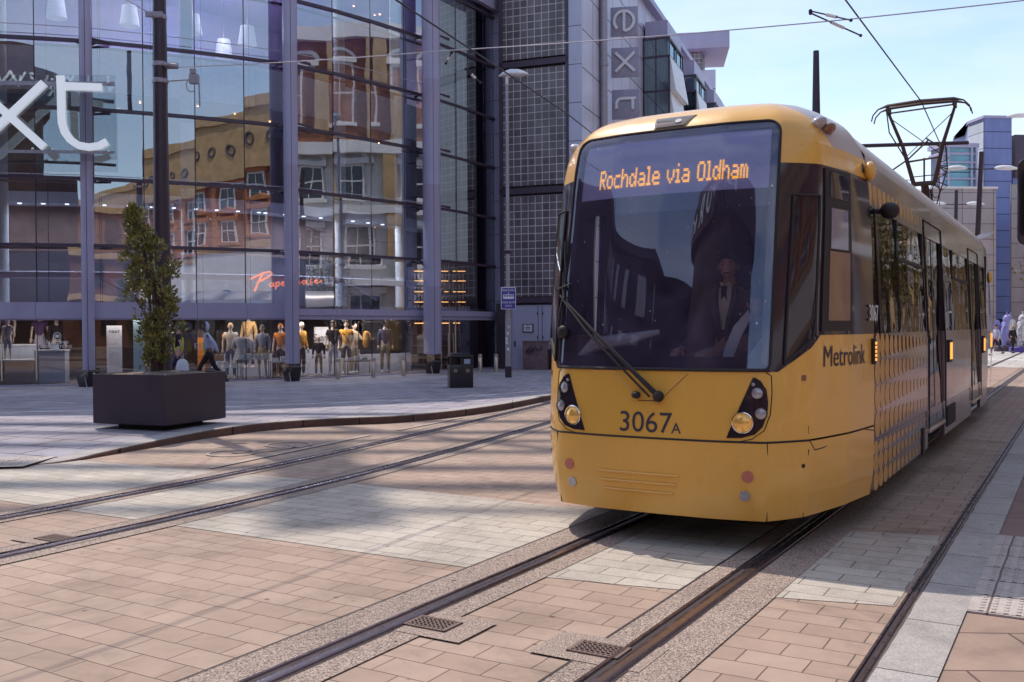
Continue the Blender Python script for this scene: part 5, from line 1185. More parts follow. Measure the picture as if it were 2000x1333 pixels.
# unseen steel frame added above the store; its slats throw the soft stripes on the paving
lf = empty('shadow_frame', (-15.5, 32, 17.2), R(-3), 'unseen slatted frame added high above the glass store to cast striped shadows', 'shadow frame')
q = MB()
for k, yy in enumerate((-3.4, -1.9, -0.4, 0.9, 2.3, 3.6, 5.2)): q.box((1.2, yy, 23.0 + 0.25 * (k % 3)), (21.0 - 1.5 * (k % 2), 0.30 + 0.08 * ((k * 7) % 4), 0.1))
q.build('slats', 'dark_steel', lf)
q = MB(); [q.box((x, y, 11.4), (0.45, 0.45, 22.8)) for x in (-9, 11) for y in (-1, 7)]; [q.box((x, 0, 22.7), (0.3, 11, 0.3)) for x in (-9, 11)]; q.box((0.75, -1.2, 22.6), (1.1, 6.6, 0.3), R(17)); q.box((1.6, 2.6, 22.9), (6.4, 0.30, 0.3), R(-39)); q.build('posts', 'dark_steel', lf)  # slanted beams added to cast the broad and diagonal shadows

# ------------------------------------------------------------------ planter and shrub
plc = V(-5.765, 15.95, 0.125); prz = R(-21.4)
pl_ = empty('planter', plc, prz, 'large dark square metal planter box at the kerb in front of the shop', 'planter')
q = MB(); h = 0.725; q.box((0, 0, 0.475), (2 * h, 2 * h, 0.79))
q = MB()
outer = [(-h, -h), (h, -h), (h, h), (-h, h)]; inn = [(x * 0.955, y * 0.955) for x, y in outer]
rows = [[(x * s_, y * s_, z) for x, y in outer] for s_, z in ((0.97, 0.075), (1.0, 0.085), (1.0, 0.855), (1.004, 0.865))] + [[(x, y, z) for x, y in inn] for z in (0.865, 0.70)]
q.grid(rows, closed=True); q.add([(x * .97, y * .97, 0.075) for x, y in outer], [(3, 2, 1, 0)]); q.build('planter_box', 'planter_paint', pl_)
q = MB(); [q.box((x, y, 0.045), (0.9 if x == 0 else 0.1, 0.1 if x == 0 else 0.9, 0.09)) for x, y in ((0, -.42), (0, .42), (-.42, 0), (.42, 0))]; q.build('plinth', 'rail_dark', pl_)
n = 14; q = MB(); random.seed(11)
q.grid([[(-h * .955 + 2 * h * .955 * i / n, -h * .955 + 2 * h * .955 * j / n, 0.835 + random.uniform(-.02, .03) + 0.05 * math.exp(-((i - 7) ** 2 + (j - 7) ** 2) / 14)) for i in range(n + 1)] for j in range(n + 1)]); q.build('soil', 'soil', pl_, smooth=True)
q = MB(); [q.ball((x * h * .98, y * h * .98, 0.865), 0.018, 8, 6) for x, y in ((1, -1), (-1, -1), (1, 1))]; q.box((0.35, -h + 0.03, 0.875), (0.09, 0.05, 0.02)); q.build('rim_bolts', 'galv', pl_)
m, nn, lk, o = newmat('shrub_leaf')
p = nn.new('ShaderNodeBsdfPrincipled'); p.inputs['Roughness'].default_value = 0.32; p.inputs['Specular IOR Level'].default_value = 0.6; oi = nn.new('ShaderNodeTexCoord'); ns = nn.new('ShaderNodeTexNoise'); ns.inputs['Scale'].default_value = 9; ns.inputs['Detail'].default_value = 3
rp_ = nn.new('ShaderNodeValToRGB'); e_ = rp_.color_ramp.elements; e_[0].position = 0.35; e_[0].color = (0.075, 0.085, 0.030, 1); e_[1].position = 0.72; e_[1].color = (0.36, 0.33, 0.085, 1)
lk(oi.outputs['Object'], ns.inputs[0]); lk(ns.outputs[0], rp_.inputs[0]); lk(rp_.outputs[0], p.inputs[0]); lk(p.outputs[0], o.inputs[0])
mat('shrub_bark', (0.10, 0.06, 0.05), 0.85, var=0.3, scale=20, bump=0.4)
random.seed(21)
shc = V(-5.80, 15.95, 0); sh = empty('shrub', (shc.x, shc.y, 0.98), 0, 'tall ragged evergreen shrub leaning in the square planter', 'shrub')
Yp = 15.95
env = [(722, 305, 26), (700, 305, 32), (670, 304, 38), (640, 308, 44), (600, 303, 52), (570, 296, 50), (545, 292, 50), (520, 292, 46), (500, 286, 52), (470, 276, 36), (450, 270, 26), (430, 265, 20), (408, 263, 7)]
def envat(py):
    for (a, xa, wa), (b_, xb, wb) in zip(env, env[1:]):
        if b_ <= py <= a: t = (a - py) / (a - b_); return xa + (xb - xa) * t, wa + (wb - wa) * t
    return env[-1][1], env[-1][2]
lv = MB()
def leaf(c, d, L_, w):
    d = d.normalized(); s_ = d.cross(V(random.uniform(-1, 1), random.uniform(-1, 1), random.uniform(-.3, 1))); 
    if s_.length < 1e-3: return
    s_.normalize(); n_ = d.cross(s_); b0 = c; 
    lv.add([b0, b0 + d * L_ * .5 + s_ * w + n_ * w * .4, b0 + d * L_, b0 + d * L_ * .5 - s_ * w + n_ * w * .4, b0 + d * L_ * .5], [(0, 4, 1), (1, 4, 2), (0, 3, 4), (3, 2, 4)])
stems = MB(); pxm = Yp / 1900
clumps = []
for k in range(130):
    py = 408 + (722 - 408) * random.random(); cx, w_ = envat(py); a = random.uniform(0, 6.28); r = math.sqrt(random.random())
    c = at(cx + w_ * 0.72 * r * math.cos(a), py, Yp) + V(0, w_ * pxm * 0.9 * r * math.sin(a), 0); clumps.append((c, 0.07 + 0.04 * random.random()))
for (px, py, r) in ((335, 515, 0.12), (330, 535, 0.1), (343, 520, 0.09), (250, 505, 0.1), (256, 575, 0.11), (262, 570, 0.1), (335, 585, 0.11), (345, 640, 0.11), (262, 415, 0.07), (258, 430, 0.08), (270, 445, 0.09)):
    clumps.append((at(px, py, Yp) + V(0, random.uniform(-.2, .2), 0), r))
for (c, r) in clumps:
    ax_ = V(shc.x + (c.z - 1.0) * -0.06, shc.y, 0); outw = V(c.x - ax_.x, c.y - ax_.y, 0.25)
    for j in range(38):
        u = V(random.gauss(0, 1), random.gauss(0, 1), random.gauss(0, 1)).normalized() * r * random.random() ** 0.5
        d = u.normalized() * 0.8 + outw.normalized() * 0.6 + V(0, 0, 0.5) + V(random.gauss(0, .4), random.gauss(0, .4), random.gauss(0, .4)); leaf(c + u, d, random.uniform(0.055, 0.105), random.uniform(0.013, 0.022))
for (c, r) in clumps[::3]:
    b0 = V(shc.x + random.uniform(-.1, .1), shc.y + random.uniform(-.1, .1), 0.95); mid = b0.lerp(c, 0.55) + V((shc.x - c.x) * 0.3, 0, 0.12)
    stems.tube([b0, b0.lerp(mid, 0.5) + V(random.uniform(-.02, .02), 0, 0), mid, c], [0.016, 0.013, 0.009, 0.004], 5)
for k in range(4): 
    tp_ = at(264 + 8 * k, 440 + 30 * k, Yp); stems.tube([V(shc.x + 0.04 * k - .06, shc.y, 0.93), V(shc.x + 0.03 * k, shc.y + .05, 1.6), V(shc.x - .1 + .05 * k, shc.y, 2.4), tp_], [0.028, 0.022, 0.016, 0.005], 6)
o = lv.build('foliage', 'shrub_leaf', sh, fix=False); o.matrix_parent_inverse = sh.matrix_basis.inverted()
o = stems.build('stem', 'shrub_bark', sh, smooth=True); o.matrix_parent_inverse = sh.matrix_basis.inverted()

# ------------------------------------------------------------------ poles, wires, street furniture
pY = 17.6; pX = (318 - 1000) / 1900 * pY
po = empty('tram_pole', (pX, pY, 0.12), 0, 'tall dark tapered pole behind the planter carrying the tram wires', 'pole')
q = MB(); q.lathe([(0.165, 0), (0.165, 0.35), (0.155, 0.36), (0.153, 3.0), (0.128, 5.0), (0.125, 6.4), (0.098, 9.0), (0.09, 12.5)], n=20); q.build('shaft', 'pole_paint', po, smooth=True, angle=30)
q = MB()
for z, r in ((6.05, 0.135), (6.35, 0.128), (7.2, 0.122)): q.lathe([(r, z - 0.04), (r + 0.008, z - 0.03), (r + 0.008, z + 0.03), (r, z + 0.04)], n=20)
q.build('clamp', 'galv', po, smooth=True, angle=30)
q = MB(); q.box((0.22, -0.02, 6.32), (0.22, 0.07, 0.10)); q.tube([(0.10, -0.1, 6.33), (0.34, -0.1, 6.30)], 0.035, 8); q.tube([(0.15, 0, 6.05), (0.6, 0, 6.08)], 0.012, 6); q.box((0.62, -0.02, 6.08), (0.16, 0.12, 0.16)); q.box((0.60, -0.02, 6.22), (0.10, 0.08, 0.08)); q.tube([(0.70, 0, 6.05), (0.71, 0, 5.6)], 0.014, 6)
q.tube([(0.66 + 0.09 * math.cos(a) - 0.1, 0, 5.98 + 0.12 * math.sin(a)) for a in fr(1, 5.5, 12)], 0.010, 5); q.box((-0.06, -0.1, 7.22), (0.30, 0.06, 0.09)); q.build('bracket', 'galv', po)
def cable(name, pts, r, m, label, sag=0.0):
    q = MB(); P = [Vector(p) for p in pts]; L_ = []
    for a, b_ in zip(P, P[1:]):
        for k in range(10): t = k / 10; L_.append(a.lerp(b_, t) - V(0, 0, sag * 4 * t * (1 - t)))
    L_.append(P[-1]); q.tube(L_, r, 6); o = q.build(name, m, smooth=True); return tag(o, label, 'cable')
cw1 = tw(0, 5.1, 6.22)
cable('contact_wire', [tw(0.0, -30, 6.22), tw(0.0, 12.48, 6.22), tw(-0.3, 18, 6.25), tw(-3.0, 40, 6.25)], 0.013, 'wire', 'dark overhead wire running straight down to the raised pantograph')
cable('contact_wire', [tw(track2(y), y, 6.2) for y in (-20, -4, 2, 6.7, 9.6, 14, 20, 30)], 0.013, 'wire', 'dark overhead wire slanting past the lilac columns above the empty track')
spA = V(pX + 0.25, pY, 6.42); spB = at(1660, 38, 14.3); spC = spB + (spB - spA) * 0.6 + V(0, 0, 0.35)
cable('span_wire', [spA, at(860, 100, 16.3), spB, spC], 0.0095, 'wire_pale', 'thin pale span wire from the dark pole across the sky above the tram', 0.03)
cable('guy_wire', [V(pX - 0.1, pY, 7.35), at(195, -30, 14)], 0.008, 'wire_pale', 'thin pale wire rising to the left from the top clamp of the dark pole')
def hanger(c, d, label):
    root = empty('wire_hanger', c, 0, label, 'wire fitting', 'insulated hangers joining the overhead wires'); q = MB()
    q.tube([V(0, 0, 0), d * 0.45], 0.012, 6); q.tube([d * 0.55, d], 0.012, 6); q.ball((0, 0, 0), 0.03, 8, 6); q.ball(d, 0.026, 8, 6); q.build('hanger_arm', 'wire', root, smooth=True)
    q = MB(); q.tube([d * 0.4, d * 0.65], [0.024, 0.024], 8); q.build('insulator', 'insulator', root, smooth=True)
c0 = at(1583, 22, 14.5); hanger(c0, at(1662, 40, 14.0) - c0, 'upper short hanger arm from the span wire to the wire above the tram')
hanger(c0 + V(0, 0, -0.03), at(1681, 66, 15.2) - c0, 'longer lower hanger arm from the span wire to the wire above the tram')
c1 = at(882, 103, 16.4); hanger(c1, at(871, 124, 16.6) - c1, 'small pale hanger on the slanting wire beside the tall lilac column')
c2 = at(910, 135, 18.0); hanger(c2, at(938, 162, 18.3) - c2, 'pale hanger lower on the slanting wire right of the lilac columns')
# centre pole with its bracket arm behind the tram
cpY = 26.0; q0 = at(1594, 100, cpY)
cp = empty('tram_pole', (q0.x, cpY, 0), 0, 'dark tapered pole top rising behind the yellow roof with a long bracket arm', 'pole')
q = MB(); q.lathe([(0.17, 0), (0.165, 3), (0.12, 6.5), (0.075, q0.z)], n=14); q.build('shaft', 'pole_paint', cp, smooth=True, angle=30)
q = MB(); zz = zat(1600, 288, cpY); q.tube([(0, 0, zz), (4.05, 0.0, zz + 0.10)], 0.052, 8); q.tube([(0, 0, zz), (-3.2, 0, zz + 0.05)], 0.05, 8); q.build('bracket_arm', 'pole_paint', cp, smooth=True)
def double_lamp(px, pyt, pyh, Y, label, tilt, arm):
    t = at(px, pyt, Y); root = empty('street_lamp', (t.x - tilt * t.z, Y, 0), 0, label, 'street lamp', 'twin-headed street lamps beyond the tram')
    q = MB(); q.tube([(0, 0, 0), (tilt * t.z * 0.5, 0, t.z * 0.5), (tilt * t.z, 0, t.z)], [0.16, 0.13, 0.10], 10); q.build('post', 'pole_paint', root, smooth=True)
    zh = zat(px, pyh, Y); xh = tilt * zh
    for s in (-1, 1):
        q = MB(); q.tube([(xh, 0, zh), (xh + s * arm * 0.4, 0, zh + 0.02)], 0.03, 6); ar = q.build('arm', 'pole_paint', root)
        q = MB(); prof = []
        for k, f in enumerate((0, .12, .35, .65, .9, 1.0)):
            hh = (0.05, 0.12, 0.17, 0.16, 0.08, 0.02)[k]; ww = (0.06, 0.13, 0.18, 0.17, 0.10, 0.03)[k]; x = xh + s * arm * (0.36 + 0.64 * f); zb = zh + 0.03 - 0.03 * f
            prof.append([V(x, ww * math.cos(a), zb + (hh * math.sin(a) if math.sin(a) > 0 else 0.35 * hh * math.sin(a))) for a in fr(0, 2 * math.pi * 11 / 12, 11)])
        q.grid(prof, closed=True); q.add(prof[0], [list(range(12))]); q.add(prof[-1], [list(range(12))]); q.build('lamp_head', 'lamp_white', root, smooth=True)
double_lamp(1917, 297, 331, 45, 'taller twin-headed street lamp on a leaning dark post beyond the tram', 0.045, 1.75)
double_lamp(1868, 372, 400, 59, 'shorter twin-headed street lamp further off against the pale stone block', 0.02, 1.75)
double_lamp(2040, 215, 228, 45, 'twin-headed street lamp at the upper right edge, only one head showing', 0.02, 1.75)
# single street lamp by the store corner
lp = empty('street_lamp', gnd(993, 738, 0.12), 0, 'tall grey galvanised street lamp at the corner of the glass shop', 'street lamp')
lY = lp.location.y; zt_ = zat(988, 160, lY)
q = MB(); q.lathe([(0.092, 0), (0.092, 1.85), (0.075, 2.15), (0.062, 2.3), (0.058, 5), (0.046, zt_ - 0.12)], n=14); q.build('post', 'galv', lp, smooth=True, angle=30)
q = MB(); q.lathe([(0.105, 0), (0.105, 0.35), (0.095, 0.36)], n=14); q.build('post_base', 'black_joint', lp)
q = MB(); q.tube([(0, 0, zt_ - 0.2), (0.0, 0, zt_), (0.12, 0, zt_ + 0.08)], 0.05, 8); rows = []
for f, hh, ww in ((-0.25, .03, .05), (-.1, .10, .13), (0.1, .17, .2), (.35, .17, .2), (.55, .10, .15), (.68, .03, .05)): rows.append([V(f, ww * math.cos(a), zt_ + .10 - 0.06 * (f < -.1) + (hh * math.sin(a) if math.sin(a) > 0 else .4 * hh * math.sin(a))) for a in fr(0, 2 * math.pi * 11 / 12, 11)])
q.grid(rows, closed=True); q.build('lamp_head', 'lamp_white', lp, smooth=True)
q = MB(); q.ball((0.3, -0.02, zt_ + 0.05), (0.2, 0.14, 0.09), 12, 8); q.build('lamp_bowl', 'lamp_lens', lp, smooth=True)
q = MB(); [q.box((random.uniform(-.07, .07), -0.097 + abs(random.uniform(-.015, .015)), z), (0.07, 0.01, 0.10), random.uniform(-.3, .3)) for z in (0.9, 1.1, 1.22, 1.4, 1.6)]; q.build('stickers', 'paper_white', lp)
q = MB(); q.box((0.02, -0.09, 2.12), (0.06, 0.02, 0.42)); q.build('warning_strip', 'gold_decal', lp); q = MB(); q.lathe([(0.1, 3.9), (0.12, 3.92), (0.12, 3.98), (0.1, 4)], n=12); q.build('clamp', 'black_joint', lp)
# TRAMWAY sign
sg = empty('tramway_sign', at(993, 583, lY - 0.22), R(6), 'small purple-blue tram warning sign on the galvanised lamp post', 'sign')
q = MB(); w_, h_ = 0.235, 0.345; q.plate([(-w_, -h_), (w_, -h_), (w_, h_), (-w_, h_)], V(0, 0, 0), V(1, 0, 0), V(0, 0, 1), -0.02); q.build('sign_border', 'print_white', sg, bevel=0.008)
q = MB(); w_ -= 0.02; h_ -= 0.02; q.plate([(-w_, -h_), (w_, -h_), (w_, h_), (-w_, h_)], V(0, -0.003, 0), V(1, 0, 0), V(0, 0, 1), 0.004); fc = q.build('sign_face', 'sign_blue', sg)
for s_, z, sz in (('TRAMWAY', 0.215, 0.10), ('LOOK BOTH', -0.16, 0.09), ('WAYS', -0.27, 0.09)): text('sign_text', s_, sz, 'print_white', fc, (0, -0.008, z), (1, 0, 0), (0, 0, 1), 0.002, align='CENTER', sx=0.85)
q = MB(); O_ = V(0, -0.008, 0.06)
q.plate([(-.17, -.05), (-.15, -.08), (.15, -.08), (.17, -.05), (.16, .06), (-.16, .06)], O_, V(1, 0, 0), V(0, 0, 1), 0.002); q.stroke([(-.03, .07), (.02, .1), (0, .13)], 0.012, O_, V(1, 0, 0), V(0, 0, 1), 0.002); pic = q.build('tram_symbol', 'print_white', fc)
q = MB(); [q.plate([(x, -.01), (x + .055, -.01), (x + .055, .04), (x, .04)], O_ - V(0, .002, 0), V(1, 0, 0), V(0, 0, 1), 0.003) for x in (-.145, -.065, .015, .09)]; q.build('symbol_windows', 'sign_blue', pic)
# litter bin
bn = empty('litter_bin', gnd(899, 757, 0.125), R(12), 'black twin-opening litter bin on the pavement near the shop corner', 'litter bin')
q = MB(); q.box((0, 0, 0.31), (0.62, 0.5, 0.60)); q.box((0, 0, 0.03), (0.60, 0.48, 0.06)); body = q.build('bin_body', 'bin_black', bn, bevel=0.02)
q = MB(); [q.box((x, y, 0.70), (0.06, 0.06, 0.2)) for x in (-.28, .28) for y in (-.22, .22)]; q.box((0, -0.22, 0.7), (0.07, 0.06, 0.2)); q.box((0, 0.1, 0.7), (0.5, 0.2, 0.2)); q.build('bin_frame', 'bin_black', bn)
q = MB(); q.box((0, 0, 0.83), (0.64, 0.52, 0.06)); q.box((0, 0, 0.88), (0.50, 0.40, 0.05)); q.build('bin_lid', 'bin_black', bn, bevel=0.025)
q = MB(); q.box((0.15, -0.2, 0.69), (0.17, 0.06, 0.13)); q.build('poster_slot', 'counter_blue', bn)
q = MB()
for x in (-.16, .16): q.lathe([(0.055, 0), (0.055, 0.004), (0, 0.004)], (x, -0.256, 0.45), 6, Matrix.Rotation(R(90), 3, 'X'))
q.build('bin_emblem', 'gold_decal', body); q = MB()
for x in (-.16, .16): q.tube([(x + 0.028 * math.cos(a), -0.262, 0.45 + 0.035 * math.sin(a)) for a in fr(0, 6.28, 12)], 0.007, 4)
q.build('bin_emblem', 'bin_black', body); q = MB(); q.box((0, -0.252, 0.31), (0.012, 0.006, 0.58)); q.build('bin_gap', 'rail_dark', body)
# bollards
def bollard():
    root = empty('bollard', (0, 0, 0), 0, '', 'bollard', 'steel bollards along the shop front'); q = MB(); q.lathe([(0.075, 0), (0.075, 0.50), (0.07, 0.51), (0.07, 0.525), (0.075, 0.535), (0.075, 0.62), (0.06, 0.635), (0, 0.64)], n=14); q.build('post', 'stainless', root, smooth=True, angle=30)
    q = MB(); q.lathe([(0.0765, 0.53), (0.0765, 0.555)], n=14); q.build('reflective_band', 'gold_decal', root); return root
bp = None
for px, py, lab in ((660, 741, 'steel bollard before the shop window with the black-shirted dummy'), (729, 738, 'steel bollard before the shop window with the hanging yellow clothes'), (788, 735, 'steel bollard at the right end of the displayed clothes window'), (938, 727, 'steel bollard just right of the black litter bin'), (969, 727, 'steel bollard between the litter bin and the lamp post')):
    g_ = gnd(px, py, 0.125); bp = dup(bp, g_, None, lab) if bp else bollard(); bp.location = g_; bp['label'] = lab
# raked floodlight boxes at the feet of the columns
fl = None
for (x, y), lab in zip(COLS, ('black angled floodlight box at the foot of the column behind the planter', 'black angled floodlight box at the foot of the middle lilac column', 'black angled floodlight box at the foot of the tall right lilac column')):
    loc = V(x + 0.02, y - 0.1, 0.12)
    if fl is None:
        fl = empty('floodlight_box', loc, R(-30), lab, 'floodlight', 'floodlight boxes at the column feet'); q = MB(); q.plate([(-0.24, 0.28), (0.22, 0.48), (0.27, 0.42), (0.16, 0.0), (-0.15, 0.0), (-0.22, 0.18)], V(0, 0.15, 0), V(1, 0, 0), V(0, 0, 1), 0.34); q.build('housing', 'bin_black', fl, bevel=0.02); q = MB(); q.tube([(0.13, -0.20, 0.27), (0.22, -0.20, 0.0)], 0.015, 6); q.build('bracket', 'galv', fl)
    else: fl = dup(fl, loc, R(-45), lab)
# traffic signal at the right edge
ts_ = empty('traffic_signal', at(1996, 640, 12.0) * 1.0, 0, 'back of a rounded black signal head at the right picture edge', 'traffic signal'); ts_.location.z = 0
zc = zat(2000, 395, 12.0); q = MB(); hw, hh = 0.22, 0.53; pts = []
for cx_, cz_, a0 in ((hw - .1, hh - .1, 0), (-hw + .1, hh - .1, 90), (-hw + .1, -hh + .1, 180), (hw - .1, -hh + .1, 270)): pts += [(cx_ + .1 * math.cos(R(a0 + k * 15)), cz_ + .1 * math.sin(R(a0 + k * 15))) for k in range(7)]
q.plate(pts, V(0.16, 0, zc), V(1, 0, 0), V(0, 0, 1), 0.03); bd = q.build('backing_board', 'bin_black', ts_)
q = MB(); q.box((0.16, -0.12, zc), (0.24, 0.2, 0.8)); q.build('signal_box', 'bin_black', ts_, bevel=0.03)
q = MB(); q.tube([(0.30, -0.05, 0), (0.30, -0.05, zc + 0.4)], 0.055, 10); q.build('post', 'pole_paint', ts_, smooth=True)
# tree off to the right, mirrored in the tram's side windows
mat('tree_leaf', (0.14, 0.135, 0.025), 0.6, var=0.5, scale=1.5)
def tree(x, y, label):
    root = empty('street_tree', (x, y, 0), 0, label, 'tree', 'street trees beside the road'); q = MB(); q.tube([(0, 0, 0), (0.05, 0, 1.5), (-.05, .1, 3), (0, 0, 5)], [.16, .13, .1, .04], 8)
    for k in range(7): a = k * 0.9; q.tube([(0, 0, 2.0 + .3 * k), (0.8 * math.cos(a), 0.8 * math.sin(a), 3.0 + .35 * k)], [.05, .02], 5)
    q.build('trunk', 'shrub_bark', root, smooth=True); q = MB()
    for k in range(60):
        c = V(random.gauss(0, .75), random.gauss(0, .75), 4.1 + random.gauss(0, 1.1))
        for j in range(34):
            p_ = c + V(random.gauss(0, .24), random.gauss(0, .24), random.gauss(0, .24)); u = V(random.gauss(0, 1), random.gauss(0, 1), random.gauss(0, 1)).normalized(); w2 = u.cross(V(.3, .2, 1)).normalized(); q.add([p_, p_ + u * .09 + w2 * .04, p_ + u * .18, p_ + u * .09 - w2 * .04], [(0, 1, 2, 3)])
    q.build('crown', 'tree_leaf', root, fix=False)
tree(16.8, 24.6, 'green tree right of the road mirrored in the big tram side window'); tree(19.2, 27.6, 'green tree further along mirrored in the tram doors'); tree(22.4, 38.0, 'green tree by the pale stone bank at the far side of the road')
farb = empty('office_building', (0, 0, 0), 0, 'brown office block right of the street, mirrored in the tram side', 'building'); q = MB(); q.box((42, 54, 7), (14, 20, 14)); q.build('wall', 'red_brick', farb); many('stone_band', 'pale_stone', farb, [((34.9, 54, z), (.3, 20.2, .6)) for z in (4.2, 8, 11.8, 14)])
facade_row(farb, 'y', 44.2, 63.8, 34.98, -1, 2.8, [(1.2, 3.6, False), (5.2, 7.4, False), (9.0, 11.2, False)], None, 'pale_stone')
# ------------------------------------------------------------------ figures: one skinned body each, clothes as children
mat('skin_light', (0.46, 0.27, 0.20), 0.55); mat('skin_dark', (0.16, 0.085, 0.06), 0.55); mat('hair_dark', (0.03, 0.02, 0.02), 0.7); mat('hair_fair', (0.50, 0.34, 0.16), 0.7)
mat('dummy_skin', (0.62, 0.50, 0.42), 0.45); mat('dummy_grey', (0.50, 0.50, 0.58), 0.4)
mat('cloth_navy', (0.035, 0.028, 0.085), 0.85); mat('cloth_black', (0.022, 0.015, 0.02), 0.85); mat('cloth_mustard', (0.62, 0.30, 0.035), 0.85); mat('cloth_orange', (0.65, 0.22, 0.03), 0.85)
mat('cloth_white', (0.68, 0.68, 0.74), 0.85); mat('cloth_cream', (0.62, 0.55, 0.48), 0.85); mat('cloth_grey', (0.30, 0.30, 0.40), 0.9); mat('cloth_jeans', (0.12, 0.13, 0.25), 0.9); mat('cloth_paleblue', (0.46, 0.48, 0.66), 0.85)
mat('cloth_suit', (0.095, 0.066, 0.072), 0.8); mat('cloth_shirt', (0.80, 0.68, 0.50), 0.8); mat('hi_vis', (0.55, 0.62, 0.04), 0.7, emit=None); mat('leather_tan', (0.32, 0.17, 0.10), 0.6); mat('shoe_black', (0.02, 0.015, 0.015), 0.5); mat('cloth_khaki', (0.30, 0.24, 0.15), 0.85)
mat('cloth_floral', (0.40, 0.40, 0.46), 0.85, var=0.75, scale=28); mat('cloth_leopard', (0.55, 0.33, 0.13), 0.85, var=0.75, scale=24); mat('cloth_purple', (0.10, 0.05, 0.14), 0.85)
def skin(name, chains, m, parent, sub=1, extra=None):
    """chains: lists of (point, radius); vertices at the same point are shared, so the surface is continuous"""
    vs = []; es = []; rs = []; idx = {}
    for ch in chains:
        prev = None
        for p, r in ch:
            k = tuple(round(c, 4) for c in p)
            if k not in idx: idx[k] = len(vs); vs.append(k); rs.append(r)
            i = idx[k]
            if prev is not None and prev != i: es.append((prev, i))
            prev = i
    me = bpy.data.meshes.new(name); me.from_pydata(vs, es, []); ob = bpy.data.objects.new(name, me); C.objects.link(ob)
    md = ob.modifiers.new('s', 'SKIN'); md.use_smooth_shade = True; md.use_x_symmetry = False
    for i, sv in enumerate(me.skin_vertices[0].data):
        r = rs[i]; sv.radius = (r, r) if not isinstance(r, tuple) else r; sv.use_root = (i == 0)
    if sub: s2 = ob.modifiers.new('d', 'SUBSURF'); s2.levels = sub; s2.render_levels = sub
    m2 = evalmesh(ob); bpy.data.objects.remove(ob); 
    if extra is not None:
        bm = bmesh.new(); bm.from_mesh(m2); t = bpy.data.meshes.new('t'); t.from_pydata(extra.v, [], extra.f); bm.from_mesh(t); bmesh.ops.recalc_face_normals(bm, faces=bm.faces); bm.to_mesh(m2); bm.free()
    m2.materials.clear(); m2.materials.append(MATS[m]); m2.name = name
    for p in m2.polygons: p.use_smooth = True
    o = bpy.data.objects.new(name, m2); C.objects.link(o); o.parent = parent; return o
def head_mesh(mb, c, yaw=0.0, s=1.0, face=True):
    """head with brow, nose, chin, lips and ears; faces -y when yaw = 0"""
    M = Matrix.Rotation(yaw, 3, 'Z'); rows = []; nu, nv = 20, 16
    for i in range(nv + 1):
        th = math.pi * i / nv; row = []
        for j in range(nu):
            a = 2 * math.pi * j / nu; x = 0.077 * math.sin(th) * math.cos(a); y = 0.097 * math.sin(th) * math.sin(a); z = 0.118 * math.cos(th)
            if z < 0: x *= 1 - 0.30 * (-z / 0.118) ** 1.3; 
            f = max(0, -math.sin(a)) * math.sin(th)
            if face and f > 0:
                ax_ = abs(x)
                if ax_ < 0.016 and -0.045 < z < 0.012: y -= 0.022 * (1 - (z - 0.012) / -0.057 * -0.0) * max(0.2, min(1, (0.014 - z) / 0.04))
                if 0.012 < ax_ < 0.045 and -0.005 < z < 0.02: y += 0.008
                if ax_ < 0.03 and -0.075 < z < -0.055: y -= 0.005
                if z < -0.085: y -= 0.006
            row.append(V(x, y, z))
        rows.append(row)
    k0 = len(mb.v); mb.grid(rows, closed=True)
    for sx in (-1, 1): mb.ball((sx * 0.078, 0.005, -0.01), (0.012, 0.022, 0.032), 8, 6)
    for i in range(k0, len(mb.v)): mb.v[i] = tuple(M @ (Vector(mb.v[i]) * s) + Vector(c))
def face_parts(root, c, yaw, s, hair, style='short', m_eye='print_dark'):
    M = Matrix.Rotation(yaw, 3, 'Z'); T = lambda p: M @ (Vector(p) * s) + Vector(c)
    e = MB(); [e.ball(T((sx * 0.030, -0.083, 0.006)), 0.0085 * s, 8, 6) for sx in (-1, 1)]; [e.tube([T((sx * 0.016, -0.090, 0.026)), T((sx * 0.045, -0.082, 0.026))], 0.004 * s, 5) for sx in (-1, 1)]; e.tube([T((-0.024, -0.089, -0.062)), T((0, -0.095, -0.064)), T((0.024, -0.089, -0.062))], 0.004 * s, 5); e.build('eyes', m_eye, root, smooth=True)
    if hair:
        h = MB(); rows = []
        for i in range(9):
            th = 0.62 * math.pi * i / 8; row = []
            for j in range(20):
                a = 2 * math.pi * j / 20; front = max(0, -math.sin(a)); t2 = th * (1 - 0.42 * front); long_ = 1.5 if style == 'long' and front < 0.35 else 1.0
                row.append(T((0.085 * math.sin(t2) * math.cos(a), 0.004 + 0.103 * math.sin(t2) * math.sin(a), 0.126 * math.cos(t2 * long_))))
            rows.append(row)
        h.grid(rows, closed=True); h.build('hair', hair, root, smooth=True)
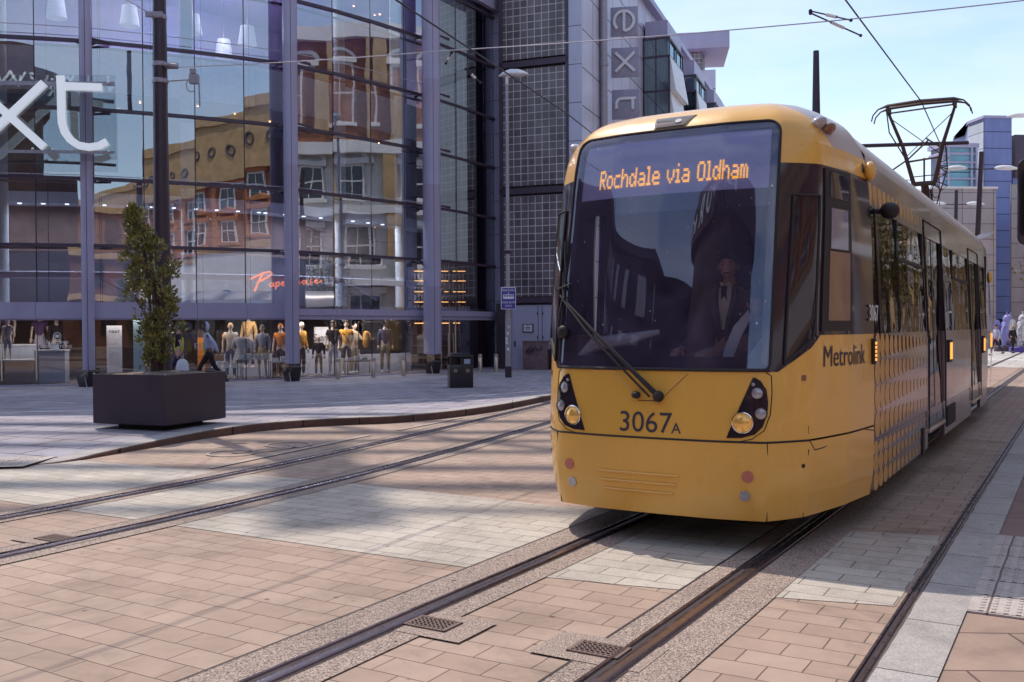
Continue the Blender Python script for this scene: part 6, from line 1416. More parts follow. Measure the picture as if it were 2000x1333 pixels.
def hand(mb, w, d, side, curl=0.5, s=1.0, up=None):
    """palm, four bent fingers of unequal length and a thumb from the side of the palm"""
    d = Vector(d).normalized(); up = Vector(up or (0, 0, 1)); sd = d.cross(up).normalized() if abs(d.dot(up)) < 0.95 else V(1, 0, 0); nn = sd.cross(d).normalized(); w = Vector(w)
    mb.tube([w - d * .02 * s, w + d * .03 * s, w + d * .085 * s], [0.024 * s, 0.034 * s, 0.036 * s], 8)
    for k, (o_, L_) in enumerate(((-.028, .066), (-.009, .078), (.010, .072), (.028, .055))):
        p = w + d * .085 * s + sd * o_ * s; a1 = curl * 0.9; q = p + (d * math.cos(a1) - nn * math.sin(a1)) * L_ * .5 * s; a2 = curl * 2.2; r = q + (d * math.cos(a2) - nn * math.sin(a2)) * L_ * .5 * s; mb.tube([p - d * .01, p, q, r], [.010 * s, .0095 * s, .0085 * s, .006 * s], 6)
    p = w + d * .025 * s + sd * (-.034 * side) * s; q = p + (d * .6 - sd * .55 * side - nn * .3).normalized() * .04 * s; mb.tube([p, q, q + (d * .8 - nn * .5).normalized() * .03 * s], [.012 * s, .011 * s, .008 * s], 6)
def figure(root, m_skin, top=None, bottom=None, hair=None, s=1.0, arms=None, legs=None, yaw_head=0.0, sleeve='short', shorts=False, face=True, shoes='shoe_black', hood=None, style='short', lean=0.0, vest=None, torso_only=False, skirt=None):
    """stands at the root, facing -y; arms/legs: joint overrides {'L':[elbow, wrist]}"""
    P = lambda x, y, z: V(x * s, (y - lean * max(0, z - 0.9)) * s, z * s)
    sh = {'L': P(-.175, 0, 1.42), 'R': P(.175, 0, 1.42)}
    A = {'L': [P(-.235, .02, 1.14), P(-.245, -.06, .90)], 'R': [P(.235, .02, 1.14), P(.245, -.06, .90)]}
    for k, v in (arms or {}).items(): A[k] = [P(*p) for p in v]
    hp = {'L': V(-.085 * s, 0, .90 * s), 'R': V(.085 * s, 0, .90 * s)}
    G = {'L': [V(-.105, -.01, .50) * s, V(-.115, .02, .085) * s], 'R': [V(.105, -.01, .50) * s, V(.115, .02, .085) * s]}
    for k, v in (legs or {}).items(): G[k] = [Vector(p) * s for p in v]
    pel = V(0, 0, .95 * s); sp = P(0, 0, 1.10); chs = P(0, 0, 1.30); nb_ = P(0, .005, 1.47); nk = P(0, -.005, 1.56); hc = P(0, -.02, 1.645)
    ex = MB(); head_mesh(ex, hc, yaw_head, s, face)
    for k in 'LR': hand(ex, A[k][1], A[k][1] - A[k][0], 1 if k == 'L' else -1, 0.5, s)
    ch = [[(pel, .115 * s), (sp, .105 * s), (chs, .125 * s), (nb_, .062 * s), (nk, .05 * s), (hc + V(0, 0.01 * s, -.02 * s), .045 * s)]]
    for k in 'LR':
        ch.append([(chs, .125 * s), (sh[k], .052 * s), (A[k][0], .038 * s), (A[k][1], .026 * s)])
        an = G[k][1]; ch.append([(pel, .115 * s), (hp[k], .085 * s), (G[k][0], .052 * s), (an, .034 * s), (an + V(0, -.10 * s, -.05 * s), .028 * s)])
    skin('body', ch, m_skin, root, 1, ex)
    if face: face_parts(root, hc, yaw_head, s, hair, style)
    if top:
        tch = [[(pel + V(0, 0, -.02 * s), .135 * s), (sp, .125 * s), (chs, .145 * s), (nb_ + V(0, 0, -.02 * s), .075 * s)]]
        for k in 'LR':
            e = A[k][0] if sleeve == 'long' else sh[k].lerp(A[k][0], .55); c_ = [(chs, .145 * s), (sh[k], .068 * s), (e, .056 * s)]
            if sleeve == 'long': c_.append((A[k][1].lerp(A[k][0], .08), .044 * s))
            tch.append(c_)
        skin('top', tch, top, root, 1)
    if vest: skin('hi_vis_vest', [[(pel + V(0, 0, -.03 * s), .142 * s), (sp, .134 * s), (chs, .155 * s), (nb_ + V(0, .01, -.05 * s), .10 * s)]], vest, root, 1)
    if bottom:
        bch = [[(pel + V(0, 0, .06 * s), .122 * s), (pel, .128 * s)]]
        for k in 'LR':
            c_ = [(pel, .128 * s), (hp[k], .097 * s), (G[k][0], .068 * s)]
            if not shorts: c_.append((G[k][1] + V(0, 0, .02), .052 * s))
            bch.append(c_)
        skin('trousers', bch, bottom, root, 1)
    if skirt:
        q = MB(); q.lathe([(.135 * s, 1.0 * s), (.17 * s, .85 * s), (.235 * s, .62 * s), (.22 * s, .62 * s), (.12 * s, .98 * s)], n=20); q.build('skirt', skirt, root, smooth=True)
    if shoes:
        q = MB()
        for k in 'LR': an = G[k][1]; q.tube([an + V(0, .05, -.045) * s, an + V(0, -.04, -.045) * s, an + V(0, -.15, -.055) * s], [.042 * s, .046 * s, .030 * s], 8)
        q.build('shoes', shoes, root, smooth=True)
    if hood:
        q = MB(); M = Matrix.Rotation(yaw_head, 3, 'Z'); rows = []
        for i in range(10):
            th = 0.15 + 0.95 * math.pi * i / 9 * 0.8; row = []
            for j in range(13): a = R(-40) + R(260) * j / 12; row.append(hc + M @ V(.112 * s * math.sin(th) * math.cos(a), .02 * s + .128 * s * math.sin(th) * math.sin(a), .145 * s * math.cos(th)))
            rows.append(row)
        q.grid(rows); q.build('hood', hood, root, smooth=True)
    return hc
# two workers walking past the shop
def ped(px, pyh, Y, hgt, rz, label, **k):
    p = at(px, 640, Y); root = empty('person', (p.x, Y, 0.125), rz, label, 'person'); figure(root, s=hgt / 1.76, **k); return root
w1 = ped(349, 640, 26.6, 1.74, R(-80), 'worker in yellow hi-vis vest and dark shorts walking left with a white carrier bag', m_skin='skin_light', top='cloth_black', bottom='cloth_navy', hair='hair_dark', vest='hi_vis', yaw_head=0, arms={'L': [(-.22, .05, 1.15), (-.24, .05, .90)], 'R': [(.22, .10, 1.16), (.24, .02, .92)]}, legs={'L': [(-.10, -.22, .52), (-.11, -.20, .09)], 'R': [(.10, .10, .52), (.11, .38, .16)]})
bgp = at(357, 700, 26.4); q = empty('carrier_bag', (bgp.x, 26.35, 0.125 + .35), R(10), 'white plastic carrier bag held by the hi-vis worker behind the shrub', 'bag')
b = MB(); b.grid([[V(x * f, y * f, z) for x, y in ((-.15, -.05), (.15, -.05), (.17, .05), (-.17, .05))] for z, f in ((0, .85), (.1, 1.05), (.25, .95), (.36, .75), (.42, .3))], closed=True); b.add([V(-.13, -.045, 0), V(.13, -.045, 0), V(.14, .045, 0), V(-.14, .045, 0)], [(0, 1, 2, 3)]); b.build('bag_body', 'cloth_white', q, smooth=True); b = MB(); b.tube([(-.03, 0, .40), (-.02, 0, .50), (.02, 0, .50), (.03, 0, .40)], 0.008, 5); b.build('bag_handle', 'cloth_white', q)
w2 = ped(408, 640, 26.9, 1.76, R(-68), 'person in pale hooded jacket with green vest and dark trousers striding past the shop', m_skin='skin_dark', top='cloth_paleblue', bottom='cloth_black', hair='hair_dark', sleeve='long', hood='cloth_paleblue', lean=0.12, yaw_head=R(48), arms={'L': [(-.25, .14, 1.16), (-.24, .10, .90)], 'R': [(.25, .16, 1.16), (.22, .22, .92)]}, legs={'L': [(-.10, -.24, .53), (-.11, -.25, .09)], 'R': [(.10, .14, .52), (.11, .46, .2)]})
skin('vest_panel', [[(V(-.10, -.06, .84), .07), (V(-.10, -.09, 1.05), .07), (V(-.09, -.13, 1.25), .06)]], 'hi_vis', w2, 1)
bx = at(429, 690, 26.6); q = empty('brown_parcel', (bx.x, 26.55, 0.125 + 0.70), R(15), 'small brown bag carried by the person in the pale hooded jacket', 'bag'); b = MB(); b.box((0, 0, .09), (.26, .16, .17)); b.build('bag_body', 'leather_tan', q, bevel=0.03); b = MB(); b.tube([(-.09, 0, .17), (-.06, 0, .23), (.06, 0, .23), (.09, 0, .17)], 0.009, 5); b.build('bag_handle', 'leather_tan', q)
# pedestrians at the end of the street
def farped(px, Y, hgt, rz, label, **k):
    p = at(px, 640, Y); root = empty('person', (p.x, Y, 0.01), rz, label, 'person'); figure(root, s=hgt / 1.76, **k)
farped(1978, 58, 1.66, R(10), 'far fair-haired pedestrian in a black coat walking beyond the tram', m_skin='skin_light', top='cloth_black', bottom='cloth_black', hair='hair_fair', style='long', sleeve='long', skirt='cloth_black', legs={'L': [(-.07, -.1, .5), (-.06, -.1, .09)], 'R': [(.07, .06, .5), (.06, .15, .1)]})
farped(1946, 54, 1.72, R(-75), 'far pedestrian in pale top and dark trousers stepping out from behind the tram', m_skin='skin_light', top='cloth_paleblue', bottom='cloth_navy', hair='hair_dark', sleeve='long', legs={'L': [(-.1, -.22, .52), (-.11, -.25, .09)], 'R': [(.1, .12, .52), (.11, .38, .18)]})
# two decorated sculptures on plinths
mat('bee_lilac', (0.30, 0.30, 0.62), 0.5); mat('bee_pattern', (0.55, 0.55, 0.6), 0.5, var=0.98, scale=7)
def bee(px, Y, m, label, mb_):
    p = at(px, 640, Y); root = empty('bee_sculpture', (p.x, Y, 0.0), R(20), label, 'sculpture'); b = MB(); b.lathe([(.75, 0), (.75, .3), (.68, .34), (0, .34)], n=20); b.build('plinth', mb_, root)
    b = MB(); b.ball((0, 0, 1.15), (.42, .38, .72), 16, 12); b.ball((0, -.08, 2.05), (.30, .28, .32), 14, 10); b.ball((0, -.02, 1.65), (.36, .33, .36), 14, 10)
    for s in (-1, 1): b.tube([(s * .25, -.1, 1.7), (s * .55, -.2, 1.45), (s * .72, -.3, 1.1)], [.09, .07, .05], 8); b.tube([(s * .18, 0, .75), (s * .30, -.1, .34)], [.16, .12], 8); b.tube([(s * .1, -.1, 2.3), (s * .2, -.2, 2.5)], .035, 6); b.ball((s * .45, .32, 1.55), (.32, .05, .5), 12, 8)
    b.build('body', m, root, smooth=True)
bee(1966, 62, 'bee_lilac', 'plain lilac insect sculpture on a dark plinth before the blue tower', 'dark_steel')
bee(1997, 60, 'bee_pattern', 'black and white patterned insect sculpture at the right picture edge', 'sign_blue')
# ------------------------------------------------------------------ the driver
dl = tw(0.25, -0.55, 0.95); drv = empty('person', dl, RZ, 'tram driver in dark suit, cream shirt and black tie behind the windscreen', 'person')
mat('driver_skin', (0.66, 0.36, 0.26), 0.5)
ex = MB(); hc = V(0, -.03, 1.27); head_mesh(ex, hc, R(8), 1.05); Pd = lambda x, y, z: V(x, y, z)
lw = Pd(-.30, -.42, .55); rw = Pd(.34, -.36, .86); le = Pd(-.28, -.14, .62); re = Pd(.33, -.12, .58)
hand(ex, lw, lw - le, 1, .5); hand(ex, rw, Pd(0, -.05, 1), -1, 1.3, 1.1, up=(0, 1, 0.1))
pel = Pd(0, .10, .52); chs = Pd(0, .03, .93)
chains = [[(pel, .13), (Pd(0, .07, .72), .125), (chs, .14), (Pd(0, .0, 1.09), .066), (Pd(0, -.01, 1.17), .055), (hc, .05)]]
for sx, e_, w_ in ((-1, le, lw), (1, re, rw)): chains.append([(chs, .14), (Pd(sx * .19, .02, 1.02), .06), (e_, .043), (w_, .028)])
for sx in (-1, 1): chains.append([(pel, .13), (Pd(sx * .10, .02, .50), .09), (Pd(sx * .14, -.40, .50), .06), (Pd(sx * .14, -.42, .10), .04), (Pd(sx * .14, -.55, .05), .03)])
skin('body', chains, 'driver_skin', drv, 1, ex); face_parts(drv, hc, R(8), 1.05, 'hair_dark')
skin('jacket', [[(pel + V(0, 0, .03), .155), (Pd(0, .07, .72), .15), (chs, .165), (Pd(0, .015, 1.05), .085)], [(chs, .165), (Pd(-.20, .02, 1.02), .08), (le, .062), (lw.lerp(le, .12), .05)], [(chs, .165), (Pd(.20, .02, 1.02), .08), (re, .062), (rw.lerp(re, .15), .05)]], 'cloth_suit', drv, 1)
q = MB(); q.grid([[V(-w, y - .0, z), V(0, y - .03, z), V(w, y, z)] for z, w, y in ((1.115, .045, -.075), (1.05, .055, -.115), (.95, .05, -.145), (.85, .04, -.15), (.72, .03, -.145))]); q.build('shirt', 'cloth_shirt', drv, smooth=True)
q = MB(); q.plate([(-.022, 0), (.022, 0), (.03, -.30), (0, -.36), (-.03, -.30)], V(0, -.165, 1.06), V(1, 0, 0), V(0, -.12, 1).normalized(), -0.008); q.plate([(-.026, .02), (.026, .02), (.018, -.03), (-.018, -.03)], V(0, -.155, 1.07), V(1, 0, 0), V(0, -.12, 1).normalized(), -0.02); q.build('tie', 'cloth_black', drv)
for sx in (-1, 1): 
    q = MB(); q.plate([(0, 0), (sx * .042, .012), (sx * .030, -.05)], V(sx * .004, -.125, 1.115), V(1, 0, 0), V(0, -.4, 1).normalized(), -0.01); q.build('collar', 'cloth_shirt', drv)
q = MB()
for sx in (-1, 1): q.tube([(sx * .085, -.09, 1.10), (sx * .09, -.155, .98), (sx * .05, -.185, .80), (sx * .03, -.18, .70)], [.022, .03, .026, .015], 6)
q.build('lapels', 'cloth_suit', drv, smooth=True)

# ------------------------------------------------------------------ shop window contents
def fat(px, py, back):
    """point 'back' metres of depth behind the glass along the view ray"""
    return at(px, py, fac_y(px) + back)
def dummy(px, back, hgt, rz, label, base=0.16, **k):
    p = fat(px, 640, back); root = empty('mannequin', (p.x, p.y, base), rz, label, 'mannequin', 'mannequins in the shop windows')
    kk = dict(m_skin='dummy_skin', shoes='cloth_white'); kk.update(k); figure(root, s=hgt / 1.76, **kk)
    q = MB(); q.box((0, 0, 0.006), (.4, .4, .012)); q.build('base_plate', 'galv', root); return root
dummy(650, 1.0, 1.80, R(35), 'mannequin in striped black t-shirt and white jeans, head turned right', top='cloth_black', bottom='cloth_white', hair='hair_dark', yaw_head=R(50))
cr = dummy(676, 1.2, 1.80, R(10), 'mannequin in mustard t-shirt and black shorts wearing a spiked black crown', top='cloth_mustard', bottom='cloth_black', shorts=True, hair='hair_dark')
q = MB(); [q.tube([(.10 * math.cos(a), -.02 + .11 * math.sin(a), 1.76), (.125 * math.cos(a), -.02 + .135 * math.sin(a), 1.93)], [.03, .003], 5) for a in fr(0, 5.5, 8)]; q.build('crown', 'cloth_black', cr); q = MB(); q.tube([(-.14, -.14, 1.42), (0, -.17, 1.25), (.17, -.12, 1.0)], .015, 6); q.build('bag_strap', 'cloth_black', cr)
dummy(691, 1.6, 1.72, R(60), 'pale green-haired mannequin half hidden behind the mustard t-shirt one', top='cloth_khaki', bottom='cloth_khaki', sleeve='long', arms={'R': [(.24, -.15, 1.18), (.30, -.42, 1.22)]})
dummy(752, 1.0, 1.80, R(15), 'mannequin in open navy jacket and camouflage shorts at the right window end', top='cloth_navy', bottom='cloth_khaki', sleeve='long', hair='hair_dark')
dummy(622, 0.9, 1.30, R(10), 'child mannequin in a dark jacket and khaki trousers holding a bag', top='cloth_black', bottom='cloth_khaki', sleeve='long')
dummy(588, 1.1, 1.75, R(60), 'mannequin in mustard shirt and black trousers just right of the middle column', top='cloth_mustard', bottom='cloth_black', sleeve='long')
dummy(548, 1.1, 1.70, R(0), 'mannequin in orange hooded top and black shorts left of the middle column', top='cloth_orange', bottom='cloth_black', shorts=True, hair='cloth_orange')
dummy(450, 1.1, 1.72, R(20), 'mannequin in cream sleeveless top with tan bag and blue jeans', top='cloth_cream', bottom='cloth_jeans', hair='hair_fair')
dummy(486, 1.6, 1.78, R(-10), 'mannequin in leopard print blouse set high at the back of the window', base=0.45, top='cloth_leopard', bottom='cloth_jeans', sleeve='long')
dummy(512, 1.0, 1.66, R(0), 'mannequin in denim jacket with a long yellow scarf', top='cloth_grey', skirt='cloth_khaki', sleeve='long', hair='hair_dark')
def bust(px, back, label, m, m2):
    p = fat(px, 640, back); root = empty('dress_stand', (p.x, p.y, .16), 0, label, 'dress stand', 'mannequins in the shop windows'); q = MB(); q.lathe([(.2, 0), (.2, .02), (.015, .03), (.015, .8)], n=12); q.build('stand', 'galv', root)
    skin('garment', [[(V(0, 0, .80), .14), (V(0, 0, .98), .115), (V(0, 0, 1.15), .14), (V(0, 0, 1.30), .05)], [(V(0, 0, 1.15), .14), (V(-.18, 0, 1.2), .07), (V(-.26, 0, .95), .06)], [(V(0, 0, 1.15), .14), (V(.18, 0, 1.2), .07), (V(.26, 0, .95), .06)]], m, root)
    q = MB(); q.lathe([(.13, .95), (.2, .72), (.26, .5), (.24, .5), (.12, .93)], n=18); q.build('skirt', m2, root, smooth=True)
bust(470, .8, 'headless dress stand in a grey floral jacket and pleated skirt', 'cloth_floral', 'cloth_floral')
p = fat(714, 640, 1.2); hg = empty('hanging_clothes', (p.x, p.y, 0.16), R(20), 'yellow clothes hanging from a black rail frame in the shop window', 'clothes')
q = MB(); q.tube([(-.25, 0, 0), (-.25, 0, 1.75), (.65, 0, 1.75)], .014, 6); q.tube([(-.25, 0, .75), (.8, 0, .75), (.8, 0, 0)], .014, 6); q.build('rail_frame', 'black_joint', hg)
skin('garment', [[(V(0, 0, .85), .10), (V(0, 0, 1.15), .12), (V(0, 0, 1.42), .09)], [(V(0, 0, 1.42), .09), (V(.14, 0, 1.30), .06), (V(.16, 0, 1.1), .05)]], 'cloth_mustard', hg)
dummy(14, 2.2, 1.75, R(0), 'upper mannequin in a purple t-shirt at the far left window', base=0.75, top='cloth_purple', bottom='cloth_black')
dummy(15, 1.0, 1.25, R(0), 'child mannequin in floral top and shorts on the wooden window plinth', base=0.78, top='cloth_floral', bottom='cloth_grey', shorts=True)
dummy(78, 2.4, 1.72, R(15), 'mannequin in dark top with a red stripe behind the service counter', base=0.55, top='cloth_purple', skirt='cloth_grey')
dummy(110, 2.4, 1.75, R(50), 'mannequin in a long black jacket looking right behind the counter', base=0.4, top='cloth_black', bottom='cloth_black', sleeve='long')
def counter(px0, px1, z1, back, m, label, dz=0.0):
    a = fat(px0, 640, back); c = fat(px1, 640, back); w = (c - a).length; root = empty('counter', (a.x, a.y, .155), math.atan2(c.y - a.y, c.x - a.x), label, 'counter'); q = MB(); q.box((w / 2, .3, z1 / 2), (w, .6, z1)); bd = q.build('counter_body', m, root, bevel=0.01); q = MB(); q.box((w / 2, .3, z1 + .02), (w + .04, .64, .04)); q.build('counter_top', 'interior_white', root); return root
counter(-6, 63, .66, .7, 'brown_wood', 'low brown wooden window plinth at the far left of the shop'); counter(66, 126, .92, .9, 'counter_blue', 'pale blue customer service counter behind the glass')
counter(-6, 70, 1.08, 1.9, 'counter_blue', 'long pale counter at the back of the left window')
lpp = fat(106, 672, 1.0); q = empty('screen_stand', (lpp.x, lpp.y, 1.11), R(10), 'small white tilted screen standing on the pale blue counter', 'screen'); b = MB(); b.plate([(-.13, 0), (.13, 0), (.11, .2), (-.11, .2)], V(0, 0, .0), V(1, 0, 0), V(0, .3, 1).normalized(), .015); b.build('screen', 'paper_white', q); b = MB(); b.box((0, .06, .01), (.12, .12, .02)); b.build('foot', 'galv', q)
hl_ = MB()
for px in (71, 3): p_ = fat(px, 640, -.07); hl_.tube([(p_.x, p_.y, .3), (p_.x, p_.y, 1.55)], .022, 8)
tag(bw(hl_, 'pull_handle', 'stainless', store))
gp = fat(112, 672, -.05); d_ = nrm(LA[-3], LA[-2]); dirx = V(-d_.y, d_.x, 0); dirx = dirx if dirx.x > 0 else -dirx
o = text('glass_lettering', 'CUSTOMER', .115, 'print_white', store, (gp.x, gp.y, zat(112, 672, gp.y)), dirx, (0, 0, 1), .003, align='CENTER'); o.matrix_parent_inverse = store.matrix_basis.inverted()
o = text('glass_lettering', 'COLLECTIONS', .115, 'print_white', store, (gp.x, gp.y, zat(112, 680, gp.y)), dirx, (0, 0, 1), .003, align='CENTER'); o.matrix_parent_inverse = store.matrix_basis.inverted()
q = MB(); cc_ = V(gp.x, gp.y, zat(112, 657, gp.y)); q.tube([cc_ + dirx * .1 * math.cos(a) + V(0, 0, .1 * math.sin(a)) for a in fr(0, 6.283, 20)], .01, 4); q.box(cc_, (.10, .02, .08), math.atan2(dirx.y, dirx.x)); bw(q, 'glass_emblem', 'print_white', store)
# poster boards inside the entrance
def board(px0, px1, pyt, back, m, label, lines):
    a = fat(px0, 640, back); c = fat(px1, 640, back); w = (c - a).length; zt_ = zat((px0 + px1) / 2, pyt, (a.y + c.y) / 2); root = empty('display_board', (a.x, a.y, .155), math.atan2(c.y - a.y, c.x - a.x), label, 'display board', 'boards inside the shop'); q = MB(); q.box((w / 2, 0.03, zt_ / 2), (w, .05, zt_ - .05)); bd = q.build('panel', m, root); q = MB(); q.box((w / 2, .03, .015), (w + .1, .35, .03)); q.build('foot', 'galv', root)
    for s_, sz, z in lines: text('print', s_, sz, 'print_dark', bd, (w / 2, -.004, zt_ * z), (1, 0, 0), (0, 0, 1), .002, align='CENTER')
    return root
board(208, 238, 645, 1.2, 'paper_white', 'tall white printed banner board inside the shop left of the shrub', [('next', .17, .86), ('- - - - -', .08, .74), ('- - - -', .08, .66), ('- - - - -', .08, .58), ('- - -', .08, .5)])
mat('board_cyan', (0.45, 0.66, 0.74), 0.6); board(260, 285, 634, 1.0, 'board_cyan', 'pale cyan floor guide board with numbers 3 2 1 0', [('3', .14, .84), ('2', .14, .64), ('1', .14, .44), ('0', .14, .2)])
board(386, 400, 668, 1.5, 'cloth_orange', 'narrow orange upright panel behind the walking figures', []); board(386, 398, 652, 2.2, 'interior_dark', 'dark board with cropped white letters behind the hooded figure', [])
pr_ = fat(390, 676, 1.3); o = text('window_lettering', 'RU', .26, 'print_white', store, (pr_.x - .05, pr_.y - .4, zat(390, 682, pr_.y)), (1, .4, 0), (0, 0, 1), .004); o.matrix_parent_inverse = store.matrix_basis.inverted()
# low display tables and pale plinths
def table(px, back, w, h_, m, label):
    p = fat(px, 640, back); root = empty('display_table', (p.x, p.y, .155), R(25), label, 'table', 'tables in the shop windows'); q = MB(); q.box((0, 0, h_), (w, .4, .03)); q.build('table_top', m, root); 
    for sx in (-1, 1):
        q = MB(); q.tube([(sx * (w / 2 - .03), -.17, 0), (sx * (w / 2 - .03), -.17, h_), (sx * (w / 2 - .03), .17, h_), (sx * (w / 2 - .03), .17, 0)], .012, 5); q.build('leg', 'black_joint', root)
    q = MB(); [q.box((-w / 2 + .15 + k * .24, 0, h_ + .07 + .02 * (k % 2)), (.16, .2, .11 + .04 * (k % 2))) for k in range(int(w / .24))]; tag(q.build('shoe_boxes', 'interior_white', root))
table(444, .55, .9, .38, 'interior_white', 'low white display table with boxes under the cream-top mannequin'); table(492, .6, 1.0, .62, 'interior_white', 'white display table under the leopard-print mannequin'); table(700, .7, .9, .45, 'black_joint', 'low black display table behind the stainless bollards'); table(550, .8, .7, .5, 'interior_white', 'white display table under the orange-hooded mannequin')
wp_ = fat(600, 690, 1.9); q = MB()
for px0, px1, back, z0, z1, m_ in ((583, 612, 2.2, .16, 1.0, 0), (612, 700, 2.2, .16, .95, 0), (420, 530, 2.4, .16, .9, 0), (700, 800, 1.9, .16, .8, 0)):
    a = fat(px0, 640, back); c = fat(px1, 640, back); q.wall(V(a.x, a.y), V(c.x, c.y), z0, z1, .08)
bw(q, 'window_backboard', 'counter_blue', store)
a = fat(613, 640, 2.1); c = fat(640, 640, 2.1); pn_ = MB(); pn_.wall(V(a.x, a.y), V(c.x, c.y), 1.15, 1.75, .05); bw(pn_, 'window_panel', 'paper_white', store)
o = text('window_script', 'Statue', .34, 'print_dark', store, (a.x + .0, a.y - .12, 1.28), V(c.x - a.x, c.y - a.y, 0), (0, 0, 1), .003); o.matrix_parent_inverse = store.matrix_basis.inverted(); 
# spotlights on the window track
sp0 = None
spots = [(638, 622), (664, 622), (686, 622), (706, 622), (746, 623), (770, 624), (797, 625), (405, 603), (452, 603), (478, 603), (535, 605)]
def spot():
    root = empty('spotlight', (0, 0, 0), 0, '', 'spotlight', 'black spotlights above the shop windows'); q = MB(); q.tube([(0, 0, .12), (0, 0, -.02)], .018, 6); q.build('bracket', 'black_joint', root); M = Matrix.Rotation(R(38), 3, 'X') @ Matrix.Rotation(R(-35), 3, 'Y'); q = MB(); q.lathe([(.045, .12), (.065, .08), (.07, -.10), (.10, -.14), (.09, -.14), (.05, -.08)], (0, 0, -.09), 12, M); q.build('housing', 'bin_black', root, smooth=True, angle=30); return root
for i, (px, py) in enumerate(spots):
    p_ = fat(px, py, .55); lab = ['black spotlight above the striped black t-shirt mannequin', 'black spotlight above the crowned mannequin', 'black spotlight just right of the crowned mannequin', 'black spotlight above the hanging yellow clothes', 'black spotlight above the navy jacket mannequin', 'black spotlight right of the navy jacket mannequin', 'last black spotlight at the right window end', 'black spotlight above the hooded walking figure', 'black spotlight above the cream-top mannequin', 'black spotlight above the grey floral dress stand', 'black spotlight left of the middle lilac column'][i]
    sp0 = dup(sp0, p_, R(random.uniform(-40, 40)), lab) if sp0 else spot(); sp0.location = p_; sp0['label'] = lab
# pendant lamps on the upper floor
lm = None
for (px, py), lab in zip(((110, 16), (253, 32), (376, 48), (483, 71), (437, 96)), ('white drum pendant lamp, leftmost behind the upper glass', 'white drum pendant lamp between the first column and the dark pole', 'white drum pendant lamp just right of the dark pole', 'white drum pendant lamp nearest the middle lilac column', 'dimmer lower white drum pendant lamp further inside the store')):
    p_ = at(px, py, fac_y(px) + (3.6 if py < 90 else 5.5))
    if lm is None:
        lm = empty('pendant_lamp', p_, 0, lab, 'pendant lamp', 'white pendant lamps upstairs'); q = MB(); q.lathe([(.22, .32), (.31, -.32), (.0, -.315)], n=20); q.tube([(.30 * math.cos(.5), .30 * math.sin(.5), -.32), (.22 * math.cos(.5), .22 * math.sin(.5), .32)], .006, 4); q.build('lamp_shade', 'shade_fabric', lm, smooth=True, angle=30); q = MB(); q.tube([(0, 0, .3), (0, 0, 13.9 - p_.z)], .01, 5); q.build('flex', 'black_joint', lm)
        pd_ = bpy.data.lights.new('pendant_light', 'POINT'); pd_.energy = 90; pd_.shadow_soft_size = .2; pd_.color = (.92, .9, 1.0); po_ = bpy.data.objects.new('bulb', pd_); C.objects.link(po_); po_.parent = lm; po_.location = (0, 0, .4)
    else: lm = dup(lm, p_, 0, lab)
# fascia sign: two big metal letters on a glass panel
sgY = fac_y(100) - 0.9; fs = empty('fascia_sign', at(100, 220, sgY), 0, 'big white letters x and t on a clear glass panel before the shop', 'shop sign'); inv = fs.matrix_basis.inverted()
fx = V(math.cos(R(9)), math.sin(R(9)), 0); fz = V(0, 0, 1)
def fp(px, py): 
    d = ray(px, py); nn_ = V(-fx.y, fx.x, 0); o_ = at(100, 220, sgY); t = (o_ - CAMP).dot(nn_) / d.dot(nn_); q = CAMP + d * t - o_; return (q.dot(fx), q.z)
O_ = V(0, 0, 0); q = MB(); q.plate([fp(-120, 142), fp(222, 146), fp(224, 312), fp(-120, 322)], O_ + V(0, .12, 0), fx, fz, -.02); q.build('glass_panel', 'sign_glass', fs)
q = MB(); 
for ya, yb in ((156, 164), (291, 297)): q.plate([fp(-120, ya), fp(222, ya + 3), fp(222, yb + 3), fp(-120, yb)], O_ + V(0, .06, 0), fx, fz, -.03)
rl = q.build('sign_rail', 'galv', fs); q = MB()
for px, py in ((62, 153), (101, 155), (211, 161), (63, 291), (102, 292), (212, 296)): a_ = fp(px, py); q.ball(fx * a_[0] + fz * a_[1] + V(0, .02, 0), .04, 10, 6)
q.build('sign_stud', 'chrome', rl, smooth=True)
def letter(paths, w):
    q = MB()
    for i, pth in enumerate(paths): q.stroke([fp(*p) for p in pth], w, O_ + V(0, -.02 - .004 * i, 0), fx, fz, -.14)
    return q.build('letter', 'sign_letter', fs)
letter([[(-52, 164), (86, 288)], [(86, 162), (-50, 290)]], .205)
letter([[(118, 148), (120, 222), (121, 240), (126, 258), (137, 273), (153, 284), (174, 288), (194, 285), (209, 277)], [(118, 168), (199, 171)]], .20)
# glowing script sign in the first-floor window
nsY = fac_y(530) + 0.6
ne_ = empty('script_sign', at(490, 570, nsY), 0, 'orange handwritten-style sign in the first floor window beside the middle column', 'shop sign')
a_, b_ = at(490, 572, nsY), at(632, 560, nsY + 1.0); uxs = (b_ - a_).normalized(); uzs = V(0, 0, 1)
wS = (b_ - a_).length; hS = .62; T_ = lambda x, y: uxs * (x * wS) + uzs * (y * hS)
def script(paths, r):
    q = MB()
    for pth in paths: q.tube([T_(x, y) for x, y in pth], r, 6)
    return q.build('script_letters', 'neon_orange', ne_, smooth=True)
script([[(0.0, .62), (.05, .72), (.15, .85), (.25, .93), (.29, .86), (.24, .68), (.15, .52), (.09, .45)], [(.17, .92), (.10, .45), (.05, .0)]], .034)
def a_sh(x): return [(x + .055, .30), (x + .02, .36), (x - .005, .24), (x + .015, .14), (x + .045, .22), (x + .058, .34), (x + .055, .18), (x + .075, .16)]
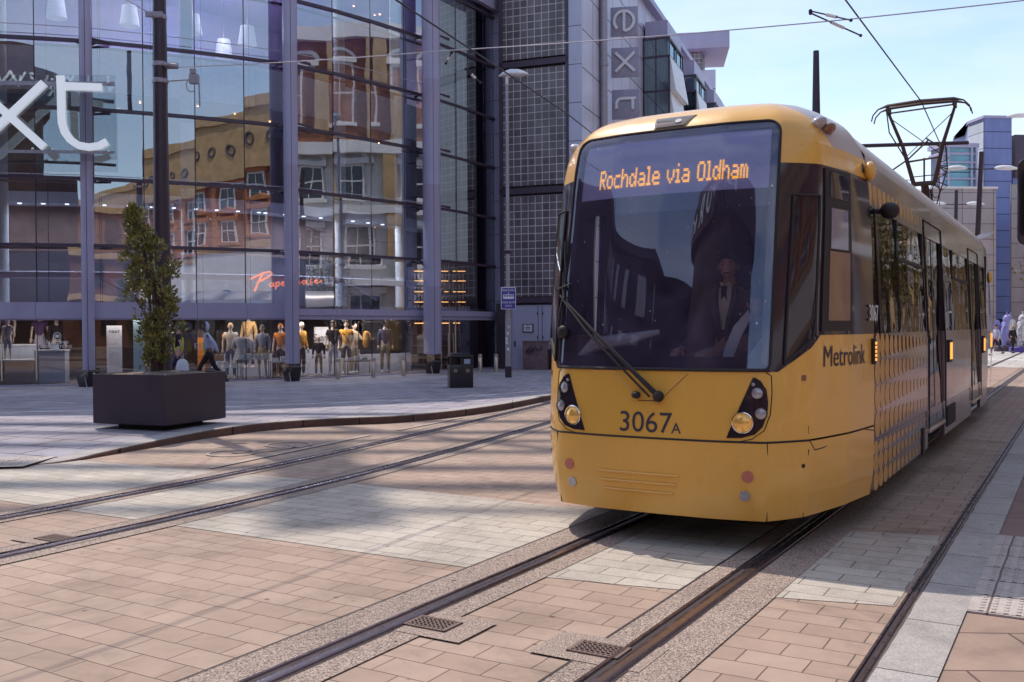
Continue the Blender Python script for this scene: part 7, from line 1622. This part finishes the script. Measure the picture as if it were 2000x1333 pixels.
script([a_sh(.25), [(.345, .38), (.335, .0), (.345, .30), (.37, .38), (.39, .28), (.37, .16), (.345, .18)], [(.41, .24), (.45, .32), (.435, .38), (.415, .28), (.43, .16), (.465, .18)], [(.48, .36), (.48, .16), (.485, .30), (.52, .38)], [(.58, .35), (.555, .38), (.54, .26), (.56, .16), (.59, .20)],
        [(.66, .80), (.625, .45), (.615, .16), (.63, .32), (.655, .37), (.665, .16)], a_sh(.70), [(.83, .40), (.81, .30), (.84, .22), (.81, .12), (.79, .16)], [(.87, .22), (.92, .32), (.90, .38), (.875, .26), (.89, .14), (.94, .18), (.98, .28)]], .020)
# lit book shelves behind the entrance bay
shv = empty('lit_shelves', fat(868, 580, 2.2) * 1.0, R(8), 'tall bookshelves with warm lit strips behind the entrance glass', 'shelves'); shv.location.z = 0; inv_s = shv.location.copy()
lx0 = at(806, 600, inv_s.y).x - inv_s.x; lx1 = at(916, 600, inv_s.y).x - inv_s.x
q = MB(); q.box(((lx0 + lx1) / 2, .35, 2.3), (lx1 - lx0, .3, 4.0)); q.build('shelf_back', 'interior_dark', shv)
zs_ = [zat(860, y, inv_s.y) for y in (532, 551, 572, 592, 613)]
q = MB(); [q.box(((lx0 + lx1) / 2, .1, z + .06), (lx1 - lx0, .5, .04)) for z in zs_ + [.5, .95, 1.4, 1.85]]; q.build('shelf_board', 'brown_wood', shv)
q = MB(); [q.box((lx0 + (lx1 - lx0) * f, -.16, z + .025), ((lx1 - lx0) * .26, .04, .03)) for z in zs_ + [1.85] for f in (.16, .5, .84)]; q.build('light_strip', 'warm_strip', shv)
q = MB(); random.seed(5); [q.box((lx0 + .1 + (lx1 - lx0 - .2) * k / 15, .02, z - .32 + .13), (.07, .2, random.uniform(.16, .28))) for z in zs_ for k in range(16)]; q.build('books', 'cloth_floral', shv)
# ceiling light panels over the shop windows (lit)
mat('light_panel', (0.9, 0.9, 0.9), 0.5, emit=(1.0, 0.86, 0.72), es=7.0)
def lamp_row(bay, din, z, m_e, label, pw, colr=(1.0, .88, .78)):
    f = offs(bay, din, 0); root = empty('ceiling_light', (f[0][0], f[0][1], z), 0, label, 'ceiling light', 'ceiling lights inside the store'); q = MB()
    for a, b_ in zip(f, f[1:]): d = Vector(b_) - Vector(a); c = (Vector(a) + Vector(b_)) / 2; [q.box((Vector(a).lerp(Vector(b_), t_).x, Vector(a).lerp(Vector(b_), t_).y, z), (.10, .10, .03), math.atan2(d.y, d.x)) for t_ in (.25, .75)]
    bw(q, 'light_panel', m_e, root); cc = f[len(f) // 2]
    ld = bpy.data.lights.new('ceiling_light', 'AREA'); ld.shape = 'RECTANGLE'; ld.size = 5.0; ld.size_y = .5; ld.energy = pw; ld.color = colr; lo = bpy.data.objects.new('lamp', ld); C.objects.link(lo); d = Vector(f[-1]) - Vector(f[0]); lo.location = (cc[0], cc[1], z - .06); lo.rotation_euler = (0, 0, math.atan2(d.y, d.x))
mat('light_panel_cool', (0.9, 0.9, 0.9), 0.5, emit=(0.85, 0.9, 1.0), es=1.6)
for (by, nm) in ((LA[2:], 'left'), (AB, 'centre'), (BC, 'curved')):
    lamp_row(by, 2.2, 5.48, 'light_panel_cool', {'left': 'row of cool lights on the first floor behind the big white letters', 'centre': 'row of cool lights on the first floor above the walking figures', 'curved': 'row of cool lights on the first floor behind the orange script sign'}[nm], {'left': 75, 'centre': 75, 'curved': 120}[nm], (.80, .88, 1.0))
lamp_row(BC, 1.0, 2.09, 'light_panel', 'row of lit panels above the main clothes display window', 55); lamp_row(AB, 1.2, 2.09, 'light_panel', 'row of lit panels above the window behind the walking figures', 26); lamp_row(LA[3:], 1.4, 2.09, 'light_panel', 'row of lit panels above the service counter window', 24)
